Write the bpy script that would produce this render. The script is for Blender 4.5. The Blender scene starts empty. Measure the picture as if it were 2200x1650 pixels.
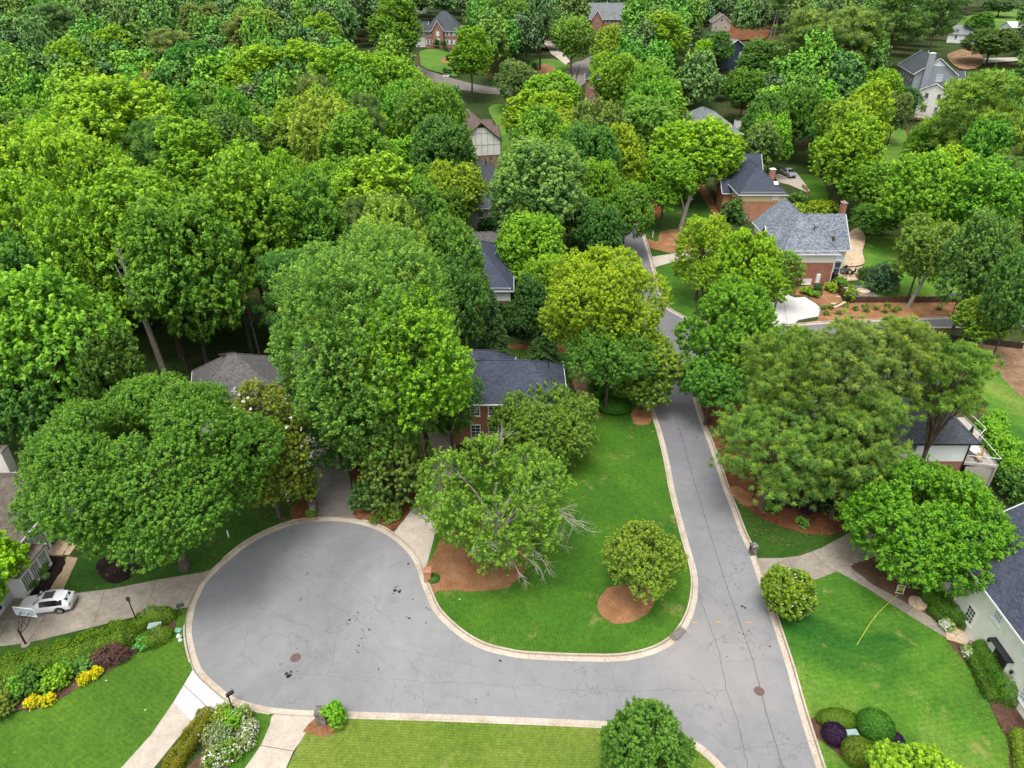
import bpy, bmesh, math, random
import numpy as np
from mathutils import Vector, Matrix
from mathutils.geometry import delaunay_2d_cdt
R_ = math.radians
rnd = random.Random(7)
rng = np.random.default_rng(11)
SC = bpy.context.scene
COL = SC.collection
# ---------------------------------------------------------------- camera model (photo frame 2200 x 1650)
CH = 48.0; PITCH = R_(31.2); FP = 1525.0
sp, cp = math.sin(PITCH), math.cos(PITCH)
def smooth01(a, b, x):
    t = min(1.0, max(0.0, (x - a) / (b - a))); return t * t * (3 - 2 * t)
def terr(x, y):
    return 13.0 * smooth01(190, 320, y) + 14.0 * smooth01(400, 900, y)
def G(px, py, h=0.0):
    """world point seen at a photo pixel, h above the terrain"""
    xx = (px - 1100) / FP; yy = (py - 825) / FP
    den = sp + cp * yy
    H = h; X = Y = 0
    for _ in range(25):
        t = (CH - H) / max(den, 0.02)
        X = xx * t; Y = (cp - sp * yy) * t
        H = 0.5 * H + 0.5 * (terr(X, Y) + h)
    return Vector((X, Y, terr(X, Y) + h))
def proj(X, Y, Z):
    z = Y * cp + (CH - Z) * sp
    return 1100 + FP * X / z, 825 + FP * ((CH - Z) * cp - Y * sp) / z, z
cam = bpy.data.cameras.new('camera'); cam.sensor_width = 36; cam.lens = 36 * FP / 2200
cam.clip_start = 0.5; cam.clip_end = 6000
co = bpy.data.objects.new('camera', cam); COL.objects.link(co)
co.location = (0, 0, CH); co.rotation_euler = (math.pi / 2 - PITCH, 0, 0)
SC.camera = co
# ---------------------------------------------------------------- light
SUN_EL, SUN_AZ = R_(70), R_(200)      # azimuth measured clockwise from +Y
w = bpy.data.worlds.new('World'); SC.world = w; w.use_nodes = True
nt = w.node_tree; nt.nodes.clear()
sky = nt.nodes.new('ShaderNodeTexSky'); sky.sky_type = 'NISHITA'; sky.sun_disc = False
sky.sun_elevation = SUN_EL; sky.sun_rotation = SUN_AZ; sky.air_density = 1.0; sky.dust_density = 4.0; sky.ozone_density = 1.0
hs = nt.nodes.new('ShaderNodeHueSaturation'); hs.inputs['Saturation'].default_value = 0.16; hs.inputs['Value'].default_value = 1.85
bg = nt.nodes.new('ShaderNodeBackground'); bg.inputs[1].default_value = 0.15
wo = nt.nodes.new('ShaderNodeOutputWorld')
nt.links.new(sky.outputs[0], hs.inputs['Color']); nt.links.new(hs.outputs[0], bg.inputs[0]); nt.links.new(bg.outputs[0], wo.inputs[0])
sl = bpy.data.lights.new('sun', 'SUN'); sl.energy = 1.5; sl.angle = R_(20); sl.color = (1.0, 0.96, 0.9)
so = bpy.data.objects.new('sun', sl); COL.objects.link(so)
sd = Vector((math.sin(SUN_AZ) * math.cos(SUN_EL), math.cos(SUN_AZ) * math.cos(SUN_EL), math.sin(SUN_EL)))
so.rotation_euler = (-sd).to_track_quat('-Z', 'Y').to_euler(); so.location = (0, 0, 120)
SC.view_settings.view_transform = 'Standard'; SC.view_settings.look = 'None'
SC.view_settings.exposure = 0; SC.view_settings.gamma = 1
SC.render.engine = 'CYCLES'
SC.cycles.max_bounces = 5; SC.cycles.diffuse_bounces = 3; SC.cycles.transmission_bounces = 3; SC.cycles.glossy_bounces = 2
SC.cycles.use_denoising = True; SC.cycles.caustics_reflective = False; SC.cycles.caustics_refractive = False
# ---------------------------------------------------------------- materials
class NB:
    def __init__(s, name):
        s.m = bpy.data.materials.new(name); s.m.use_nodes = True
        s.t = s.m.node_tree; s.t.nodes.clear()
        s.out = s.t.nodes.new('ShaderNodeOutputMaterial')
    def n(s, typ, **kw):
        nd = s.t.nodes.new('ShaderNode' + typ)
        for k, v in kw.items():
            if hasattr(nd, k): setattr(nd, k, v)
            else: nd.inputs[k.replace('_', ' ')].default_value = v
        return nd
    def l(s, a, b): s.t.links.new(a, b)
    def pos(s):
        return s.n('NewGeometry').outputs['Position']
    def obj(s):
        return s.n('TexCoord').outputs['Object']
    def noise(s, vec, scale, detail=3, rough=0.55, dist=0.0):
        nd = s.n('TexNoise'); nd.inputs['Scale'].default_value = scale; nd.inputs['Detail'].default_value = detail
        nd.inputs['Roughness'].default_value = rough; nd.inputs['Distortion'].default_value = dist
        s.l(vec, nd.inputs['Vector']); return nd.outputs['Fac']
    def ramp(s, fac, stops, mode='LINEAR'):
        nd = s.n('ValToRGB'); cr = nd.color_ramp; cr.interpolation = mode
        while len(cr.elements) < len(stops): cr.elements.new(0.5)
        for e, (p, c) in zip(cr.elements, stops):
            e.position = p; e.color = (c[0], c[1], c[2], 1) if not isinstance(c, (int, float)) else (c, c, c, 1)
        s.l(fac, nd.inputs[0]); return nd.outputs[0]
    def mix(s, fac, a, b, mode='MIX'):
        nd = s.n('MixRGB', blend_type=mode)
        for i, v in ((0, fac), (1, a), (2, b)):
            if isinstance(v, (int, float)): nd.inputs[i].default_value = v
            elif isinstance(v, tuple): nd.inputs[i].default_value = (*v[:3], 1)
            else: s.l(v, nd.inputs[i])
        return nd.outputs[0]
    def math(s, op, a, b=0.0, c=None):
        nd = s.n('Math', operation=op)
        for i, v in enumerate((a, b, c)):
            if v is None: continue
            if isinstance(v, (int, float)): nd.inputs[i].default_value = v
            else: s.l(v, nd.inputs[i])
        return nd.outputs[0]
    def mapping(s, vec, scale=(1, 1, 1), rot=(0, 0, 0), loc=(0, 0, 0)):
        nd = s.n('Mapping'); nd.inputs['Scale'].default_value = scale; nd.inputs['Rotation'].default_value = rot
        nd.inputs['Location'].default_value = loc; s.l(vec, nd.inputs['Vector']); return nd.outputs[0]
    def bsdf(s, col, rough=0.8, spec=0.3, metal=0.0, bump=None, bstr=0.3, bdist=0.05, normal=None):
        b = s.n('BsdfPrincipled'); b.inputs['Metallic'].default_value = metal
        b.inputs['Specular IOR Level'].default_value = spec
        if isinstance(rough, (int, float)): b.inputs['Roughness'].default_value = rough
        else: s.l(rough, b.inputs['Roughness'])
        if isinstance(col, tuple): b.inputs['Base Color'].default_value = (*col[:3], 1)
        else: s.l(col, b.inputs['Base Color'])
        if bump is not None:
            bn = s.n('Bump'); bn.inputs['Strength'].default_value = bstr; bn.inputs['Distance'].default_value = bdist
            s.l(bump, bn.inputs['Height']); s.l(bn.outputs[0], b.inputs['Normal'])
        s.l(b.outputs[0], s.out.inputs[0]); return b
def simple(name, col, rough=0.6, spec=0.3, metal=0.0, var=0.15, scale=3.0):
    b = NB(name); f = b.noise(b.obj(), scale, 4)
    a = tuple(x * (1 - var) for x in col); c = tuple(min(1, x * (1 + var)) for x in col)
    b.bsdf(b.ramp(f, [(0.3, a), (0.7, c)]), rough, spec, metal, bump=f, bstr=0.08); return b.m
def leafmat(name, transl=0.38, hue=(0.5, 1.55), gloss=0.3, gain=(2.1, 1.75, 2.0)):
    """leaf colour = object colour x per-leaf value (lighter new growth, plus painted light on tips and tops)"""
    b = NB(name)
    oi = b.n('ObjectInfo'); at = b.n('Attribute', attribute_name='tone')
    v = at.outputs['Fac']
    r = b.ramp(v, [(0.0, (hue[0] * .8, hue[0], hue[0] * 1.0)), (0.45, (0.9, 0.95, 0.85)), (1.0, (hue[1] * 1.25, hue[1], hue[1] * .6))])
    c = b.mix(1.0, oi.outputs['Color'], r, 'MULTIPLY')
    vm = b.n('VectorMath', operation='MULTIPLY'); b.l(c, vm.inputs[0]); vm.inputs[1].default_value = gain; c = vm.outputs[0]
    d = b.bsdf(c, 0.5, gloss)
    tr = b.n('BsdfTranslucent'); tc = b.mix(1.0, c, (1.25, 1.15, 0.5), 'MULTIPLY'); b.l(tc, tr.inputs[0])
    mx = b.n('MixShader'); mx.inputs[0].default_value = transl
    b.l(d.outputs[0], mx.inputs[1]); b.l(tr.outputs[0], mx.inputs[2]); b.l(mx.outputs[0], b.out.inputs[0])
    return b.m
M = {}
M['leaf'] = leafmat('leaves'); M['needle'] = leafmat('needles', 0.2, (0.55, 1.45), 0.2, (2.85, 2.5, 2.2))
M['petal'] = simple('petals', (0.8, 0.78, 0.7), 0.6, var=.05)
def bark(name, c0, c1):
    b = NB(name); v = b.mapping(b.obj(), (6, 6, 1.2)); f = b.noise(v, 1.5, 5, .65)
    b.bsdf(b.ramp(f, [(0.3, c0), (0.7, c1)]), 0.9, 0.15, bump=f, bstr=0.6); return b.m
M['bark'] = bark('bark', (0.035, 0.028, 0.02), (0.14, 0.12, 0.095))
M['bark_pale'] = bark('pale_bark', (0.13, 0.12, 0.1), (0.36, 0.33, 0.28))
M['bark_pine'] = bark('pine_bark', (0.06, 0.04, 0.028), (0.2, 0.15, 0.11))
M['dead'] = bark('dead_wood', (0.25, 0.23, 0.19), (0.5, 0.47, 0.4))
def lawnmat(name, c0, c1, c2, stripe=0.0, srot=0.0, sscale=0.5, bare=None, barecut=0.7):
    b = NB(name); p = b.pos()
    f1 = b.noise(p, 0.09, 4, .6, 0.6); f2 = b.noise(p, 2.6, 5, .75); f3 = b.noise(p, 14, 2, .7)
    c = b.ramp(f1, [(0.3, c0), (0.5, c1), (0.72, c2)])
    c = b.mix(0.75, c, b.ramp(f2, [(0.25, 0.55), (0.75, 1.5)]), 'MULTIPLY')
    c = b.mix(0.75, c, b.ramp(f3, [(0.25, 0.45), (0.75, 1.6)]), 'MULTIPLY')
    if stripe:
        mp = b.mapping(p, (sscale, sscale, sscale), (0, 0, srot))
        wv = b.n('TexWave', bands_direction='Y'); wv.inputs['Scale'].default_value = 1.0; wv.inputs['Distortion'].default_value = 1.2
        wv.inputs['Detail Scale'].default_value = .6
        b.l(mp, wv.inputs['Vector'])
        c = b.mix(stripe, c, b.ramp(wv.outputs['Fac'], [(0.2, (.75, .8, .8)), (0.8, (1.3, 1.18, 1.1))]), 'MULTIPLY')
    if bare:
        g = b.noise(p, 0.35, 5, .7, .3); g2 = b.ramp(g, [(barecut, 0.0), (barecut + .12, 0.8)])
        c = b.mix(g2, c, bare)
    b.bsdf(c, 0.85, 0.15, bump=f3, bstr=0.7, bdist=0.06); return b.m
M['lawn'] = lawnmat('lawn_grass', (.03, .095, .010), (.055, .145, .012), (.095, .19, .020), .25, R_(80), 1.1, (.28, .24, .09), .60)
M['lawn_lower'] = lawnmat('lower_lawn_grass', (.075, .15, .014), (.12, .185, .024), (.18, .225, .042), .4, R_(2), 1.6, (.3, .27, .1), .6)
M['lawn_left'] = lawnmat('left_lawn_grass', (.045, .11, .012), (.07, .155, .014), (.10, .2, .02), .18, R_(30), .9, (.22, .22, .07), .66)
M['lawn_right'] = lawnmat('right_lawn_grass', (.022, .10, .012), (.08, .19, .018), (.17, .25, .045), .2, R_(-10), .7, (.27, .26, .08), .6)
M['lawn_shade'] = lawnmat('shaded_grass', (.018, .055, .008), (.032, .09, .01), (.06, .1, .015), 0, 0, 1, (.16, .10, .05), .58)  # darker copy of the lawn, tree shade put into its colour
M['lawn_far'] = lawnmat('far_lawn_grass', (.06, .15, .02), (.1, .2, .025), (.16, .24, .05), 0, 0, 1, (.25, .2, .1), .64)
def mulchmat(name, c0, c1, c2, leafy=True):
    b = NB(name); p = b.pos()
    f1 = b.noise(p, .5, 5, .65); f2 = b.noise(p, 9, 4, .75, .8); f3 = b.noise(p, 30, 2, .7)
    c = b.ramp(f1, [(0.3, c0), (0.5, c1), (0.72, c2)])
    c = b.mix(0.9, c, b.ramp(f2, [(0.3, .5), (0.7, 1.45)]), 'MULTIPLY'); c = b.mix(0.7, c, b.ramp(f3, [(0.3, .5), (0.7, 1.5)]), 'MULTIPLY')
    b.bsdf(c, 0.95, 0.1, bump=f2, bstr=0.9, bdist=0.08); return b.m
M['straw'] = mulchmat('pine_straw', (.22, .105, .05), (.31, .155, .075), (.39, .22, .12))
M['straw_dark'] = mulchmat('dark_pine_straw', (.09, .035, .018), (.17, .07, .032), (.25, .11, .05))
M['mulch_black'] = mulchmat('black_mulch', (.012, .009, .008), (.025, .017, .014), (.05, .035, .03))
M['mulch_brown'] = mulchmat('brown_mulch', (.07, .04, .028), (.13, .075, .05), (.2, .13, .09))
M['dirt'] = mulchmat('bare_dirt', (.18, .10, .06), (.28, .17, .1), (.36, .25, .15))
def groundmat():
    b = NB('woodland_floor'); p = b.pos()
    f1 = b.noise(p, .06, 5, .6, .5); f2 = b.noise(p, 1.1, 5, .75); f3 = b.noise(p, 6, 3, .7)
    c = b.ramp(f1, [(0.3, (.03, .055, .014)), (0.5, (.045, .075, .02)), (0.62, (.08, .065, .03)), (0.75, (.13, .09, .05))])
    c = b.mix(0.85, c, b.ramp(f2, [(0.3, .45), (0.7, 1.5)]), 'MULTIPLY'); c = b.mix(.6, c, b.ramp(f3, [(0.3, .5), (0.7, 1.5)]), 'MULTIPLY')
    b.bsdf(c, .95, .1, bump=f3, bstr=.8, bdist=.1); return b.m
M['ground'] = groundmat()
def asphaltmat():
    b = NB('aged_asphalt'); p = b.pos()
    f1 = b.noise(p, .045, 4, .6, .8); f2 = b.noise(p, 1.1, 5, .7); f3 = b.noise(p, 26, 3, .8); f0 = b.noise(p, .3, 5, .6, 1.2)
    c = b.ramp(f1, [(0.3, (.20, .198, .205)), (0.5, (.25, .25, .255)), (0.7, (.30, .30, .302))])
    c = b.mix(.6, c, b.ramp(f0, [(0.3, .9), (0.7, 1.07)]), 'MULTIPLY')
    c = b.mix(.5, c, b.ramp(f2, [(0.3, .85), (0.7, 1.12)]), 'MULTIPLY'); c = b.mix(1.0, c, b.ramp(f3, [(0.25, .5), (0.75, 1.5)]), 'MULTIPLY')
    # pale silt washed out near the junction
    d = b.n('VectorMath', operation='DISTANCE'); b.l(p, d.inputs[0]); g0 = G(1530, 1420); d.inputs[1].default_value = g0
    m1 = b.math('SUBTRACT', b.math('ADD', 1.0, b.math('MULTIPLY', f0, 1.2)), b.math('DIVIDE', d.outputs['Value'], 4.2))
    m1 = b.math('MINIMUM', b.math('MAXIMUM', m1, 0.0), 1.0)
    c = b.mix(b.math('MULTIPLY', m1, .35), c, (.38, .34, .30))
    # tree shade painted in: asphalt darkens towards the back of the street
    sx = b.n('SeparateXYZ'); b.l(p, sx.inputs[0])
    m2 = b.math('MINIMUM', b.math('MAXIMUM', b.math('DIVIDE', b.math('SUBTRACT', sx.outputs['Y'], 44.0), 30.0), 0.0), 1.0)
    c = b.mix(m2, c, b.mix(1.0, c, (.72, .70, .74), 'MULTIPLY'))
    # warped hairline crazing
    wv = b.n('VectorMath', operation='MULTIPLY_ADD'); b.l(p, wv.inputs[0]); wv.inputs[1].default_value = (1, 1, 0)
    nz = b.n('TexNoise'); nz.inputs['Scale'].default_value = .6; nz.inputs['Detail'].default_value = 5; b.l(p, nz.inputs['Vector'])
    sc = b.n('VectorMath', operation='SCALE'); b.l(nz.outputs['Color'], sc.inputs[0]); sc.inputs['Scale'].default_value = 3.2
    b.l(sc.outputs[0], wv.inputs[2])
    vo = b.n('TexVoronoi', feature='DISTANCE_TO_EDGE'); vo.inputs['Scale'].default_value = .2; b.l(wv.outputs[0], vo.inputs['Vector'])
    line = b.ramp(vo.outputs['Distance'], [(0.0, 1.0), (0.006, 0.0)])
    msk = b.ramp(b.noise(p, .16, 3), [(0.46, 0.0), (0.56, 1.0)])
    c = b.mix(b.math('MULTIPLY', b.math('MULTIPLY', line, msk), .75), c, (.11, .11, .115))
    b.bsdf(c, .85, .25, bump=f3, bstr=.35, bdist=.02); return b.m
M['asphalt'] = asphaltmat()
M['tar'] = simple('tar', (.03, .03, .033), .7, .3, var=.4, scale=12)
M['seam'] = simple('seam', (.085, .085, .09), .9, .1, var=.5, scale=4)
def concretemat(name, c0, c1, stain=(.5, .46, .42), st=.5):
    b = NB(name); p = b.pos()
    f1 = b.noise(p, .45, 6, .7, .6); f2 = b.noise(p, 7, 5, .75); f0 = b.noise(p, 1.4, 5, .7, 1.5)
    c = b.ramp(f1, [(0.3, c0), (0.7, c1)])
    c = b.mix(st, c, b.ramp(f0, [(0.35, stain), (0.6, (1, 1, 1))]), 'MULTIPLY')
    c = b.mix(.6, c, b.ramp(f2, [(0.25, .75), (0.75, 1.2)]), 'MULTIPLY')
    b.bsdf(c, .85, .25, bump=f2, bstr=.25, bdist=.02); return b.m
M['conc'] = concretemat('old_concrete', (.27, .235, .19), (.40, .355, .295), st=.55)
M['conc_grey'] = concretemat('grey_concrete', (.17, .15, .135), (.26, .235, .21))
M['conc_beige'] = concretemat('beige_concrete', (.46, .40, .33), (.56, .50, .42), st=.3)
M['conc_white'] = concretemat('new_concrete', (.56, .55, .53), (.64, .63, .61), (.85, .84, .82), .5)
M['tan'] = concretemat('exposed_aggregate', (.33, .25, .15), (.42, .33, .21))
M['joint'] = simple('joint', (.13, .11, .09), .95, .1)
def kerbmat():
    b = NB('kerb_concrete'); p = b.pos(); uv = b.n('UVMap').outputs[0]; sx = b.n('SeparateXYZ'); b.l(uv, sx.inputs[0])
    f1 = b.noise(p, .5, 5, .7); f2 = b.noise(p, 6, 5, .75)
    c = b.ramp(f1, [(0.3, (.42, .34, .26)), (0.5, (.54, .46, .37)), (0.7, (.62, .57, .48))])
    c = b.mix(.8, c, b.ramp(f2, [(0.25, .55), (0.7, 1.2)]), 'MULTIPLY')
    fr = b.math('FRACT', b.math('DIVIDE', sx.outputs['X'], 3.05))
    j = b.ramp(fr, [(0.0, 1.0), (0.012, 0.0)])
    c = b.mix(b.math('MULTIPLY', j, .75), c, (.12, .09, .07))
    g = b.math('SUBTRACT', 1.0, b.math('MULTIPLY', b.math('ABSOLUTE', b.math('SUBTRACT', sx.outputs['Y'], .46)), 14.0))
    g = b.math('MAXIMUM', g, 0.0)
    c = b.mix(b.math('MULTIPLY', g, .55), c, (.14, .09, .05))
    b.bsdf(c, .9, .2, bump=f2, bstr=.3, bdist=.03); return b.m
M['kerb'] = kerbmat()
def roofmat(name, c0, c1, tint=None, rowh=.16, contrast=.5):
    b = NB(name); uv = b.n('UVMap').outputs[0]
    br = b.n('TexBrick'); br.inputs['Scale'].default_value = 1.0; br.inputs['Brick Width'].default_value = .34; br.inputs['Row Height'].default_value = rowh
    br.inputs['Mortar Size'].default_value = .012; br.inputs['Color1'].default_value = (*c0, 1); br.inputs['Color2'].default_value = (*c1, 1)
    br.inputs['Mortar'].default_value = (*[x * .45 for x in c0], 1); br.inputs['Bias'].default_value = 0.0
    b.l(uv, br.inputs['Vector'])
    p = b.pos(); f = b.noise(p, .5, 5, .7); f2 = b.noise(p, 5, 4, .75)
    c = b.mix(contrast, br.outputs['Color'], b.ramp(f, [(0.3, .7), (0.7, 1.3)]), 'MULTIPLY')
    c = b.mix(.8, c, b.ramp(f2, [(0.25, .5), (0.75, 1.5)]), 'MULTIPLY')
    b.bsdf(c, .85, .3, bump=br.outputs['Fac'], bstr=.4, bdist=.02); return b.m
M['roof_dark'] = roofmat('dark_shingles', (.045, .055, .085), (.075, .085, .115))
M['roof_slate'] = roofmat('slate_shingles', (.06, .07, .08), (.09, .10, .115))
M['roof_grey'] = roofmat('mottled_grey_shingles', (.10, .12, .15), (.27, .30, .34), rowh=.2, contrast=.4)
M['roof_lightgrey'] = roofmat('weathered_grey_shingles', (.17, .19, .2), (.25, .27, .28))
M['roof_warm'] = roofmat('warm_grey_shingles', (.10, .095, .095), (.17, .16, .155))
M['roof_brown'] = roofmat('brown_shingles', (.14, .10, .085), (.20, .15, .13))
M['roof_taupe'] = roofmat('taupe_shingles', (.15, .12, .095), (.22, .185, .15))
def brickmat(name, c0, c1):
    b = NB(name); uv = b.n('UVMap').outputs[0]
    br = b.n('TexBrick'); br.inputs['Scale'].default_value = 1.0; br.inputs['Brick Width'].default_value = .21; br.inputs['Row Height'].default_value = .075
    br.inputs['Mortar Size'].default_value = .008; br.inputs['Color1'].default_value = (*c0, 1); br.inputs['Color2'].default_value = (*c1, 1)
    br.inputs['Mortar'].default_value = (.32, .26, .22, 1); b.l(uv, br.inputs['Vector'])
    f = b.noise(b.pos(), 1.2, 5, .7); c = b.mix(.6, br.outputs['Color'], b.ramp(f, [(0.3, .7), (0.7, 1.25)]), 'MULTIPLY')
    b.bsdf(c, .9, .2, bump=br.outputs['Fac'], bstr=.3, bdist=.01); return b.m
M['brick'] = brickmat('red_brick', (.27, .08, .045), (.35, .12, .068))
M['brick_orange'] = brickmat('orange_brick', (.44, .18, .085), (.52, .23, .12))
M['brick_pink'] = brickmat('rose_brick', (.34, .13, .085), (.42, .18, .12))
def sidingmat(name, col, step=.18):
    b = NB(name); uv = b.n('UVMap').outputs[0]; sx = b.n('SeparateXYZ'); b.l(uv, sx.inputs[0])
    fr = b.math('FRACT', b.math('DIVIDE', sx.outputs['Y'], step)); f = b.noise(b.pos(), .9, 5, .7)
    c = b.mix(b.ramp(fr, [(0.0, .45), (0.14, 0.0)]), col, tuple(x * .4 for x in col))
    c = b.mix(.5, c, b.ramp(f, [(0.3, .85), (0.7, 1.08)]), 'MULTIPLY')
    b.bsdf(c, .7, .3, bump=fr, bstr=.3, bdist=.02); return b.m
M['siding_white'] = sidingmat('white_siding', (.86, .87, .86))
M['siding_pale'] = sidingmat('pale_siding', (.72, .73, .66))
M['siding_cream'] = sidingmat('cream_siding', (.72, .58, .35))
M['siding_grey'] = sidingmat('grey_siding', (.30, .33, .36))
M['siding_blue'] = sidingmat('navy_siding', (.045, .06, .09))
M['siding_beige'] = sidingmat('beige_siding', (.42, .37, .30))
M['stucco_white'] = simple('white_stucco', (.80, .79, .73), .85, .2, var=.08, scale=1.2)
M['stucco_grey'] = simple('grey_stucco', (.46, .47, .45), .85, .2, var=.08, scale=1.2)
M['stone'] = None
def stonemat(name, stops, scale=3.2, edge=.06):
    b = NB(name); uv = b.pos(); v = b.n('TexVoronoi', feature='F1'); v.inputs['Scale'].default_value = scale; b.l(uv, v.inputs['Vector'])
    v2 = b.n('TexVoronoi', feature='DISTANCE_TO_EDGE'); v2.inputs['Scale'].default_value = scale; b.l(uv, v2.inputs['Vector'])
    sx = b.n('SeparateColor'); b.l(v.outputs['Color'], sx.inputs[0]); c = b.ramp(sx.outputs[0], stops)
    c = b.mix(b.ramp(v2.outputs['Distance'], [(0, 1.0), (edge, 0.0)]), c, (.08, .06, .05))
    f = b.noise(b.pos(), 8, 4); c = b.mix(.5, c, b.ramp(f, [(0.3, .7), (0.7, 1.2)]), 'MULTIPLY')
    b.bsdf(c, .9, .2, bump=v2.outputs['Distance'], bstr=.4, bdist=.05); return b.m
M['stone'] = stonemat('field_stone', [(0, (.15, .12, .1)), (.4, (.33, .24, .16)), (.7, (.42, .3, .2)), (1, (.25, .2, .17))], 2.2)
M['flag'] = stonemat('flagstone', [(0, (.50, .35, .21)), (.5, (.62, .46, .30)), (1, (.58, .47, .36))], 1.3, .025)
M['stone_grey'] = stonemat('grey_stone', [(0, (.09, .085, .08)), (.5, (.2, .18, .16)), (1, (.3, .28, .25))], 5)
M['white'] = simple('white_paint', (.78, .78, .76), .5, .4, var=.04)
M['trim_tan'] = simple('tan_trim', (.5, .42, .3), .6, .3, var=.05)
M['black'] = simple('black_metal', (.012, .012, .014), .45, .5, var=.2)
M['dark'] = simple('dark_timber', (.045, .032, .028), .8, .2)
M['fence'] = simple('stained_fence', (.09, .045, .035), .85, .2, var=.35, scale=2)
M['wood'] = simple('raw_timber', (.42, .27, .14), .8, .2, var=.25)
M['wood_grey'] = simple('grey_deck_board', (.42, .38, .33), .8, .2, var=.15)
def glassmat():
    b = NB('window_glass'); f = b.noise(b.obj(), .8, 2); b.bsdf(b.ramp(f, [(.35, (.02, .03, .04)), (.65, (.09, .11, .13))]), .08, .8); return b.m
M['glass'] = glassmat()
M['glass_pale'] = simple('pale_glass', (.42, .48, .55), .25, .7, var=.3, scale=1.5)
M['green_box'] = simple('green_cabinet', (.30, .42, .40), .5, .4, var=.08)
M['green_box_dark'] = simple('dark_green_cabinet', (.03, .05, .045), .6, .4)
M['mailred'] = simple('mailbox_red', (.32, .12, .06), .6, .3)
M['patina'] = simple('green_lid', (.2, .5, .4), .6, .3)
M['iron'] = simple('rusty_iron', (.17, .11, .10), .8, .3, .3, var=.3, scale=9)
M['orange'] = simple('orange_paint', (.55, .30, .12), .8, .2, var=.3, scale=6)
M['hose'] = simple('yellow_hose', (.55, .60, .10), .5, .4)
M['green_cloth'] = simple('green_canvas', (.01, .06, .045), .8, .1)
M['cushion'] = simple('tan_cushion', (.55, .42, .25), .8, .1)
M['car_white'] = simple('white_car_paint', (.78, .80, .82), .18, .7, var=.02)
M['car_dark'] = simple('dark_car_paint', (.05, .05, .07), .2, .7)
M['car_silver'] = simple('silver_car_paint', (.45, .48, .52), .2, .7, .3, var=.03)
M['car_glass'] = simple('car_glass', (.006, .007, .009), .12, .45)
M['tyre'] = simple('tyre_rubber', (.02, .02, .02), .85, .2)
M['rim'] = simple('alloy_rim', (.5, .5, .52), .3, .6, .7)
M['lamp_red'] = simple('red_lens', (.35, .01, .01), .2, .7)
M['lamp_clear'] = simple('clear_lens', (.6, .62, .65), .15, .8)
M['plastic'] = simple('black_plastic', (.025, .025, .028), .6, .3)
# ---------------------------------------------------------------- object helpers
def tag(o, label=None, cat=None, group=None, kind=None):
    if label: o['label'] = label
    if cat: o['category'] = cat
    if group: o['group'] = group
    if kind: o['kind'] = kind
    return o
def empty(name, loc, rz=0, label=None, cat=None, group=None):
    o = bpy.data.objects.new(name, None); COL.objects.link(o); o.location = loc; o.rotation_euler = (0, 0, rz)
    o.empty_display_size = .3
    return tag(o, label, cat, group)
def mesh_obj(name, verts, faces, mat, parent=None, uvs=None, smooth=False, mats=None, fm=None):
    me = bpy.data.meshes.new(name); me.from_pydata([tuple(v) for v in verts], [], faces); me.update()
    for m in (mats or [mat]): me.materials.append(m)
    if fm: me.polygons.foreach_set('material_index', fm)
    if smooth: me.polygons.foreach_set('use_smooth', [True] * len(me.polygons))
    if uvs:
        ul = me.uv_layers.new(name='UVMap'); flat = []
        for f in uvs:
            for u in f: flat += [u[0], u[1]]
        ul.data.foreach_set('uv', flat)
    o = bpy.data.objects.new(name, me); COL.objects.link(o)
    if parent: o.parent = parent
    return o
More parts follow.
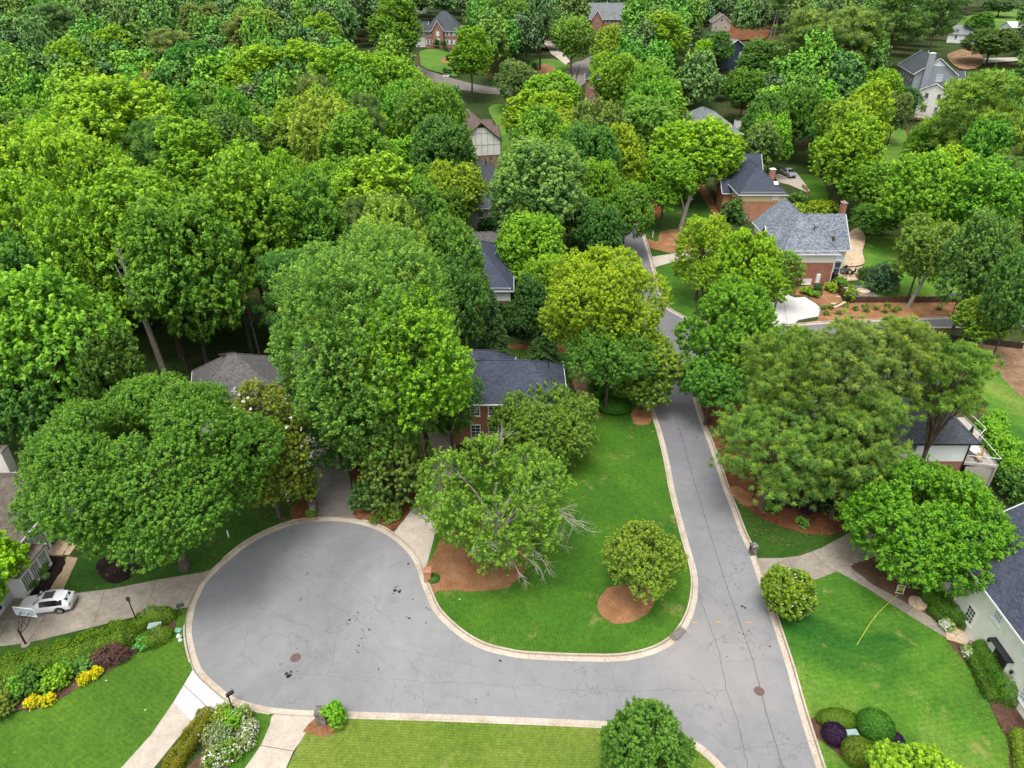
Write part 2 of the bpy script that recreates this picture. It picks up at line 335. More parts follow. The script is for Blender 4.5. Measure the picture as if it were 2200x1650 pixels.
class MB:
    """mesh builder: boxes, tubes, polygons, gathered into one mesh"""
    def __init__(s): s.v = []; s.f = []; s.uv = []
    def poly(s, pts, uv=None):
        i = len(s.v); s.v += [Vector(p) for p in pts]; s.f.append(list(range(i, i + len(pts))))
        s.uv.append(uv or s._uv([Vector(p) for p in pts]))
    @staticmethod
    def _uv(p):
        n = Vector((0, 0, 0))
        for i in range(1, len(p) - 1): n += (p[i] - p[0]).cross(p[i + 1] - p[0])
        if n.length < 1e-9: return [(0, 0)] * len(p)
        n.normalize()
        h = Vector((0, 0, 1)).cross(n)
        if h.length < .05: h = Vector((1, 0, 0))
        h.normalize(); u = n.cross(h)
        return [(q.dot(h), q.dot(u)) for q in p]
    def box(s, c, size, rz=0, M_=None):
        cx, cy, cz = c; a, b, d = size[0] / 2, size[1] / 2, size[2] / 2
        P = [Vector((x * a, y * b, z * d)) for x in (-1, 1) for y in (-1, 1) for z in (-1, 1)]
        rot = M_ or Matrix.Rotation(rz, 3, 'Z'); P = [rot @ p + Vector(c) for p in P]
        for q in ((0, 1, 3, 2), (4, 6, 7, 5), (0, 4, 5, 1), (2, 3, 7, 6), (0, 2, 6, 4), (1, 5, 7, 3)): s.poly([P[k] for k in q])
    def tube(s, pts, rad, n=6, cap=True):
        pts = [Vector(p) for p in pts]
        if len(pts) < 2: return
        rad = rad if isinstance(rad, (list, tuple)) else [rad] * len(pts)
        base = len(s.v); up = Vector((0, 0, 1))
        for i, p in enumerate(pts):
            d = (pts[min(i + 1, len(pts) - 1)] - pts[max(i - 1, 0)]).normalized()
            a = d.cross(up); a = a if a.length > .05 else Vector((1, 0, 0)); a.normalize(); b = d.cross(a)
            for k in range(n):
                t = 2 * math.pi * k / n; s.v.append(p + (a * math.cos(t) + b * math.sin(t)) * rad[i])
        for i in range(len(pts) - 1):
            for k in range(n):
                q = [base + i * n + k, base + i * n + (k + 1) % n, base + (i + 1) * n + (k + 1) % n, base + (i + 1) * n + k]
                s.f.append(q); s.uv.append([(k / n, i), ((k + 1) / n, i), ((k + 1) / n, i + 1), (k / n, i + 1)])
        if cap:
            for i0 in (base, base + (len(pts) - 1) * n):
                q = list(range(i0, i0 + n)); s.f.append(q); s.uv.append([(0, 0)] * n)
    def lathe(s, c, prof, n=16):
        c = Vector(c); base = len(s.v)
        for r, z in prof:
            for k in range(n):
                t = 2 * math.pi * k / n; s.v.append(c + Vector((r * math.cos(t), r * math.sin(t), z)))
        for i in range(len(prof) - 1):
            for k in range(n):
                q = [base + i * n + k, base + i * n + (k + 1) % n, base + (i + 1) * n + (k + 1) % n, base + (i + 1) * n + k]
                s.f.append(q); s.uv.append([(0, 0)] * 4)
        for i0 in (base, base + (len(prof) - 1) * n):
            s.f.append(list(range(i0, i0 + n))); s.uv.append([(0, 0)] * n)
    def build(s, name, mat, parent=None, smooth=False, bevel=0):
        o = mesh_obj(name, s.v, s.f, mat, parent, s.uv, smooth)
        if bevel:
            bm = bmesh.new(); bm.from_mesh(o.data); bmesh.ops.remove_doubles(bm, verts=bm.verts, dist=1e-4)
            bmesh.ops.recalc_face_normals(bm, faces=bm.faces)
            bmesh.ops.bevel(bm, geom=bm.edges, offset=bevel, segments=2, affect='EDGES'); bm.to_mesh(o.data); bm.free()
        return o
def catmull(pts, closed=False, step=1.0):
    n = len(pts); out = []
    rng_ = range(n) if closed else range(n - 1)
    for i in rng_:
        if closed: p0, p1, p2, p3 = pts[(i - 1) % n], pts[i], pts[(i + 1) % n], pts[(i + 2) % n]
        else: p0, p1, p2, p3 = pts[max(i - 1, 0)], pts[i], pts[i + 1], pts[min(i + 2, n - 1)]
        k = max(1, int((p2 - p1).length / step))
        for j in range(k):
            t = j / k
            out.append(0.5 * ((2 * p1) + (p2 - p0) * t + (2 * p0 - 5 * p1 + 4 * p2 - p3) * t * t + (3 * p1 - p0 - 3 * p2 + p3) * t ** 3))
    if not closed: out.append(pts[-1].copy())
    return out
def inpoly(x, y, poly):
    c = False; n = len(poly); j = n - 1
    for i in range(n):
        xi, yi, xj, yj = poly[i][0], poly[i][1], poly[j][0], poly[j][1]
        if (yi > y) != (yj > y) and x < (xj - xi) * (y - yi) / (yj - yi) + xi: c = not c
        j = i
    return c
def g2(px): return [Vector(G(*p)[:2]) for p in px]
CLEAR = []      # world polygons where no wild tree may stand
def sheet(name, px, dz, mat, curved=True, jit=0.0, clear=True, world=None, mound=0.0):
    pts = world or g2(px)
    if max(p.y for p in pts) > 185: dz += .35
    if curved: pts = catmull(pts, True, .6 if jit else 1.5)
    if jit: pts = [p + Vector((rnd.uniform(-jit, jit), rnd.uniform(-jit, jit))) for p in pts]
    if clear: CLEAR.append([(p.x, p.y) for p in pts])
    xs = [p.x for p in pts]; ys = [p.y for p in pts]
    vv = [p.copy() for p in pts]; n = len(vv)
    st = 6.0 if max(ys) > 185 else (1.0 if mound else 0)
    if st:
        x = min(xs) + st / 2
        while x < max(xs):
            y = min(ys) + st / 2
            while y < max(ys):
                if inpoly(x, y, pts): vv.append(Vector((x + rnd.uniform(-.1, .1), y + rnd.uniform(-.1, .1))))
                y += st
            x += st
    r = delaunay_2d_cdt(vv, [], [list(range(n))], 1, 1e-5)
    V = []
    for i, p in enumerate(r[0]):
        z = terr(p.x, p.y) + dz
        if mound and i >= n: z += mound * (.5 + .5 * rnd.random())
        V.append((p.x, p.y, z))
    F = []
    for f in r[2]:
        a, b, c = [Vector(V[k]) for k in f[:3]]
        F.append(list(f) if (b - a).cross(c - a).z > 0 else list(f)[::-1])
    return tag(mesh_obj(name, V, F, mat), kind='structure')
# ================================================================ GROUND, ROAD, KERB
ROAD = [(1815, 1900), (1790, 1770), (1754, 1650), (1729, 1571), (1709, 1503.6), (1688.7, 1429.6), (1665, 1355.6), (1643, 1288), (1621.5, 1224.5), (1608, 1184), (1590, 1145), (1572.7, 1098), (1556, 1055), (1533, 985), (1515, 935), (1500.7, 898), (1491, 864), (1485, 835), (1484, 805), (1500, 780), (1560, 758), (1640, 742), (1740, 728), (1850, 714), (1960, 704), (2059, 702), (2240, 700),
        (2240, 679), (2059, 684.5), (1900, 690), (1790, 694.6), (1692, 701), (1600, 700), (1530, 696), (1480, 688), (1458, 679), (1435, 666), (1420.5, 648), (1411, 620), (1402, 585), (1391, 544), (1383.6, 520), (1374.5, 491), (1365.5, 467), (1355, 430), (1345, 400),
        (1277, 400), (1285, 440), (1292, 470), (1302, 505), (1313, 542), (1324, 575), (1337, 610), (1350, 650), (1362, 690), (1375, 735), (1385, 780), (1393, 830), (1402.5, 870), (1412, 898), (1425.4, 941), (1438.5, 996), (1451.6, 1062), (1476, 1155), (1483.6, 1181), (1496, 1225.5), (1499.5, 1263.6), (1493, 1308), (1477, 1346), (1452, 1378), (1417, 1400), (1369, 1415), (1321, 1421), (1273.6, 1421), (1210, 1419.5), (1127, 1415), (1089, 1409), (1038, 1395.7), (993.6, 1372), (955, 1340), (930, 1311), (918, 1285), (908, 1260), (901, 1238), (892, 1212), (880, 1193), (864.5, 1175), (840, 1155), (810, 1139), (774.5, 1127), (725, 1120), (682, 1120.5), (632.7, 1126.8), (583.6, 1144.5), (534.5, 1170.5), (491, 1204.5), (464, 1229), (442, 1253.6), (428, 1281), (418.6, 1305), (413, 1333), (411.8, 1360), (418.6, 1398), (433.6, 1438), (455, 1461), (477, 1480), (505, 1499.6), (564, 1517), (629, 1525), (686, 1527.5), (747, 1529), (999, 1537), (1281, 1549), (1380, 1556), (1440, 1568), (1485, 1588), (1515, 1607), (1545, 1635), (1575, 1670), (1610, 1730), (1660, 1860), (1672, 1900)]
rw = g2(ROAD)
ENDS = {0, 26, 27, 45, 46, len(ROAD) - 1}
def dense_road():
    """smooth each run of the outline between the open road ends"""
    runs = [list(range(0, 27)), list(range(27, 46)), list(range(46, len(ROAD)))]
    return [catmull([rw[i] for i in r], False, .5) for r in runs]
RUNS = dense_road()
OUT = [p for r in RUNS for p in r]
area = sum(OUT[i].x * OUT[(i + 1) % len(OUT)].y - OUT[(i + 1) % len(OUT)].x * OUT[i].y for i in range(len(OUT)))
SGN = 1 if area > 0 else -1          # +1: counter clockwise, outside is to the right
def offset(run, d):
    o = []
    for i, p in enumerate(run):
        t = run[min(i + 1, len(run) - 1)] - run[max(i - 1, 0)]
        n = Vector((t.y, -t.x)).normalized() * SGN
        o.append(p + n * d)
    return o
OFF = [p for r in RUNS for p in offset(r, .55)]
OFFA = np.array([[p.x, p.y] for p in OFF])
CLEAR.append([(p.x, p.y) for p in OFF])
def snap(p):
    if inpoly(p.x, p.y, OFF):
        d = (OFFA[:, 0] - p.x) ** 2 + (OFFA[:, 1] - p.y) ** 2; k = int(d.argmin()); return Vector(OFFA[k])
    return p
vv = [p.copy() for p in OUT]; r = delaunay_2d_cdt(vv, [], [list(range(len(vv)))], 1, 1e-5)
F = [list(f) if (r[0][f[1]] - r[0][f[0]]).cross(r[0][f[2]] - r[0][f[0]]) > 0 else list(f)[::-1] for f in r[2]]
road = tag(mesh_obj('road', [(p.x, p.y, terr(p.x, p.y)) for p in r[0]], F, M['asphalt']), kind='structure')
def ground():
    vv = [p.copy() for p in OFF]; n = len(vv); lim = []
    ys = list(range(-60, 400, 8)) + list(range(400, 1800, 60)); xs = list(range(-1500, -300, 100)) + list(range(-300, 300, 12)) + list(range(300, 1501, 100))
    for y in ys:
        for x in xs:
            if not inpoly(x, y, OFF): vv.append(Vector((x + rnd.uniform(-1, 1), y + rnd.uniform(-1, 1))))
    edges = [(i, (i + 1) % n) for i in range(n)]
    r = delaunay_2d_cdt(vv, edges, [], 0, 1e-5); F = []
    for f in r[2]:
        c = (r[0][f[0]] + r[0][f[1]] + r[0][f[2]]) / 3
        if inpoly(c.x, c.y, OFF): continue
        F.append(list(f) if (r[0][f[1]] - r[0][f[0]]).cross(r[0][f[2]] - r[0][f[0]]) > 0 else list(f)[::-1])
    tag(mesh_obj('ground', [(p.x, p.y, terr(p.x, p.y) + .10) for p in r[0]], F, M['ground']), kind='structure')
ground()
DROPS = [((430, 1270), 3.6), ((725, 1118), 2.2), ((872, 1185), 2.6), ((452, 1470), 2.7), ((640, 1530), 1.75), ((1625, 1232), 2.2), ((1672, 698), 2.6), ((1405, 563), 2.2), ((1355, 438), 2.5)]
DROPW = [(Vector(G(*p)[:2]), r_) for p, r_ in DROPS]
def kerb():
    V = []; F = []; UV = []
    for run in RUNS:
        u = 0; base = len(V)
        offs = (-.02, .44, .49, .63, .64); R = [offset(run, d) for d in offs]
        for i in range(len(run)):
            if i: u += (run[i] - run[i - 1]).length
            k = 1.0
            for c, rr in DROPW: k = min(k, smooth01(rr - .3, rr + .4, (run[i] - c).length))
            zz = (.012, .022, .035 + .115 * k, .06 + .09 * k, .0)
            for j in range(5):
                p = R[j][i]; V.append((p.x, p.y, terr(p.x, p.y) + zz[j])); UV.append((u, offs[j]))
        for i in range(len(run) - 1):
            for j in range(4):
                a = base + i * 5 + j; q = [a, a + 1, a + 6, a + 5]
                F.append(q if SGN < 0 else q[::-1])
    uvs = [[UV[k] for k in f] for f in F]
    tag(mesh_obj('kerb', V, F, M['kerb'], uvs=uvs), kind='structure')
kerb()
def sheet2(name, px, dz, mat, curved=False, jit=0.0, mound=0.0, clear=True):
    pts = g2(px)
    if curved: pts = catmull(pts, True, .5)
    else:
        o = []
        for i, p in enumerate(pts):
            q = pts[(i + 1) % len(pts)]; k = max(1, int((q - p).length / .5)); o += [p.lerp(q, j / k) for j in range(k)]
        pts = o
    if jit: pts = [p + Vector((rnd.gauss(0, jit), rnd.gauss(0, jit))) for p in pts]
    pts = [snap(p) for p in pts]
    q = [pts[0]]
    for p in pts[1:]:
        if (p - q[-1]).length > .02: q.append(p)
    return sheet(name, None, dz, mat, False, 0, clear, world=q, mound=mound)
# lawns --------------------------------------------------------------
sheet2('lawn', [(905, 1290), (930, 1320), (960, 1355), (1040, 1400), (1127, 1418), (1321, 1424), (1420, 1400), (1480, 1346), (1500, 1263), (1476, 1150), (1440, 996), (1405, 868), (1385, 820), (1340, 780), (1290, 850), (1265, 830), (1230, 900), (1170, 975), (1010, 1010), (965, 1040), (935, 1110), (915, 1210)], .115, M['lawn'], False, .03, clear=False)
CLEAR.append([tuple(p) for p in g2([(905, 1290), (1040, 1400), (1321, 1424), (1480, 1346), (1500, 1263), (1440, 996), (1405, 868), (1300, 860), (1250, 960), (1150, 1060), (1100, 1200)])])
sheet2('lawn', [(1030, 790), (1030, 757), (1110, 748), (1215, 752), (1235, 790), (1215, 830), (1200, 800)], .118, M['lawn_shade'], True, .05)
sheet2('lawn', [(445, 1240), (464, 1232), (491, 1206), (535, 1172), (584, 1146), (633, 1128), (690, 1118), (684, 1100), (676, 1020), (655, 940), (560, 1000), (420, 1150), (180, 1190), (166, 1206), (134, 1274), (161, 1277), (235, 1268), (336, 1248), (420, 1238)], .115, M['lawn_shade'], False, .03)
sheet2('lawn', [(-260, 1620), (0, 1540), (60, 1527), (110, 1513), (165, 1482), (230, 1448), (300, 1402), (365, 1372), (372, 1330), (388, 1312), (415, 1306), (412, 1360), (420, 1400), (434, 1440), (415, 1441), (380, 1500), (326, 1580), (262, 1652), (180, 1760), (90, 1900), (-260, 1900)], .115, M['lawn_left'], False, .02)
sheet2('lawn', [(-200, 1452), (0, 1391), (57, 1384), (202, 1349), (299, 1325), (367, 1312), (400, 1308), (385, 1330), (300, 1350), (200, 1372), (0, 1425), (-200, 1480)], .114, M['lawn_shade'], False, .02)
sheet2('lawn', [(505, 1502), (564, 1519), (592, 1526), (588, 1537), (578, 1562), (560, 1606), (527, 1652), (440, 1790), (380, 1790), (470, 1640), (540, 1540), (515, 1515)], .116, M['lawn'], False, .02)
sheet2('lawn', [(686, 1530), (747, 1529), (999, 1537), (1281, 1549), (1440, 1568), (1515, 1607), (1575, 1670), (1660, 1860), (1660, 1900), (480, 1900), (585, 1720), (617, 1650), (646, 1595), (664, 1568)], .115, M['lawn_lower'], False, .02)
sheet2('lawn', [(1640, 1265), (1643, 1288), (1665, 1356), (1689, 1430), (1709, 1504), (1729, 1571), (1754, 1650), (1800, 1800), (2330, 1800), (2240, 1660), (2150, 1575), (2122, 1510), (2090, 1450), (2050, 1395), (2020, 1362), (1960, 1325), (1900, 1285), (1840, 1250), (1805, 1227), (1756, 1246), (1700, 1254)], .115, M['lawn_right'], False, .03)
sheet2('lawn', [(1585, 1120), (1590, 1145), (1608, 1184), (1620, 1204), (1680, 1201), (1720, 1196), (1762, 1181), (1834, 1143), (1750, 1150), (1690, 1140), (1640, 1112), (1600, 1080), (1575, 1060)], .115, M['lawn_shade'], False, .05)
sheet2('lawn', [(2075, 765), (2110, 740), (2150, 775), (2240, 850), (2330, 960), (2330, 1180), (2200, 1130), (2170, 1020), (2150, 950), (2120, 880)], .115, M['lawn_right'], True, .08)
sheet2('bare_ground', [(2075, 755), (2100, 735), (2160, 742), (2240, 730), (2330, 760), (2330, 930), (2240, 880), (2190, 850), (2150, 810), (2110, 780)], .125, M['dirt'], True, .1)
sheet2('lawn', [(1815, 500), (1860, 508), (1935, 512), (2010, 540), (2060, 600), (2056, 644), (1960, 641), (1880, 640), (1845, 600), (1852, 560), (1835, 530)], .115, M['lawn_right'], True, .08)
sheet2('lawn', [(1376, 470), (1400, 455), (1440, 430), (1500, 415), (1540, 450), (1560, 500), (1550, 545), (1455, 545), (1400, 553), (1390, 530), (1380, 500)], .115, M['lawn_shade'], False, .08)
sheet2('lawn', [(1402, 575), (1416, 573), (1456, 562), (1500, 575), (1510, 640), (1480, 690), (1440, 672), (1424, 650), (1412, 615)], .115, M['lawn'], False, .08)
sheet2('lawn', [(1714, 376), (1760, 382), (1775, 410), (1775, 440), (1738, 440), (1738, 409)], .115, M['lawn'], True, .08)
sheet2('lawn', [(1890, 340), (1905, 290), (1940, 280), (1950, 310), (1945, 345), (1915, 360)], .115, M['lawn_far'], True, .08)
sheet2('lawn', [(905, 112), (940, 108), (985, 130), (985, 165), (950, 160), (910, 148), (903, 130)], .115, M['lawn_far'], True, .1)
sheet2('lawn', [(1135, 140), (1160, 130), (1200, 132), (1228, 148), (1220, 160), (1180, 168), (1140, 165)], .115, M['lawn_far'], True, .1)
sheet2('lawn', [(2050, 52), (2100, 30), (2200, 18), (2330, 10), (2330, 70), (2200, 60), (2120, 70), (2070, 75)], .115, M['lawn_far'], True, .1)
sheet2('lawn', [(1050, 235), (1090, 232), (1100, 290), (1090, 330), (1078, 330), (1075, 290)], .115, M['lawn_far'], True, .1)
# drives and paths -----------------------------------------------------
def drive(px, mat, joints=(), dz=.128, name='driveway', curved=False):
    o = sheet2(name, px, dz, mat, curved)
    if joints:
        mb = MB()
        for a, b_ in joints:
            A = G(*a); B = G(*b_); A.z += dz + .006; B.z += dz + .006; t = (B - A).normalized(); n = Vector((-t.y, t.x, 0)) * .022
            mb.poly([A - n, B - n, B + n, A + n])
        mb.build('expansion_joint', M['joint'], o)
    return o
drive([(-220, 1460), (0, 1391), (57, 1384), (202, 1349), (299, 1325), (367, 1312), (404, 1309), (420, 1307), (440, 1256), (462, 1228), (451, 1229), (336, 1248), (235, 1268), (161, 1276.6), (60, 1283), (20, 1292), (-60, 1310), (-220, 1330)], M['conc'],
      [((337, 1249), (312, 1322)), ((226, 1270), (201, 1348)), ((101, 1325), (60, 1383)), ((0, 1332), (100, 1325)), ((-10, 1392), (20, 1336))])
drive([(145, 1197), (168, 1201), (152, 1236), (134, 1275), (104, 1276), (124, 1240), (136, 1215)], M['tan'], name='garden_path', dz=.132)
drive([(683, 1118), (678, 1060), (674, 1020), (664, 975), (652, 935), (640, 890), (725, 880), (742, 960), (752, 1030), (760, 1085), (768, 1124)], M['conc_grey'], [((680, 1050), (757, 1036))])
drive([(838, 1152), (868, 1119.5), (887, 1093), (902.6, 1070), (912, 1037), (924, 990), (922, 946), (918, 930), (975, 930), (980, 955), (975, 1000), (958, 1050), (942, 1110), (932, 1160), (920, 1205), (908, 1245), (895, 1215), (864, 1176)], M['conc_beige'], [((889, 1083), (948, 1092)), ((925, 976), (978, 980))])
drive([(588, 1524), (580, 1560), (561, 1604), (527, 1652), (470, 1740), (560, 1760), (616, 1650), (631, 1616), (646, 1595), (662, 1570), (686, 1538), (688, 1527)], M['conc_beige'], [((561, 1604), (631, 1616))])
drive([(414, 1430), (415, 1441), (395, 1475), (374, 1510), (414, 1553), (450, 1530), (480, 1522), (497, 1512), (500, 1500), (470, 1478), (440, 1448)], M['conc_white'], [((396, 1474), (455, 1530))])
drive([(374, 1510), (414, 1553), (380, 1592), (332, 1652), (240, 1780), (120, 1900), (60, 1900), (200, 1730), (262, 1651), (326, 1580)], M['conc_beige'])
drive([(1618, 1201), (1680, 1201), (1720, 1195.5), (1762, 1180), (1833, 1142), (1870, 1118), (1960, 1100), (1980, 1150), (1900, 1190), (1860, 1205), (1805, 1227), (1756, 1246), (1700, 1255), (1642, 1268), (1625, 1230)], M['conc'], [((1742, 1188), (1790, 1232)), ((1690, 1200), (1720, 1250))])
drive([(1796, 1228), (1826.6, 1219), (1873.7, 1258), (1931, 1288), (1984.7, 1318.6), (2034, 1350), (2034, 1374), (1964.6, 1332), (1857, 1263)], M['conc'], [((1850, 1245), (1838, 1253)), ((1960, 1305), (1945, 1318))], name='garden_path', dz=.133)
drive([(2030, 1345), (2089, 1345), (2112, 1385), (2085, 1392), (2032, 1376)], M['flag'], name='stone_landing', dz=.16)
drive([(1648, 690), (1655, 650), (1682, 614), (1690, 622), (1695, 636), (1708, 641), (1729, 639), (1752.6, 654), (1764, 664), (1759, 681), (1739, 684.5), (1715, 689), (1700, 703), (1640, 705)], M['conc_white'], [((1683, 640), (1690, 697))])
drive([(1395, 553.6), (1449, 545.5), (1530, 530), (1560, 540), (1530, 552), (1454, 562), (1408, 575)], M['conc_beige'], [((1437, 548), (1441, 566))])
drive([(1345, 432), (1400, 420), (1445, 416), (1450, 427), (1400, 436), (1350, 448)], M['conc'])
drive([(1660, 376), (1711, 372), (1725, 390), (1740, 411), (1733, 414), (1696, 398), (1672, 392)], M['conc_beige'])
drive([(1495, 398), (1512, 396), (1530, 425), (1548, 470), (1552, 492), (1542, 492), (1532, 462), (1512, 430)], M['straw'], name='garden_path')
drive([(1228, 779), (1258, 780), (1268, 805), (1272, 836), (1282, 873), (1292, 898), (1275, 899), (1252, 868), (1234, 835), (1226, 805)], M['dirt'], name='dirt_trail', dz=.135, curved=True)
drive([(2050, 128), (2080, 120), (2110, 128), (2200, 125), (2200, 132), (2110, 140), (2060, 138)], M['conc_beige'])
drive([(1160, 82), (1185, 120), (1215, 142), (1225, 135), (1195, 105), (1175, 80)], M['conc_beige'])
# mulch and straw beds
def bed(px, mat, dz=.14, jit=.06, mound=.05, name='mulch_bed'): return sheet2(name, px, dz, mat, True, jit, mound)
bed([(928, 1200), (910, 1233), (915, 1280), (924, 1281), (943, 1271.6), (987, 1271.6), (1025.5, 1273), (1082.7, 1265), (1114.5, 1248), (1133.6, 1213), (1138, 1187), (1127, 1152), (1095, 1124), (1013, 1123), (955, 1155)], M['straw'])
bed([(1283, 1308), (1286, 1289), (1305, 1267), (1356, 1257), (1401, 1264), (1410.5, 1279.5), (1401, 1305), (1375.5, 1330), (1337, 1343), (1305, 1333.6)], M['straw'])
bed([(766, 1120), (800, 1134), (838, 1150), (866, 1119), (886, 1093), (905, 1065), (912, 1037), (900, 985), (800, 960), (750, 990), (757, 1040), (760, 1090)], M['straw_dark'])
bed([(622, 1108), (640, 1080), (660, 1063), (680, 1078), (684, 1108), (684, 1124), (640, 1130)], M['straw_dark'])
bed([(-260, 1500), (0, 1415), (120, 1392), (230, 1368), (300, 1345), (365, 1322), (378, 1345), (362, 1372), (300, 1400), (230, 1448), (165, 1482), (110, 1513), (60, 1527), (0, 1540), (-260, 1620)], M['mulch_brown'], name='mulch_bed')
bed([(112, 1190), (132, 1192), (142, 1212), (124, 1240), (100, 1275), (60, 1282), (22, 1286), (30, 1250), (75, 1208)], M['mulch_black'])
bed([(215, 1205), (208, 1225), (225, 1248), (255, 1256), (285, 1240), (318, 1205), (280, 1180)], M['mulch_black'])
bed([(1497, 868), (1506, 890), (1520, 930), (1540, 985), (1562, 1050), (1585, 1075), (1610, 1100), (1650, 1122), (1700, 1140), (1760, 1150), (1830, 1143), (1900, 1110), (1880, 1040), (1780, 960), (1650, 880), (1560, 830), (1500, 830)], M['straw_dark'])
bed([(1565, 1050), (1600, 1042), (1660, 1045), (1680, 1080), (1650, 1110), (1620, 1095), (1590, 1085)], M['straw'], .15)
bed([(1738.6, 1546), (1757, 1540), (1840, 1550), (1904.5, 1582), (1930, 1598), (1910, 1640), (1860, 1670), (1841, 1652), (1813.6, 1632), (1791, 1614), (1768, 1598), (1751, 1589)], M['mulch_brown'])
bed([(655, 1572), (686, 1540), (745, 1536), (742, 1560), (722, 1577), (690, 1583)], M['straw'])
bed([(395, 1660), (430, 1620), (470, 1560), (520, 1512), (545, 1530), (552, 1570), (540, 1600), (490, 1650), (440, 1720), (340, 1760)], M['mulch_brown'])
bed([(1828, 1220), (1850, 1208), (1900, 1200), (1960, 1215), (2045, 1260), (2095, 1345), (2034, 1350), (1985, 1318), (1931, 1288), (1874, 1258)], M['mulch_brown'])
bed([(2034, 1376), (2085, 1392), (2112, 1385), (2180, 1510), (2240, 1560), (2240, 1660), (2190, 1620), (2150, 1560), (2122, 1510), (2090, 1450)], M['mulch_brown'])
bed([(2175, 1560), (2165, 1600), (2180, 1680), (2240, 1780), (2330, 1780), (2330, 1600), (2240, 1540)], M['mulch_brown'], .145)
bed([(1764, 664), (1800, 662), (1830, 652), (1900, 650), (2000, 650), (2065, 650), (2130, 650), (2130, 690), (2059, 690), (1900, 695), (1790, 700), (1740, 702), (1735, 694), (1757, 688)], M['straw'])
bed([(1695, 634), (1700, 622), (1740, 615), (1790, 618), (1812, 632), (1806, 650), (1775, 662), (1752, 652), (1730, 638)], M['straw'])
bed([(1356, 890), (1362, 878), (1398, 868), (1404, 885), (1402, 905), (1385, 916), (1362, 912)], M['straw'])
bed([(1366, 450), (1378, 430), (1405, 432), (1424, 452), (1418, 466), (1385, 472), (1370, 470)], M['straw_dark'])
bed([(1412, 520), (1420, 500), (1455, 493), (1490, 495), (1495, 530), (1450, 545), (1420, 540), (1388, 530), (1392, 515)], M['straw'])
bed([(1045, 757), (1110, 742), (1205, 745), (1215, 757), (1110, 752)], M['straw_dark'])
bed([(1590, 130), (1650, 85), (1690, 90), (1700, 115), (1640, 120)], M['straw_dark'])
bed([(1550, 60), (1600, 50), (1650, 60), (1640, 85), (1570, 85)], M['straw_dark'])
bed([(2035, 120), (2090, 105), (2110, 140), (2060, 150)], M['dirt'])
bed([(1150, 150), (1168, 140), (1190, 148), (1180, 160), (1155, 162)], M['straw'])
bed([(948, 130), (965, 124), (980, 130), (975, 138), (952, 137)], M['straw'])
# terraces behind the brick and white house
drive([(1788, 566), (1830, 560), (1852, 575), (1845, 600), (1832, 604), (1785, 603), (1782, 585)], M['flag'], name='patio', dz=.15, curved=True)
drive([(1790, 545), (1815, 520), (1828, 500), (1845, 495), (1858, 515), (1852, 545), (1853, 572), (1800, 577), (1786, 566)], M['flag'], name='patio', dz=.45, curved=True)
drive([(1826, 620), (1850, 615), (1876, 628), (1884, 640), (1850, 645), (1825, 640)], M['stone_grey'], name='stone_circle', dz=.15, curved=True)
# ---- far street behind the woods
def far_road():
    pts = catmull([Vector(G(*p)[:2]) for p in [(870, 142), (890, 150), (915, 160), (965, 177), (1050, 195), (1150, 192), (1215, 172), (1240, 150), (1275, 130), (1330, 105)]], False, 4)
    V = []; F = []
    for i, p in enumerate(pts):
        t = (pts[min(i + 1, len(pts) - 1)] - pts[max(i - 1, 0)]).normalized(); n = Vector((-t.y, t.x))
        for s in (-3.8, 3.8): q = p + n * s; V.append((q.x, q.y, terr(q.x, q.y) + .16))
        if i: a = 2 * i; F.append([a - 2, a - 1, a + 1, a][::-1])
    CLEAR.append([(V[i][0], V[i][1]) for i in range(0, len(V), 2)] + [(V[i][0], V[i][1]) for i in range(len(V) - 1, 0, -2)])
    tag(mesh_obj('road', V, F, M['conc_grey']), kind='structure')
far_road()
sheet2('road', [(1213, 176), (1230, 140), (1270, 132), (1290, 150), (1260, 180), (1235, 190)], .17, M['conc_grey'], True)
# ---- marks on the asphalt
def ribbon(mb, px, wd, z=.006, wig=0.0):
    P = [G(*p) for p in px]
    if wig:
        Q = []
        for a, b_ in zip(P, P[1:]):
            k = max(1, int((b_ - a).length / .35)); Q += [a.lerp(b_, j / k) + Vector((rnd.gauss(0, wig), rnd.gauss(0, wig), 0)) for j in range(k)]
        P = Q + [P[-1]]
    for a, b_ in zip(P, P[1:]):
        if (b_ - a).length < 1e-4: continue
        t = (b_ - a).normalized(); n = Vector((-t.y, t.x, 0)) * wd / 2; up = Vector((0, 0, z))
        mb.poly([a - n + up, b_ - n + up, b_ + n + up, a + n + up])
mb = MB()
ribbon(mb, [(1448, 880), (1462, 930), (1477, 985), (1490, 1030), (1508, 1090), (1528, 1155), (1560, 1257), (1590, 1340), (1618, 1420), (1634, 1484), (1650, 1545), (1664, 1590), (1684, 1655)], .05, .006, .012)
ribbon(mb, [(1495, 1265), (1520, 1330), (1545, 1400), (1562, 1485), (1585, 1550), (1600, 1620), (1610, 1660)], .035, .006, .03)
ribbon(mb, [(1400, 640), (1420, 700), (1430, 745)], .05, .006, .02)
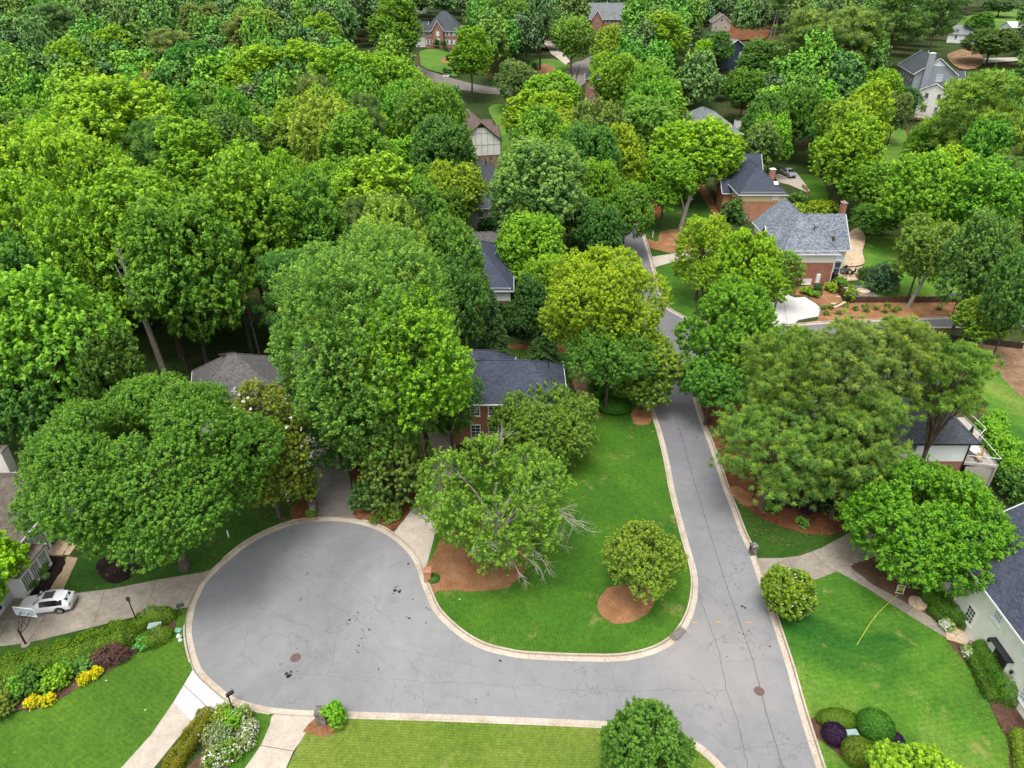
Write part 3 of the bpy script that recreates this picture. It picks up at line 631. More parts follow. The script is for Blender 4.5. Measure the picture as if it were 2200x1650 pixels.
for px in ([(420, 1292), (470, 1294), (515, 1288), (540, 1296), (575, 1310), (610, 1325), (660, 1345), (668, 1352)], [(455, 1365), (500, 1350), (535, 1330), (565, 1318), (610, 1328), (650, 1348)], [(530, 1335), (530, 1370), (522, 1405), (545, 1425), (562, 1433)], [(465, 1430), (500, 1418), (522, 1405)],
           [(570, 1215), (630, 1245), (700, 1290), (740, 1315), (790, 1345), (830, 1390), (870, 1400), (930, 1410), (1040, 1435)], [(650, 1180), (700, 1220), (745, 1250), (800, 1300), (850, 1340)], [(740, 1186), (760, 1172), (768, 1160)],
           [(560, 1458), (600, 1440), (640, 1447), (700, 1450), (750, 1458), (800, 1455), (860, 1460), (920, 1466), (1000, 1468), (1100, 1475), (1160, 1472), (1220, 1485), (1300, 1480), (1360, 1486), (1440, 1480), (1520, 1484), (1560, 1482)],
           [(720, 1390), (715, 1420), (702, 1450)], [(848, 1465), (845, 1500), (840, 1525)], [(1115, 1440), (1100, 1470), (1108, 1500)], [(1310, 1425), (1315, 1455), (1330, 1490), (1335, 1520)], [(1140, 1440), (1145, 1460), (1170, 1480)], [(1255, 1440), (1262, 1470)], [(745, 1360), (800, 1400), (850, 1440)],
           [(1500, 1560), (1560, 1600), (1600, 1610), (1680, 1600), (1735, 1598)], [(1560, 1420), (1600, 1418), (1640, 1415), (1690, 1425)], [(600, 1500), (590, 1520)], [(560, 1505), (545, 1515)], [(1430, 1450), (1440, 1480), (1460, 1500)], [(905, 1535), (908, 1500), (905, 1470)]):
    ribbon(mb, px, .014, .007, .07)
tag(mb.build('road_cracks', M['seam']), kind='structure')
mb = MB()
def blot(px, py, r_):
    c = G(px, py); c.z += .008
    P = []
    for k in range(9):
        a = k / 9 * 2 * math.pi; q = r_ * .62 * rnd.uniform(.6, 1.25); P.append(c + Vector((math.cos(a) * q, math.sin(a) * q, 0)))
    mb.poly(P)
for q in [(766, 1397, .1), (770, 1402, .14), (777, 1372, .13), (793, 1353, .17), (751, 1332, .2), (769, 1316, .15), (771, 1387, .13), (779, 1353, .1), (813, 1437, .1), (797, 1328, .1), (877, 1211, .22), (848, 1269, .3), (858, 1271, .32), (850, 1262, .15), (855, 1259, .12), (845, 1275, .12), (879, 1328, .22), (873, 1326, .12), (916, 1306, .12), (921, 1309, .12), (925, 1311, .1), (887, 1288, .13), (915, 1338, .12), (846, 1294, .1), (1075, 1420, .2), (661, 1231, .15), (657, 1235, .12), (646, 1289, .13), (648, 1284, .1),
          (616, 1447, .25), (621, 1452, .32), (625, 1443, .18), (618, 1454, .2), (639, 1443, .1), (602, 1427, .12), (638, 1394, .08), (1578, 1216, .1), (1579, 1255, .1), (1587, 1264, .1), (1560, 1301, .1), (1596, 1303, .18), (1601, 1306, .2), (1592, 1302, .12), (1588, 1359, .1), (1597, 1362, .1), (1608, 1355, .12), (1654, 1389, .15), (1562, 1411, .1), (1564, 1260, .1), (1049, 1492, .08), (1022, 1503, .08), (1023, 1510, .08), (870, 1476, .08), (892, 1500, .08), (913, 1516, .08), (1235, 1440, .08), (1280, 1440, .07), (813, 1438, .08), (790, 1465, .08), (684, 1143, .07), (627, 1141, .07)]: blot(*q)
for k in range(60): blot(rnd.uniform(480, 1250), rnd.uniform(1430, 1520), rnd.uniform(.03, .06))
tag(mb.build('oil_stains', M['tar']), kind='structure')
mb = MB()
for x0, x1 in ((1488, 1498), (1539, 1549), (1603, 1616)):
    ribbon(mb, [(x0, 1337), (x1, 1337)], .12, .01)
tag(mb.build('road_markings', M['orange']), kind='structure')
def disc(name, px, py, r_, mat, label, cat, h=.012, group=None):
    c = G(px, py); mb = MB(); mb.lathe((0, 0, 0), [(r_, 0), (r_, h), (r_ * .86, h), (r_ * .84, h - .004), (0.001, h - .004)], 20)
    o = mb.build(name, mat); o.location = c; return tag(o, label, cat, group)
disc('manhole_cover', 635, 1413, .42, M['iron'], 'rusty reddish round manhole cover in the cul-de-sac circle', 'manhole cover')
disc('manhole_cover', 1631, 1485, .40, M['iron'], 'round iron manhole cover on the dark seam of the through road', 'manhole cover')
mb = MB(); a_, b__ = G(1440, 1385), G(1470, 1356); k_ = min(range(len(OUT)), key=lambda i: (OUT[i] - ((a_ + b__) / 2).xy).length); c = OUT[k_]; t_ = (b__ - a_).normalized()
mb.box((0, .30, .165), (1.5, .62, .035)); mb.box((0, -.03, .075), (1.0, .05, .13)); 
o = mb.build('storm_drain', M['conc_grey']); o.location = (c.x, c.y, 0)
o.rotation_euler = (0, 0, math.atan2(t_.y, t_.x)); tag(o, 'storm drain inlet with iron lid set in the kerb at the street corner', 'storm drain')

def litter():
    """dead leaves and needles lying under the trees and in the gutters"""
    fr = random.Random(77); mb = MB()
    def fleck(x, y, z, s):
        a = fr.uniform(0, 6.28); u = Vector((math.cos(a), math.sin(a), fr.uniform(-.15, .25))) * s; v = Vector((-math.sin(a), math.cos(a), fr.uniform(-.15, .25))) * s * fr.uniform(.35, .8); p = Vector((x, y, z)); mb.poly([p - u, p - v, p + u, p + v])
    for px, n, s in (([(560, 1060), (650, 960), (684, 1040), (686, 1112), (600, 1135), (540, 1130)], 900, .07), ([(620, 1085), (684, 1085), (686, 1120), (600, 1132)], 350, .07), ([(765, 1110), (840, 1145), (905, 1060), (900, 1010), (760, 1030)], 400, .07), ([(1560, 1050), (1700, 1060), (1830, 1140), (1700, 1180), (1620, 1160)], 600, .08), ([(2075, 760), (2200, 760), (2200, 900), (2120, 850)], 500, .12),
                     ([(910, 1290), (1010, 1275), (1140, 1260), (1150, 1190), (1000, 1310)], 160, .05), ([(1290, 1290), (1410, 1290), (1400, 1350), (1300, 1350)], 120, .05), ([(160, 1290), (460, 1235), (560, 1150), (420, 1200), (200, 1230)], 260, .06), ([(1240, 870), (1400, 870), (1400, 930), (1250, 930)], 160, .07), ([(2050, 1390), (2180, 1600), (2150, 1640), (2020, 1400)], 200, .06)):
        P = g2(px); xs = [p.x for p in P]; ys = [p.y for p in P]; k = 0
        while k < n:
            x, y = fr.uniform(min(xs), max(xs)), fr.uniform(min(ys), max(ys))
            if inpoly(x, y, P): fleck(x, y, .155 + fr.uniform(0, .03), s * fr.uniform(.6, 1.3))
            k += 1
    for run in RUNS:
        o1 = offset(run, .40)
        for i in range(len(run)):
            p = o1[i]
            if p.y > 120 or p.y < 15: continue
            hot = math.sin(p.x * .35) + math.sin(p.y * .5 + 1) + (1.2 if p.y > 45 else 0)
            for _ in range(int(max(0, hot * 3))): fleck(p.x + fr.gauss(0, .16), p.y + fr.gauss(0, .16), .05 + fr.uniform(0, .02), fr.uniform(.02, .05))
    m = NB('dead_leaves'); f = m.noise(m.pos(), 5, 2); m.bsdf(m.ramp(f, [(.3, (.12, .06, .03)), (.5, (.25, .14, .07)), (.7, (.42, .32, .18))]), .9, .1)
    tag(mb.build('leaf_litter', m.m), 'dry leaves scattered on the grass and along the gutters', 'leaf litter', kind='stuff')
litter()
# ================================================================ HOUSES
def house(name, label, A, rz, z0=None, cat='house', group=None):
    return empty(name, (A[0], A[1], (terr(A[0], A[1]) + .1) if z0 is None else z0), rz, label, cat, group)
def block(root, x0, y0, x1, y1, h, roof='hip', rise=3.0, ov=.45, wm='brick', rm='roof_dark', lower=None, lh=0.0, zb=0.0, trim='white', inset=None, inset2=None):
    """one wing: wall (and lower wall), roof, eave trim. h: eave height"""
    def wallmesh(nm, za, zc, mat, gable=False):
        mb = MB()
        for a, b in (((x0, y0), (x1, y0)), ((x1, y0), (x1, y1)), ((x1, y1), (x0, y1)), ((x0, y1), (x0, y0))):
            mb.poly([(a[0], a[1], za), (b[0], b[1], za), (b[0], b[1], zc), (a[0], a[1], zc)])
        if gable and roof == 'gx':   # ridge along x, gables on x ends
            ym = (y0 + y1) / 2
            mb.poly([(x1, y0, zc), (x1, y1, zc), (x1, ym, zc + rise)]); mb.poly([(x0, y1, zc), (x0, y0, zc), (x0, ym, zc + rise)])
        if gable and roof == 'gy':
            xm = (x0 + x1) / 2
            mb.poly([(x0, y0, zc), (x1, y0, zc), (xm, y0, zc + rise)]); mb.poly([(x1, y1, zc), (x0, y1, zc), (xm, y1, zc + rise)])
        return mb.build(nm, M[mat], root)
    if lower:
        wallmesh('lower_wall', zb, lh, lower); wl = wallmesh('wall', lh, h, wm, True)
    else: wl = wallmesh('wall', zb, h, wm, True)
    X0, X1, Y0, Y1 = x0 - ov, x1 + ov, y0 - ov, y1 + ov; z = h + .02
    k = rise / ((min(x1 - x0, y1 - y0)) / 2 if roof == 'hip' else ((y1 - y0) / 2 if roof == 'gx' else (x1 - x0) / 2))
    ze = z - (k * ov if roof != 'hip' else k * ov)
    mb = MB(); zt = h + rise + .04
    if roof == 'hip':
        W = X1 - X0; D = Y1 - Y0; ins = inset if inset is not None else min(W, D) / 2; in2 = ins if inset2 is None else inset2
        if W >= D: r0 = (X0 + ins, (Y0 + Y1) / 2); r1 = (X1 - ins, (Y0 + Y1) / 2)
        else: r0 = ((X0 + X1) / 2, Y0 + ins); r1 = ((X0 + X1) / 2, Y1 - in2)
        a, b, c, d = (X0, Y0, ze), (X1, Y0, ze), (X1, Y1, ze), (X0, Y1, ze); p, q = (*r0, zt), (*r1, zt)
        if W >= D: mb.poly([a, b, q, p]); mb.poly([b, c, q]); mb.poly([c, d, p, q]); mb.poly([d, a, p])
        else: mb.poly([a, b, p]); mb.poly([b, c, q, p]); mb.poly([c, d, q]); mb.poly([d, a, p, q])
        mb.poly([a, d, c, b])
    elif roof == 'gx':
        ym = (Y0 + Y1) / 2; th = .14
        for s in (0, 1):
            e = (Y0, Y1)[s]
            P = [(X0, e, ze), (X1, e, ze), (X1, ym, zt), (X0, ym, zt)]; P = P if s == 0 else P[::-1]
            mb.poly(P); mb.poly([(x, y, z_ - th) for x, y, z_ in P][::-1])
            for xx in (X0, X1): mb.poly([(xx, e, ze), (xx, ym, zt), (xx, ym, zt - th), (xx, e, ze - th)])
    elif roof == 'gy':
        xm = (X0 + X1) / 2; th = .14
        for s in (0, 1):
            e = (X0, X1)[s]
            P = [(e, Y1, ze), (e, Y0, ze), (xm, Y0, zt), (xm, Y1, zt)]; P = P if s == 0 else P[::-1]
            mb.poly(P); mb.poly([(x, y, z_ - th) for x, y, z_ in P][::-1])
            for yy in (Y0, Y1): mb.poly([(e, yy, ze), (xm, yy, zt), (xm, yy, zt - th), (e, yy, ze - th)])
    elif roof == 'shed':
        P = [(X0, Y0, ze), (X1, Y0, ze), (X1, Y1, ze + rise), (X0, Y1, ze + rise)]; mb.poly(P); mb.poly([(x, y, z_ - .15) for x, y, z_ in P][::-1])
    rf = mb.build('roof', M[rm], root)
    # ridge and hip caps
    cap = MB()
    if roof == 'hip':
        for u, v in ((a, p), (d, p), (b, q), (c, q)) if W >= D else ((a, p), (b, p), (c, q), (d, q)): cap.tube([Vector(u) + Vector((0, 0, .02)), Vector(v) + Vector((0, 0, .02))], .07, 4, False)
        cap.tube([Vector(p) + Vector((0, 0, .02)), Vector(q) + Vector((0, 0, .02))], .08, 4, False)
    elif roof == 'gx': cap.tube([(X0, (Y0 + Y1) / 2, zt), (X1, (Y0 + Y1) / 2, zt)], .08, 4, False)
    elif roof == 'gy': cap.tube([((X0 + X1) / 2, Y0, zt), ((X0 + X1) / 2, Y1, zt)], .08, 4, False)
    if cap.v: cap.build('ridge_cap', M[rm], rf)
    tr = MB(); tw = .16; zz = ze - .08
    if roof in ('hip', 'gx', 'shed'):
        tr.box(((X0 + X1) / 2, Y0 - .03, zz), (X1 - X0 + .1, .07, tw)); tr.box(((X0 + X1) / 2, Y1 + .03, zz if roof != 'shed' else zz + rise), (X1 - X0 + .1, .07, tw))
    if roof in ('hip', 'gy'):
        tr.box((X0 - .03, (Y0 + Y1) / 2, zz), (.07, Y1 - Y0 + .1, tw)); tr.box((X1 + .03, (Y0 + Y1) / 2, zz), (.07, Y1 - Y0 + .1, tw))
    def rake(a_, b_):
        A_, B_ = Vector(a_), Vector(b_); tr.tube([A_, B_], .1, 4)
    if roof == 'gx':
        for xx in (X0 - .03, X1 + .03):
            for e in (Y0, Y1): rake((xx, e, ze - .07), (xx, (Y0 + Y1) / 2, zt - .07))
    if roof == 'gy':
        for yy in (Y0 - .03, Y1 + .03):
            for e in (X0, X1): rake((e, yy, ze - .07), ((X0 + X1) / 2, yy, zt - .07))
    tr.build('gutter', M[trim], rf)
    return dict(x0=x0, x1=x1, y0=y0, y1=y1, root=root, roof=rf, wall=wl)
def wframe(b, side):
    if side == 'S': return Vector((b['x0'], b['y0'], 0)), Vector((1, 0, 0)), Vector((0, -1, 0))
    if side == 'N': return Vector((b['x1'], b['y1'], 0)), Vector((-1, 0, 0)), Vector((0, 1, 0))
    if side == 'E': return Vector((b['x1'], b['y0'], 0)), Vector((0, 1, 0)), Vector((1, 0, 0))
    return Vector((b['x0'], b['y1'], 0)), Vector((0, -1, 0)), Vector((-1, 0, 0))
def panel(mb, o, u, n, u0, u1, z0, z1, d0, d1):
    c = o + u * (u0 + u1) / 2 + n * (d0 + d1) / 2; c.z = (z0 + z1) / 2
    R3 = Matrix((u, n, Vector((0, 0, 1)))).transposed()
    mb.box(c, (u1 - u0, abs(d1 - d0), z1 - z0), M_=R3)
def window(b, side, u, z, w=.95, h=1.4, nx=2, ny=4, glass='glass', frame='white', fw=.09, shutter=None, name='window'):
    o, U, n = wframe(b, side); mb = MB(); u0, u1, z0, z1 = u - w / 2, u + w / 2, z, z + h
    for a in ((u0 - fw, u0, z0 - fw, z1 + fw), (u1, u1 + fw, z0 - fw, z1 + fw), (u0, u1, z1, z1 + fw), (u0, u1, z0 - fw, z0)): panel(mb, o, U, n, *a, -.02, .07)
    for i in range(1, nx): x = u0 + w * i / nx; panel(mb, o, U, n, x - .017, x + .017, z0, z1, .025, .045)
    for j in range(1, ny): y = z0 + h * j / ny; t = .03 if j * 2 == ny else .017; panel(mb, o, U, n, u0, u1, y - t, y + t, .025, .047)
    f = mb.build(name, M[frame], b['root'])
    m2 = MB(); panel(m2, o, U, n, u0, u1, z0, z1, .004, .022); m2.build('pane', M[glass], f)
    m3 = MB(); panel(m3, o, U, n, u0 - fw - .05, u1 + fw + .05, z0 - fw - .07, z0 - fw, -.02, .12); m3.build('sill', M[frame], f)
    if shutter:
        for s in (-1, 1):
            m4 = MB(); c = u + s * (w / 2 + fw + .24); panel(m4, o, U, n, c - .2, c + .2, z0 - .05, z1 + .05, .0, .06); m4.build('shutter', M[shutter], f)
    return f
def door(b, side, u, z=.1, w=1.0, h=2.15, mat='dark', frame='white', step=None):
    o, U, n = wframe(b, side); mb = MB()
    for a in ((u - w / 2 - .14, u - w / 2, z, z + h + .14), (u + w / 2, u + w / 2 + .14, z, z + h + .14), (u - w / 2, u + w / 2, z + h, z + h + .14)): panel(mb, o, U, n, *a, -.02, .08)
    f = mb.build('door', M[frame], b['root']); m = MB(); panel(m, o, U, n, u - w / 2, u + w / 2, z, z + h, .004, .05); m.build('door_leaf', M[mat], f)
    m = MB(); c = o + U * (u + w * .38) + n * .08; m.lathe((c.x, c.y, z + 1.0), [(.02, -.05), (.035, -.02), (.035, .02), (.02, .05)], 8); m.build('handle', M['black'], f)
    return f
def chimney(root, x, y, z0, z1, w=.9, d=.7, mat='brick', cap='conc', rz=0):
    mb = MB(); mb.box((x, y, (z0 + z1) / 2), (w, d, z1 - z0), rz); c = mb.build('chimney', M[mat], root)
    m = MB(); m.box((x, y, z1 + .05), (w + .2, d + .2, .1), rz); m.box((x, y, z1 + .2), (w * .55, d * .5, .2), rz); m.build('chimney_cap', M[cap], c); return c
def pipe(root, x, y, z, h=.5, r=.05, mat='black'):
    mb = MB(); mb.tube([(x, y, z - .6), (x, y, z + h)], r, 8); mb.build('vent_pipe', M[mat], root)
def downpipe(b, side, u, h, mat='white'):
    o, U, n = wframe(b, side); mb = MB(); panel(mb, o, U, n, u - .05, u + .05, .1, h - .1, .02, .12); mb.build('downpipe', M[mat], b['root'])
HB = []
def foot(A, rz, w, d, m=1.5):
    c, s = math.cos(rz), math.sin(rz)
    CLEAR.append([(A[0] + x * c - y * s, A[1] + x * s + y * c) for x, y in ((-m, -m), (w + m, -m), (w + m, d + m), (-m, d + m))])
# H1 brick house on the corner lot ------------------------------------
A = (-7.0, 65.8); H = house('brick_house', 'red brick house with dark hipped roof in the middle behind the round oak', A, 0); foot(A, 0, 13, 16)
b = block(H, 0, 0, 12.7, 8.0, 6.0, 'hip', 2.75, wm='brick', rm='roof_dark', inset=4.2)
block(H, -1.0, 8.0, 7.0, 12.5, 4.6, 'hip', 2.0, wm='brick', rm='roof_dark')
for u in (2.9, 4.9, 6.55, 8.15, 9.9, 11.6):
    window(b, 'S', u, .9, .95, 1.75); window(b, 'S', u, 4.0, .95, 1.45)
for u in (2, 6): window(b, 'E', u, 1.0); window(b, 'E', u, 4.0)
pipe(H, 11.2, 5, 7.6); pipe(H, 7.9, 6.2, 7.8); downpipe(b, 'S', 12.6, 5.9); downpipe(b, 'S', 7.5, 5.9)
# H2 gray brown roof
A = (-35.3, 65.7); rz = R_(19); H = house('grey_house', 'low house with warm grey shingle roof between the largest maple and the giant oak', A, rz); foot(A, rz, 18, 11)
b = block(H, 0, 0, 9.5, 9.2, 4.9, 'hip', 3.6, wm='stucco_grey', rm='roof_warm', inset=4.7); b2 = block(H, 9.5, 1.2, 17, 9.2, 4.6, 'hip', 3.3, wm='stucco_grey', rm='roof_warm')
for u in (2, 4.6, 7.2): window(b, 'S', u, 2.3)
window(b2, 'S', 2, 1.0); window(b2, 'S', 5, 1.0); door(b2, 'S', 3.5); pipe(H, .9, 3.2, 5.6, .4, .07); pipe(H, 4.6, 5.6, 8.2); pipe(H, 11.5, 7, 7.2); downpipe(b, 'S', .15, 4.8)
mb = MB(); mb.box((4.3, 4.75, 8.62), (1.8, .25, .12)); mb.build('ridge_vent', M['dark'], H)
# H3 left edge house
A = (-57.0, 37.5); H = house('white_house', 'pale grey stucco house with taupe shingle roof at the left edge behind the white car', A, 0); foot(A, 0, 15, 19)
b = block(H, 0, 0, 13.8, 17.4, 4.4, 'hip', 4.0, wm='stucco_grey', rm='roof_taupe', inset=6.5)
b2 = dict(b); 
f = window(b, 'E', 12.1, 2.55, 1.9, 1.5, 6, 4, frame='white'); f = door(b, 'E', 12.1, .35, 1.05, 2.05, 'green_box_dark')
window(b, 'E', 11.15, .35, .28, 2.05, 1, 6); window(b, 'E', 13.05, .35, .28, 2.05, 1, 6)
wr = MB()
for k in range(12):
    a = k / 12 * 6.283; wr.box((13.8 + .12, 12.1 + math.cos(a) * .28, 1.6 + math.sin(a) * .28), (.1, .17, .17))
wr.build('door_wreath', M['siding_pale'], H)
window(b, 'E', 8.6, 2.6, .8, 1.3, 3, 5); window(b, 'E', 6.9, 2.6, .8, 1.3, 3, 5)
bay = block(H, 13.8, 5.6, 14.9, 9.6, 2.5, 'shed', .01, .1, wm='white', rm='roof_taupe')
for u in (.75, 2.0, 3.25): window(bay, 'E', u, .5, 1.0, 1.6, 4, 6)
window(b, 'E', 3.4, .5, 1.5, 1.7, 4, 4); window(b, 'E', 3.4, 2.9, 1.2, 1.0, 4, 3)
mb = MB(); mb.box((14.5, 12.1, .12), (1.5, 3.0, .26)); mb.box((15.5, 12.1, .04), (.6, 2.6, .14)); mb.build('doorstep', M['flag'], H)
mb = MB(); mb.lathe((13.95, 10.2, 2.0), [(.02, -.2), (.1, -.15), (.12, .1), (.03, .2)], 8); mb.build('wall_lantern', M['black'], H)
chimney(H, 6.4, 18.4, 0, 6.6, 2.2, 1.1, 'stucco_white', 'conc'); downpipe(b, 'E', 10.0, 4.3)
# H4 right edge white house
A = (37.4, 27.0); H = house('white_house', 'long cream stucco house with charcoal roof at the right edge beside the clipped hedges', A, 0); foot(A, 0, 12, 19)
b = block(H, 0, 0, 10.4, 17.6, 5.7, 'gy', 3.6, wm='stucco_white', rm='roof_dark')
for k, u in enumerate((2.2, 4.8, 12.2, 14.9)): window(b, 'W', u, 1.1, .9, 1.4, 3, 4, fw=.14, glass='glass_pale' if k > 1 else 'glass')
for k, u in enumerate((1.2, 3.6, 7.2, 11.2, 15.2)): window(b, 'W', u, 3.95, .8, 1.15, 3, 3, fw=.16, glass='glass_pale' if k == 2 else 'glass')
door(b, 'W', 9.0, .3, 1.5, 2.1, 'dark')
mb = MB(); mb.box((-.28, 17.6 - 9.0, 2.75), (.55, 2.3, .09)); mb.build('door_canopy', M['plastic'], H)
for dy in (-1.45, 1.45):
    mb = MB(); mb.lathe((-.18, 17.6 - 9.0 + dy, 2.1), [(.03, -.2), (.11, -.12), (.13, .12), (.02, .22)], 8); mb.build('wall_lantern', M['black'], H)
mb = MB(); mb.box((-.75, 17.6 - 9.1, .16), (1.3, 2.3, .13)); mb.build('doorstep', M['plastic'], H)
# H5 house with deck
A = (38.5, 58.3); H = house('brick_house', 'white sided brick house with slate roof and raised deck behind pines', A, 0); foot(A, 0, 13, 18)
b = block(H, 0, 0, 8.0, 15.0, 6.3, 'hip', 3.0, ov=.55, wm='siding_white', rm='roof_slate', lower='brick', lh=3.3, trim='black', inset=4.5)
b2 = block(H, -5.0, 4.5, 0, 15.5, 5.2, 'gx', 3.0, wm='brick', rm='roof_slate'); b3 = block(H, -6.5, 7.0, -5.0, 11.5, 3.4, 'gx', 1.6, wm='brick', rm='roof_slate')
block(H, 8.0, 8.5, 11, 13, 5.4, 'gx', .8, wm='siding_white', rm='roof_slate')
window(b, 'S', 2.1, 4.75, .75, .8, 3, 3, frame='siding_beige'); window(b2, 'W', 3, 3.4, 1.0, 1.3); window(b2, 'W', 8, 3.4, 1.0, 1.3); window(b2, 'S', 1.5, .8, 1.0, 1.6); window(b2, 'S', 1.5, 3.4, .9, 1.2); window(b3, 'S', .7, 1, .6, 1.3)
downpipe(b, 'S', .1, 6.3, 'black'); downpipe(b, 'S', 7.9, 6.3, 'black'); door(b, 'E', 4.0, 3.2, 1.6, 2.0, 'glass')
mb = MB(); deck = [(8.02, 0.0), (11.2, -.6), (11.4, 3.6), (12.7, 4.8), (12.6, 8.4), (8.02, 8.4)]
mb.poly([(x, y, 3.1) for x, y in deck]); mb.poly([(x, y, 2.88) for x, y in deck][::-1])
for i in range(6): a, c = deck[i], deck[(i + 1) % 6]; mb.poly([(a[0], a[1], 2.88), (c[0], c[1], 2.88), (c[0], c[1], 3.1), (a[0], a[1], 3.1)])
dk = mb.build('deck', M['wood_grey'], H)
mb = MB(); rl = MB()
for i in (0, 1, 2, 3):
    a, c = Vector((*deck[i], 0)), Vector((*deck[i + 1], 0)); L_ = (c - a).length; dr = (c - a) / L_
    for zz, tt in ((4.08, .05), (3.25, .04)): mb.tube([a + Vector((0, 0, zz)), c + Vector((0, 0, zz))], tt * .7 if zz > 4 else .025, 4)
    k = 0
    while k < L_: p = a + dr * k; rl.tube([p + Vector((0, 0, 3.1)), p + Vector((0, 0, 4.05))], .012, 3, False); k += .16
mb.build('railing', M['white'], dk); rl.build('baluster', M['black'], dk)['kind'] = 'stuff'
for x, y in ((11.1, -.5), (11.3, 3.5), (12.6, 4.8), (12.5, 8.3)):
    m = MB(); m.box((x, y, 1.45), (.16, .16, 2.9)); m.build('deck_post', M['wood_grey'], dk)
mb = MB(); mb.box((11.0, 1.3, 1.5), (.06, 3.4, 2.7)); mb.box((9.6, -.35, 1.5), (3.0, .06, 2.7)); mb.build('lattice', M['wood_grey'], dk)
# deck furniture
def chair(x, y, z, rz, label, mat='wood', group=None):
    e = empty('patio_chair', (x, y, z), rz, label, 'chair', group)
    m = MB(); m.box((0, 0, .42), (.5, .5, .06)); m.build('seat', M[mat], e); m = MB(); m.box((0, .25, .72), (.5, .06, .6)); m.build('backrest', M[mat], e)
    for a in (-.22, .22):
        for c in (-.22, .22): m = MB(); m.tube([(a, c, 0), (a, c, .4)], .02, 5); m.build('leg', M['black'], e)
    return e
ox, oy, oz = 38.5, 58.3, 3.2
t = empty('patio_table', (ox + 9.6, oy + 1.6, oz), 0, 'oval white table on the raised deck of the pine-screened house', 'table')
m = MB(); m.lathe((0, 0, .7), [(.75, 0), (.78, .03), (.75, .06), (.001, .06)], 24); o = m.build('tabletop', M['white'], t); o.scale = (.75, 1.5, 1)
for a in (-.3, .3):
    for c in (-.7, .7): m = MB(); m.tube([(a, c, 0), (a, c, .72)], .025, 6); m.build('leg', M['white'], t)
t = empty('umbrella', (ox + 9.5, oy + 2.6, oz), 0, 'folded dark green umbrella standing on the raised deck', 'umbrella')
m = MB(); m.tube([(0, 0, 0), (0, 0, 2.9)], .03, 6); m.build('pole', M['wood'], t)
m = MB(); m.lathe((0, 0, 0), [(.05, 2.85), (.17, 2.3), (.22, 1.7), (.34, 1.15), (.30, 1.12), (.04, 1.2)], 12); m.build('canopy', M['green_cloth'], t)
m = MB(); m.lathe((0, 0, 0), [(.25, 0), (.25, .06), (.05, .12)], 12); m.build('base', M['black'], t)
for i, (x, y, r_) in enumerate(((10.5, 2.4, 1.6), (10.4, .9, 1.6), (9.6, .2, 0.0), (9.4, 3.6, 3.1))):
    chair(ox + x, oy + y, oz, r_, ['tan cushioned chair by the deck railing, back one', 'tan cushioned chair by the deck railing, front one', 'chair at the near end of the white deck table', 'chair at the far end of the white deck table'][i], 'cushion', 'chairs on the raised deck')
# H6 mottled grey roof
A = (44.7, 111.2); H = house('brick_house', 'brick and pale siding house with large mottled grey roof above the white driveway', A, 0); foot(A, 0, 15, 21)
b = block(H, 0, 0, 8.9, 15.5, 6.2, 'hip', 4.1, ov=.5, wm='siding_pale', rm='roof_grey', lower='brick', lh=4.1, inset=8.0, inset2=.3)
b2 = block(H, 5.0, 6.0, 13.3, 15.3, 4.6, 'gx', 4.3, wm='siding_pale', rm='roof_grey', ov=.5)
b3 = block(H, -1.2, 3.6, 3.0, 8.6, 5.8, 'gx', 2.6, wm='brick_orange', rm='roof_grey', ov=.35); b4 = block(H, 8.9, 3.6, 11.6, 6.0, 3.4, 'shed', .9, wm='white', rm='roof_grey', ov=.25)
window(b3, 'W', 2.5, 3.6, 1.1, 1.5, 2, 4); window(b, 'S', 2.0, 4.4, .9, 1.1, 3, 4); window(b4, 'S', 1.0, .7, 1.0, 2.0, 1, 2); window(b4, 'S', 2.3, .7, 1.0, 2.0, 1, 2); window(b4, 'E', 1.8, .7, 1.6, 2.0, 2, 2)
window(b, 'S', 4.6, .35, 2.0, .8, 4, 2, glass='white'); downpipe(b, 'S', 8.75, 6.2)
o, U, n = wframe(b, 'S'); mb = MB(); panel(mb, o, U, n, 6.3, 6.95, .6, 2.1, .0, .3); mb.build('wall_cabinet', M['white'], H)
chimney(H, 13.6, 11.8, 0, 10.6, .75, 1.1, 'brick', 'conc'); pipe(H, 6.0, 4.0, 8.6, .25, .12); pipe(H, 6.6, 9.5, 9.8); pipe(H, 7.2, 11.5, 9.4); pipe(H, 5.6, 13, 9.9)
mb = MB(); mb.box((11.0, 7.1, 5.75), (.55, .8, .1), M_=Matrix.Rotation(R_(36), 3, 'X')); mb.build('skylight', M['dark'], H)

# H7 cream / orange brick
A = (46.9, 144.8); H = house('brick_house', 'cream and orange brick house with dark hipped roof beside the truck driveway', A, 0); foot(A, 0, 10, 22)
b = block(H, 0, 0, 9.2, 17.0, 6.2, 'hip', 3.7, ov=.55, wm='siding_cream', rm='roof_dark', lower='brick_orange', lh=4.25, inset=6.8)
b2 = block(H, 1.0, 17, 9.4, 24, 5.6, 'gx', 3.4, wm='siding_cream', rm='roof_dark'); b5 = block(H, -1.6, 6, 0, 11, 4.6, 'gx', 1.8, wm='brick_orange', rm='roof_dark'); b4 = block(H, 9.2, 1.5, 10.9, 8.5, 3.3, 'shed', .01, wm='siding_cream', rm='roof_slate', ov=.15)
window(b, 'S', 7.4, 4.75, 1.2, 1.1, 4, 4, glass='white'); window(b, 'S', 2.1, .5, .5, .9, 1, 2, glass='glass_pale', frame='black'); downpipe(b, 'S', .12, 6.2, 'trim_tan')
for u in (2, 5, 12.5, 15): window(b, 'W', u, 1.0); window(b, 'W', u, 4.2)
mb = MB(); mb.box((7.6, 2.0, 7.45), (.9, .9, .16), M_=Matrix.Rotation(R_(29), 3, 'X')); mb.build('skylight', M['white'], H)
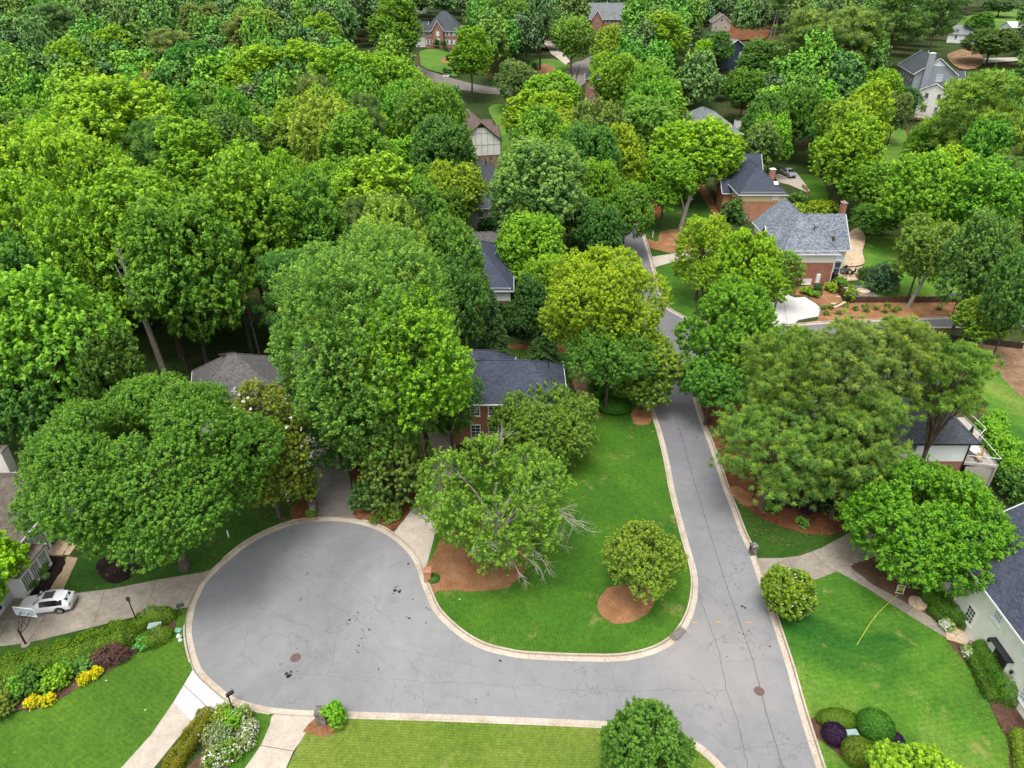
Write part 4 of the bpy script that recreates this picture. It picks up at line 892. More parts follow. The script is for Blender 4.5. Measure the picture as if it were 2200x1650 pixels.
chimney(H, 10.2, 12.5, 0, 7.6, 1.1, 1.0, 'brick_orange', 'white'); pipe(H, 6.6, 9.3, 8.2); pipe(H, 5.8, 10.5, 8.8, .4, .12)
mb = MB()
for k in range(6): mb.box((-1.2 - k * .28, 1.9, 1.3 - k * .2), (.3, 1.3, .12))
for s in (1.2, 2.6): mb.tube([(-.2, s, 2.4), (-1.2, s, 2.3), (-2.8, s, 1.2)], .05, 4); mb.tube([(-1.2, s, 1.3), (-1.2, s, 2.3)], .05, 4); mb.tube([(-2.8, s, .1), (-2.8, s, 1.2)], .05, 4)
mb.box((-.6, 1.9, 1.4), (1.2, 1.4, .12)); mb.build('porch_steps', M['wood_grey'], H)
# H8 weathered grey hip
A = (53.0, 198.5); rz = R_(14); H = house('grey_house', 'pale house with weathered light grey hipped roof and white chimney, right of centre', A, rz); foot(A, rz, 11, 22)
b = block(H, 0, 0, 9.6, 22, 6.4, 'hip', 4.2, wm='siding_pale', rm='roof_lightgrey', inset=8); b2 = block(H, 9.6, 3, 12, 10, 5.2, 'shed', .8, wm='siding_pale', rm='roof_lightgrey', ov=.3)
chimney(H, 9.4, 2.0, 0, 9.2, 1.5, 1.2, 'siding_pale', 'black'); window(b, 'S', 2, 4.3); window(b, 'S', 5, 4.3); window(b, 'S', 7.6, 1.2); pipe(H, 4.2, 12, 10.2); pipe(H, 6, 15, 10); mb = MB(); mb.box((2.8, 4.4, 8.0), (.7, .3, .3)); mb.build('roof_vent', M['dark'], H)
# H9 timbered gable
A = (-12.9, 187.8); rz = R_(13); H = house('tudor_house', 'white timbered gable house with stone base and brown roof seen through the trees', A, rz); foot(A, rz, 11, 21)
b = block(H, 0, 0, 10.2, 19.5, 6.9, 'gy', 4.3, wm='stucco_white', rm='roof_brown', lower='stone', lh=3.0, trim='dark')
for y in (4.6, 12.4): block(H, 7.0, y, 10.7, y + 4, 6.7, 'gx', 2.4, wm='stucco_white', rm='roof_brown', trim='dark', ov=.35)
o, U, n = wframe(b, 'S'); mb = MB()
for u in (2.0, 3.6, 5.2, 6.8, 8.4): panel(mb, o, U, n, u - .06, u + .06, 3.0, 6.9 + max(0, 4.0 - abs(u - 5.1) * .86), .0, .05)
for z, e in ((3.06, 0), (5.7, 0), (8.6, 2.3)): panel(mb, o, U, n, .05 + e, 10.15 - e, z - .06, z + .06, .0, .055)
mb.build('timber_frame', M['wood_grey'], H); mb = MB(); mb.poly([(3.6, -.07, 10.0), (6.6, -.07, 10.0), (5.1, -.07, 11.15)]); mb.build('gable_trim', M['dark'], H); downpipe(b, 'S', 10.1, 6.8, 'wood_grey'); window(b, 'E', 3, 1, 1, 1.4); window(b, 'E', 10, 4, 1, 1.4)
# H10 blue-grey hip
A = (-12.2, 147.5); H = house('grey_house', 'pale walled house with small blue-grey hipped roof just below the timbered gable house', A, 0); foot(A, 0, 12, 16)
b = block(H, 0, 2.5, 10.3, 14, 6.4, 'hip', 3.4, wm='siding_grey', rm='roof_slate'); b2 = block(H, 3.6, -9.0, 9.2, 2.5, 5.2, 'hip', 2.0, wm='stucco_grey', rm='roof_slate'); window(b2, 'S', 2.4, 3, 1.0, 1.3); window(b2, 'S', 2.4, .6, 1.0, 1.5); pipe(H, 6.6, 7.4, 9.4, 1.0, .1); pipe(H, 3, 8, 8.4)
# H11 dark roof
A = (-9.5, 96.5); H = house('brick_house', 'dark roofed house with white upper wall, wedged between trees left of the golden maple', A, 0); foot(A, 0, 10, 17)
b = block(H, 0, 0, 9.3, 17.5, 6.0, 'hip', 3.6, wm='siding_white', rm='roof_dark', lower='brick', lh=3.9, inset=8.2); window(b, 'S', 7.8, 1.2, .8, 1.2); window(b, 'S', 4.8, 1.2, .8, 1.2); block(H, 1.5, 17.5, 9, 23, 5.0, 'gx', 2.4, wm='siding_white', rm='roof_warm'); pipe(H, 3.2, 15, 8.6, .5, .08, 'white'); downpipe(b, 'S', 9.2, 6)
# H12 far brick
A = G(915, 104); A = (A.x, A.y); H = house('brick_house', 'far rosy brick house with slate hipped roof, white shutters and centre gable', A, R_(-4)); foot(A, R_(-4), 17, 15)
b = block(H, 0, 0, 15.5, 11.5, 7.4, 'hip', 6.6, ov=.6, wm='brick_pink', rm='roof_slate', inset=7.2)
b2 = block(H, 3.4, -1.3, 8.0, 5.0, 7.4, 'gy', 3.4, ov=.4, wm='brick_pink', rm='roof_slate'); b3 = block(H, -5.2, 4, 0, 12, 5.6, 'gx', 4.2, wm='siding_white', rm='roof_slate')
for u in (1.2, 2.5, 9.6, 11.4, 13.4): window(b, 'S', u, 4.9, .8, 1.5, 2, 4, shutter='white' if u in (9.6, 11.4, 13.4) else None); window(b, 'S', u, 1.6, .8, 1.7, 2, 4, shutter='white')
window(b2, 'S', 2.3, 5.0, 1.2, 1.7, 2, 2, glass='white'); door(b2, 'S', 2.3, 1.0, 1.2, 2.3, 'black')
mb = MB(); mb.poly([(4.5, -1.42, 3.5), (6.9, -1.42, 3.5), (5.7, -1.42, 4.4)]); mb.build('door_pediment', M['white'], H)
# H13 far light roof
A = G(1266, 66); A = (A.x, A.y); H = house('brick_house', 'far brick house with pale grey gabled roof at the top edge right of centre', A, R_(-3)); foot(A, R_(-3), 18, 12)
b = block(H, 0, 0, 17.5, 10, 6.0, 'gx', 6.8, wm='brick_pink', rm='roof_lightgrey', ov=.5); b2 = block(H, 1.0, -1.6, 6.5, 5, 5.4, 'gy', 4.2, wm='brick_pink', rm='roof_lightgrey', ov=.4)
window(b2, 'S', 2.7, 2.6, 1.0, 2.0, 2, 3)
for u in (8.6, 10.4, 12.8, 15): window(b, 'S', u, 3.6, .9, 1.7, 2, 4, shutter='black')
pipe(H, 9, 5, 12.2, 1.4, .15, 'white')
# H14 cream house, H14b grey gabled house behind it
A = G(1963, 252); A = Vector((A.x, A.y)); rz = R_(-48); H = house('cream_house', 'tall cream house with near-black roof in front of the grey gabled house, upper right', A, rz); foot(A, rz, 9, 17)
b = block(H, 0, 0, 8.2, 16.0, 8.3, 'gy', 2.0, ov=.4, wm='stucco_white', rm='roof_dark')
window(b, 'S', 2.2, 2.2, 1.5, 1.6, 3, 3, frame='siding_beige'); window(b, 'S', 2.0, 6.0, .9, 1.3, 2, 3, frame='siding_beige'); window(b, 'S', 5.6, 6.0, .9, 1.3, 2, 3, frame='siding_beige'); window(b, 'S', 5.8, 2.4, .9, 1.3)
for u in (2, 6, 10, 14): window(b, 'E', u, 5.4, 1.0, 1.5); window(b, 'E', u, 1.8, 1.0, 1.5)
for x, y in ((2.0, 2), (6.4, 5), (6.8, 9), (6.4, 13)): pipe(H, x, y, 9.0, .3, .1, 'white')
A = (132.5, 252.5); rz = R_(-14); H = house('grey_house', 'grey gabled house with slate roof and tall chimney behind the cream house, upper right', A, rz); foot(A, rz, 13, 25)
b2 = block(H, 0, 0, 12.5, 24.0, 8.4, 'gy', 4.6, ov=.55, wm='siding_grey', rm='roof_slate')
window(b2, 'S', 7.6, 6.2, 1.6, 1.9, 2, 4, glass='glass_pale'); chimney(H, 3.4, -.7, 0, 14.4, 2.0, 1.3, 'siding_grey', 'white')
mb = MB(); mb.poly([(3.9, -.07, 10.6), (8.6, -.07, 10.6), (6.25, -.07, 12.5)]); mb.build('gable_panel', M['white'], H)
for u in (3, 7, 11, 15, 19): window(b2, 'W', 24 - u, 5.8, .9, 1.6); window(b2, 'W', 24 - u, 2.0, .9, 1.6)
block(H, 12.5, 6, 17, 14, 6, 'gx', 2.2, wm='siding_grey', rm='roof_slate'); pipe(H, 6.2, 16, 12.8, .8, .12, 'white')
t = empty('timber_stairs', G(1975, 262), R_(-38), 'raw timber steps and landing at the foot of the tall cream house', 'stairs')
m = MB(); m.box((0, 0, 1.3), (3.2, 2.2, .14)); m.build('landing', M['wood'], t)
for x in (-1.5, 1.5):
    for y in (-1, 1): m = MB(); m.box((x, y, 1.1), (.14, .14, 2.2)); m.build('post', M['wood'], t)
m = MB(); m.box((0, -1, 2.2), (3.2, .1, .12)); m.box((-1.5, 0, 2.2), (.1, 2.2, .12)); m.build('handrail', M['wood'], t)
m = MB()
for k in range(5): m.box((-1.8 - k * .3, -.4, 1.1 - k * .24), (.3, 1.2, .07))
m.build('tread', M['wood'], t)
# H15 navy
A = G(1588, 150); A = (A.x, A.y); rz = R_(22); H = house('navy_house', 'navy blue house with grey roof half hidden below the tall pine trunks', A, rz); foot(A, rz, 12, 14)
b = block(H, -9, 0, 3, 10, 6.6, 'gy', 3.6, wm='siding_blue', rm='roof_lightgrey'); [window(b, 'E', u, z, 1.0, 1.5, 2, 3, glass='glass_pale') for u in (2, 5, 8) for z in (1.2, 4.4)]; [window(b, 'S', u, 4.4, 1.0, 1.5, 2, 3, glass='glass_pale') for u in (8.5, 10.6)]
# H16 beige gable top
A = G(1528, 68); A = (A.x, A.y); H = house('beige_house', 'beige gable end with white trim near the top edge, left of the bare trunks', A, R_(-8)); foot(A, R_(-8), 11, 14)
b = block(H, 0, 0, 9.5, 13, 4.5, 'gy', 3.6, wm='siding_beige', rm='roof_taupe'); window(b, 'S', 4.7, 4.6, 1.5, 1.5, 3, 3); window(b, 'S', 2, 1.2); window(b, 'S', 7, 1.2)
# H17 brick with chimney
A = G(1256, 224); A = (A.x, A.y); H = house('brick_house', 'rose brick house corner with chimney beside the far cul-de-sac, mostly hidden by trees', A, R_(-6)); foot(A, R_(-6), 12, 14)
b = block(H, 0, 0, 11, 12, 8.0, 'hip', 3.4, wm='brick_pink', rm='roof_dark'); chimney(H, 4.6, 3.5, 8, 13, 1.3, 1.0, 'brick_pink', 'conc'); window(b, 'S', 2.2, 1.4); window(b, 'S', 2.2, 5)
# H18-H20 roofs far
for nm, lab, px, py, w_, d_, h_, rs, rf, wm, rr in (
  ('grey_house', 'weathered grey roof with pale gable near the top right, left of the light young tree', 2058, 92, 11, 13, 4, 3, 'roof_lightgrey', 'siding_white', -30),
  ('white_house', 'white roofed building at the far right edge near the top', 2195, 78, 12, 10, 4, 2, 'siding_white', 'siding_white', 0),
  ('brown_house', 'brownish roof patch between two crowns near the top centre', 1122, 92, 10, 10, 5, 3.4, 'roof_brown', 'siding_beige', 5),
  ('grey_house', 'sliver of blue-grey roof at the left border below the top crowns', 18, 252, 10, 10, 13, 3, 'roof_slate', 'siding_white', -12),
  ('white_house', 'pale building glimpsed at the top edge left of the tall dark-based tree', 900, 30, 10, 10, 5, 3, 'roof_lightgrey', 'siding_white', 10),
  ('beige_house', 'grey roofed pale house peeking at the top edge in the upper left', 325, 8, 11, 11, 8, 3, 'roof_lightgrey', 'siding_white', 0),
  ('brick_house', 'small reddish roof glimpsed above the tall grey-green pines', 1855, 40, 10, 9, 4, 2.5, 'roof_brown', 'brick_pink', 0)):
    A = G(px, py); A = (A.x - w_ / 2, A.y); H = house(nm, lab, A, R_(rr)); foot(A, R_(rr), w_, d_); b = block(H, 0, 0, w_, d_, h_, 'gx', rs, wm=wm, rm=rf); window(b, 'S', w_ * .3, h_ - 2.2); window(b, 'S', w_ * .7, h_ - 2.2)
# ================================================================ FOLIAGE
def unit(v): return v / np.maximum(np.linalg.norm(v, axis=-1, keepdims=True), 1e-9)
def rdir(rg, n, up=0.0):
    d = rg.normal(size=(n, 3)); d[:, 2] += up; return unit(d)
def leaves_mesh(name, C, N, size, tone, rg, elong=1.5, fold=.25, droop=0.0):
    """one folded rhombic leaf per row of C; N = facing"""
    n = len(C)
    t = rdir(rg, n); t -= (t * N).sum(1, keepdims=True) * N; t = unit(t)
    if droop: t[:, 2] -= droop; t = unit(t); N = N - (N * t).sum(1, keepdims=True) * t; N = unit(N)
    b = np.cross(N, t); s = (size * rg.uniform(.65, 1.3, n))[:, None]
    V = np.empty((n, 4, 3), np.float32)
    V[:, 0] = C - t * s * elong * .5; V[:, 1] = C + b * s * .5 + N * s * fold * .4
    V[:, 2] = C + t * s * elong * .5; V[:, 3] = C - b * s * .5 + N * s * fold * .4
    return quads_mesh(name, V, np.repeat(tone.astype(np.float32), 4))
def quads_mesh(name, V, tone):
    n = len(V); me = bpy.data.meshes.new(name)
    me.vertices.add(n * 4); me.vertices.foreach_set('co', V.reshape(-1))
    me.loops.add(n * 4); me.loops.foreach_set('vertex_index', np.arange(n * 4, dtype=np.int32))
    me.polygons.add(n); me.polygons.foreach_set('loop_start', np.arange(0, n * 4, 4, dtype=np.int32))
    at = me.attributes.new('tone', 'FLOAT', 'POINT'); at.data.foreach_set('value', tone)
    me.update(calc_edges=True); return me
PROF = {
    'round': lambda t: np.sqrt(np.clip(1 - (2 * t - 1) ** 2, 0, 1)),
    'dome': lambda t: np.where(t < .35, .78 + .22 * np.sin(np.clip(t / .35, 0, 1) * np.pi / 2), np.sqrt(np.clip(1 - ((t - .35) / .65) ** 2, 0, 1))),
    'tall': lambda t: np.where(t < .3, .55 + .45 * (t / .3), 1 - .82 * np.clip((t - .3) / .7, 0, 1) ** 1.5),
    'vase': lambda t: np.where(t < .6, .35 + .65 * (t / .6) ** .8, np.sqrt(np.clip(1 - ((t - .6) / .4) ** 2 * .75, 0, 1))),
    'cone': lambda t: 1 - .93 * t,
}
def crown_data(R, V, leaf=.25, prof='round', nl=22, lr=.36, tuft=.55, kper=26, dens=1.0, seed=0, gap=0.0, flat=.75, up=.35):
    """lobes inside an envelope, tufts on the lobes, leaves in each tuft"""
    rg = np.random.default_rng(seed); f = PROF[prof]
    t = (np.arange(nl) + rg.uniform(.1, .9, nl)) / nl; t = .10 + .82 * t
    ang = np.arange(nl) * 2.39996 + rg.uniform(-.5, .5, nl)
    rad = f(t) * (1 - lr * .95) * np.sqrt(rg.uniform(.5, 1.0, nl))
    Lr = R * lr * (.55 + .5 * f(t)) * rg.uniform(.62, 1.32, nl)
    L = np.stack([np.cos(ang) * rad * R, np.sin(ang) * rad * R, (2 * t - 1) * V * .86], 1)
    Lz = np.minimum(1.0, V / R * 1.1)
    cnt = np.maximum(8, (dens * 9.5 * (Lr ** 2) / (tuft ** 2)).astype(int))
    T = []; TN = []
    for i in range(nl):
        d = rdir(rg, cnt[i], .25); ok = d[:, 2] > -.65; d = d[ok]
        p = L[i] + d * Lr[i] * rg.uniform(.80, 1.20, (len(d), 1)) * np.array([1, 1, Lz])
        dist = np.linalg.norm((p[:, None, :] - L[None]) / np.array([1, 1, Lz]), axis=2) / Lr[None]
        dist[:, i] = 9; keep = dist.min(1) > .8
        if gap: keep &= rg.random(len(d)) > gap
        T.append(p[keep]); TN.append(d[keep])
    T = np.concatenate(T); TN = np.concatenate(TN)
    n = len(T); out = unit(T / np.array([R, R, V]) + 1e-6)
    TN = unit(TN + out * .5 + np.array([0, 0, up]))
    ts = tuft * rg.uniform(.65, 1.35, n)
    tt = rg.normal(0, .13, n)
    K = kper
    # every tuft is a shoot: new growth at the tip, lightened further by painted light
    A = unit(TN * .75 + rg.normal(0, .42, (n, 3)) + np.array([0, 0, .55]))
    s_ = rg.random((n, K)) ** .85
    q = rg.normal(size=(n, K, 3)); q = unit(q) * rg.uniform(.25, 1, (n, K, 1))
    q = q - A[:, None] * (q * A[:, None]).sum(2, keepdims=True) * .6
    P = T[:, None] + A[:, None] * ((s_ * 1.75 - .55) * ts[:, None])[..., None] + q * (ts[:, None] * (1.0 - .62 * s_))[..., None] * (flat + .15)
    nn = unit(A[:, None] * .55 + q * .75 + rg.normal(size=(n, K, 3)) * .38 + np.array([0, 0, .35]))
    tone = np.clip(.06 + .72 * s_ + tt[:, None] + rg.normal(0, .07, (n, K)) + .10 * out[:, None, 2], 0, 1)  # painted light: shoot tips and upper crown get a lighter tone
    return P.reshape(-1, 3), nn.reshape(-1, 3), tone.reshape(-1), L, Lr, leaf
def crown_mesh(name, **k):
    elong = k.pop('elong', 1.5); droop = k.pop('droop', 0.0)
    P, N, tone, L, Lr, leaf = crown_data(**k)
    return leaves_mesh(name, P, N, leaf, tone, np.random.default_rng(k.get('seed', 0) + 5), elong, .25, droop), L
def trunk_mesh(name, z0, H, r, L, nlimb=9, seed=0, lean=(0, 0), mat='bark'):
    """z0: ground, crown centre at 0; tapered trunk, limbs to the lobes"""
    rr = random.Random(seed); mb = MB(); P = []
    n = 7
    for i in range(n + 1):
        t = i / n; z = z0 + (H - z0) * t
        P.append((lean[0] * (1 - t) + math.sin(i * 1.7 + seed) * r * .5 * t, lean[1] * (1 - t) + math.cos(i * 1.3 + seed) * r * .5 * t, z))
    R = [r * (1.35 if i == 0 else 1) * (1 - .72 * i / n) for i in range(n + 1)]
    mb.tube(P, R, 8)
    idx = sorted(range(len(L)), key=lambda i: rr.random())[:nlimb]
    for i in idx:
        e = Vector(L[i]); k = rr.uniform(.3, .6); b = Vector((P[0][0] * (1 - k), P[0][1] * (1 - k), z0 + (H - z0) * k))
        if e.z < b.z: b.z = max(z0 + 1, e.z - 1.2)
        m = b.lerp(e, .5) + Vector((0, 0, (e - b).length * .08))
        mb.tube([b, m, e], [r * .38, r * .25, r * .1], 5, False)
    me_o = mb.build(name, M[mat]); me = me_o.data; bpy.data.objects.remove(me_o); return me
def pine_data(R, V, seed=0, leaf=.30, nb=70, width=.07, kper=70, tuft=.62, bend=.15):
    """rounded open loblolly crown: boughs ending in needle balls"""
    rg = np.random.default_rng(seed); C = []; ends = []
    for i in range(nb):
        t = rg.uniform(0, 1) ** .8; a = i * 2.39996 + rg.uniform(-.3, .3); rr = R * (np.sqrt(max(0, 1 - (2 * t * .85 - .75) ** 2))) * rg.uniform(.65, 1.02)
        z = -V + 2 * V * t; e = np.array([np.cos(a) * rr, np.sin(a) * rr, z + bend * rr * .6]); ends.append(e)
        m = rg.integers(9, 15)
        for j in range(m):
            k = 1 - .55 * rg.random() ** 1.3; C.append(e * np.array([k, k, 1]) + rg.normal(0, 1, 3) * np.array([.15, .15, .06]) * R)
    for j in range(nb // 2):
        C.append(rdir(rg, 1, 1.0)[0] * np.array([R * .75, R * .75, V * .95]) * rg.uniform(.85, 1.0))
    C = np.array(C); n = len(C); K = kper
    d = unit(rg.normal(size=(n, K, 3)) + np.array([0, 0, .55])); ln = tuft * rg.uniform(.6, 1.1, (n, K, 1)) * rg.uniform(.8, 1.25, (n, 1, 1))
    a = C[:, None] + d * ln * .15; b = C[:, None] + d * ln; side = unit(np.cross(d, rg.normal(size=(n, K, 3)))) * width * .5
    Q = np.stack([a - side, b - side * .5, b + side * .5, a + side], 2).reshape(-1, 4, 3).astype(np.float32)
    tone = np.clip(.36 + rg.normal(0, .2, (n, 1)) + .34 * d[..., 2] + rg.normal(0, .08, (n, K)), 0, 1).reshape(-1)  # needles pointing up are painted lighter, as if lit from above
    return Q, np.repeat(tone, 4).astype(np.float32), np.array(ends)
def spruce_data(R, H, seed=0, width=.09):
    rg = np.random.default_rng(seed); Q = []; T = []
    for z in np.arange(.3, H, .42):
        rr = R * (1 - z / H) ** .85; m = int(8 + rr * 7)
        for j in range(m):
            a = rg.uniform(0, 6.283); L_ = rr * rg.uniform(.75, 1.08); c = np.array([np.cos(a), np.sin(a), 0])
            ns = max(3, int(L_ / .16))
            for s in range(ns):
                k = (s + 1) / ns; p = c * L_ * k + np.array([0, 0, z - .35 * L_ * k * k + rg.normal(0, .05)])
                for _ in range(4):
                    d = unit(np.array([[c[0] + rg.normal(0, .7), c[1] + rg.normal(0, .7), rg.normal(-.15, .3)]]))[0] * .36
                    sd_ = np.cross(d, [0, 0, 1.0]); sd_ = sd_ / (np.linalg.norm(sd_) + 1e-6) * width
                    Q.append([p - sd_, p + d - sd_ * .4, p + d + sd_ * .4, p + sd_]); T.append(.2 + .6 * k + rg.normal(0, .1))
    return np.array(Q, np.float32), np.repeat(np.clip(T, 0, 1), 4).astype(np.float32)
TREES = []      # (x, y, r) of every trunk placed
HERO_PX = []
def finish_tree(name, label, cat, x, y, hc, R, V, meC, meT, col, mat='leaf', scale=(1, 1, 1), group=None, rz=0.0):
    zg = terr(x, y) + .1
    e = empty(name, (x, y, zg), rz, label, cat, group)
    c = bpy.data.objects.new('crown', meC); COL.objects.link(c); c.parent = e
    c.location = (0, 0, hc); c.scale = scale; c.color = (*col, 1)
    if not meC.materials: meC.materials.append(M[mat])
    if meT:
        t = bpy.data.objects.new('trunk', meT); COL.objects.link(t); t.parent = e; t.location = (0, 0, hc); t.scale = scale
    TREES.append((x, y, R)); HERO_PX.append((x, y, zg + hc, R, V)); return e
def from_sil(cx, cy, w_, h_, base=None, hc=None):
    xx = (cx - 1100) / FP; yy = (cy - 825) / FP
    sl_ = (sp + cp * yy) / (cp - sp * yy)
    if base is not None:
        b = G(*base); Y = b.y; hc = CH - Y * sl_
    t = (CH - hc) / (sp + cp * yy); X = xx * t; Y = (cp - sp * yy) * t
    for _ in range(10):
        if base is None:
            zt = terr(X, Y) + hc; t = (CH - zt) / (sp + cp * yy); X = xx * t; Y = (cp - sp * yy) * t
    th = math.atan(sl_); R = w_ / 2 * t / FP
    v2 = (h_ / 2 * t / FP) ** 2 - (R * math.sin(th)) ** 2
    V = math.sqrt(max(v2, (.3 * R) ** 2)) / math.cos(th); V = max(V, .38 * R)
    return X, Y, hc, R, V
hero_seed = [100]
def hero(name, label, cx, cy, w_, h_, base=None, hc=None, col=(.06, .17, .015), prof='dome', leaf=.12, tuft=.55, kper=28, nl=26, lr=.33, dens=1.0, gap=0.0, r=None, elong=1.8, droop=0.0, bark='bark', cat='tree', group=None, limbs=10, flat=.75, V=None, flowers=0, up=.35, fs=.2):
    X, Y, hc, R, V_ = from_sil(cx, cy, w_, h_, base, hc); V = V or V_
    V = min(V, hc - .25) if hc - V < .2 else V
    hero_seed[0] += 1; sd_ = hero_seed[0]
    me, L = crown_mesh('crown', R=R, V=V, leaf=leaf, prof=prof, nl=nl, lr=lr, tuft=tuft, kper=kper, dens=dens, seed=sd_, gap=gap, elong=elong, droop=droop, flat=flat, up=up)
    tm = trunk_mesh('trunk', -hc, V * .55, r or max(.08, R * .045), L, limbs, sd_, mat=bark)
    e = finish_tree(name, label, cat, X, Y, hc, R, V, me, tm, col, group=group)
    if flowers:
        rg = np.random.default_rng(sd_ + 77); d = rdir(rg, flowers, .4); P = d * np.array([R, R, V]) * rg.uniform(.86, .99, (flowers, 1))
        PP = np.repeat(P, 6, 0) + rg.normal(0, .09, (flowers * 6, 3)); NN = unit(np.repeat(d, 6, 0) + rg.normal(0, .5, (flowers * 6, 3)))
        PP = np.repeat(P, 6, 0) + rg.normal(0, .45 * fs, (flowers * 6, 3)); fm = leaves_mesh('blossoms', PP, NN, fs, np.full(len(PP), .5), rg); fm.materials.append(M['petal'])
        fo = bpy.data.objects.new('blossoms', fm); COL.objects.link(fo); fo.parent = e; fo.location = (0, 0, hc)
    return e, (X, Y, hc, R, V)
G_BRIGHT = (.125, .27, .018); G_YEL = (.17, .30, .02); G_MID = (.072, .195, .022); G_DARK = (.036, .12, .02); G_BLUE = (.062, .165, .045); G_OLIVE = (.11, .175, .03); G_DEEP = (.022, .075, .018); G_PALE = (.17, .235, .07)
# ---- trees of the foreground, each with a crown of its own
hero('maple_tree', 'huge dense rounded maple between the white car and the gray-brown roof, largest crown at left', 325, 1000, 500, 400, base=(290, 1222), col=(.06, .17, .02), prof='round', nl=60, lr=.22, tuft=.30, kper=20, leaf=.105, dens=1.05, r=.4)
hero('magnolia_tree', 'bronze-green magnolia dotted with white blossoms beside the largest left maple', 566, 958, 215, 285, base=(585, 1112), col=(.10, .165, .022), prof='dome', nl=28, lr=.30, tuft=.36, leaf=.12, flowers=60, fs=.15, up=.2)
hero('oak_tree', 'giant grey-green oak towering over the two middle driveways', 785, 745, 425, 500, base=(800, 1015), col=(.082, .205, .032), prof='round', nl=44, lr=.28, gap=.1, tuft=.42, leaf=.125, kper=24, r=.5, dens=1.05)
hero('oak_tree', 'broad shaded lower crown hanging over the grey driveway beneath the giant oak', 720, 910, 210, 210, base=(715, 1010), col=(.05, .15, .028), prof='dome', nl=20, lr=.32, tuft=.42, leaf=.12)
hero('maple_tree', 'bright yellow-green maple set against the right side of the giant oak', 893, 775, 240, 330, base=(905, 1085), col=(.10, .25, .014), prof='dome', nl=26, lr=.28, tuft=.42, leaf=.12)
hero('oak_tree', 'dark green oak between the giant oak and the brick house front', 965, 850, 130, 230, base=(975, 975), col=(.042, .13, .022), prof='round', nl=16, lr=.36, tuft=.45, leaf=.12)
hero('hemlock_tree', 'loose drooping hemlock over the straw island between two driveways', 848, 1010, 190, 190, base=(845, 1085), col=(.085, .17, .035), prof='tall', nl=30, lr=.24, tuft=.42, leaf=.13, kper=44, elong=2.2, gap=.3, droop=.3, flat=.35)
EL, (ex, ey, ehc, eR, eV) = hero('elm_tree', 'spreading elm with bare grey branches above the orange straw bed on the corner lawn', 1066, 1097, 345, 308, base=(1045, 1205), col=(.082, .195, .022), prof='vase', nl=40, lr=.23, tuft=.42, kper=24, leaf=.12, gap=.42, r=.3, limbs=22, bark='bark_pale')
hero('oak_tree', 'round olive-tinged oak standing in front of the red brick house', 1170, 918, 232, 185, base=(1180, 985), col=(.072, .165, .022), prof='round', nl=26, lr=.29, tuft=.42, leaf=.12)
hero('maple_tree', 'small low maple with yellow tips rising from the round straw circle on the lawn', 1380, 1194, 186, 152, base=(1362, 1272), col=(.098, .19, .022), prof='dome', nl=38, lr=.23, gap=.22, tuft=.30, kper=20, leaf=.10, r=.14)
hero('maple_tree', 'golden yellow-green maple at the road bend beside the brown trail', 1296, 655, 272, 235, hc=11.5, col=(.14, .26, .014), prof='dome', nl=42, lr=.26, tuft=.40, leaf=.12)
hero('maple_tree', 'darker lower maple under the golden maple beside the brown trail', 1310, 765, 190, 130, hc=8, col=(.05, .15, .02), prof='round', nl=18, lr=.33, tuft=.45, leaf=.12)
hero('willow_oak_tree', 'fine-leaved yellowish willow oak overhanging the left kerb of the road', 1386, 800, 150, 160, base=(1385, 880), col=(.09, .185, .024), prof='round', nl=26, lr=.28, tuft=.4, leaf=.13, elong=2.2, kper=40)
hero('cypress_tree', 'feathery bright green cypress at the right kerb where the road bends', 1575, 715, 232, 265, base=(1560, 870), col=(.085, .235, .022), prof='tall', nl=52, lr=.19, tuft=.46, leaf=.11, elong=3.4, droop=.7, kper=50, flat=.3)
hero('cypress_tree', 'second feathery cypress just behind, touching the brick and white house', 1605, 575, 190, 180, hc=12, col=(.12, .27, .018), prof='tall', nl=36, lr=.23, tuft=.42, leaf=.12, elong=3.2, droop=.7, kper=44, flat=.3)
hero('cypress_tree', 'shaded lower cypress leaning over the road asphalt', 1530, 820, 150, 115, hc=6, col=(.05, .17, .022), prof='dome', nl=20, lr=.28, tuft=.42, leaf=.13, elong=2.6, droop=.5, kper=36)
hero('maple_tree', 'yellow-tipped rounded tree by the path to the orange brick house', 1510, 545, 135, 165, hc=8, col=(.13, .26, .015), prof='dome', nl=22, lr=.3, tuft=.40, leaf=.12)
hero('maple_tree', 'leafy maple pressed against the brick wall of the mottled grey roofed house', 1680, 590, 85, 110, hc=6, col=(.085, .2, .02), prof='round', nl=14, lr=.36, tuft=.42, leaf=.12)
hero('maple_tree', 'perfectly domed bright maple in front of the white house with the deck', 1995, 1118, 350, 280, base=(1992, 1225), col=(.062, .195, .012), prof='dome', nl=58, lr=.21, tuft=.42, leaf=.12, r=.32)
hero('magnolia_tree', 'small round magnolia with cream flowers at the right driveway mouth', 1698, 1278, 112, 112, base=(1700, 1322), col=(.085, .18, .015), prof='round', nl=18, lr=.3, tuft=.24, leaf=.12, kper=24, flowers=110, fs=.055)
hero('holly_tree', 'bushy holly tree at the bottom edge by the street junction', 1393, 1610, 225, 235, base=(1400, 1705), col=(.052, .15, .02), prof='tall', nl=46, lr=.22, tuft=.24, leaf=.09, kper=24, limbs=6)
hero('maple_tree', 'lime green small tree at the bottom right beside the purple bush', 1985, 1690, 205, 185, base=(1990, 1765), col=(.12, .265, .018), prof='dome', nl=30, lr=.26, tuft=.28, leaf=.13)
hero('maple_tree', 'lime green branch tips at the far left edge before the gabled house', -72, 1240, 215, 185, hc=6, col=(.13, .31, .015), prof='round', nl=20, lr=.3, tuft=.3, leaf=.12)
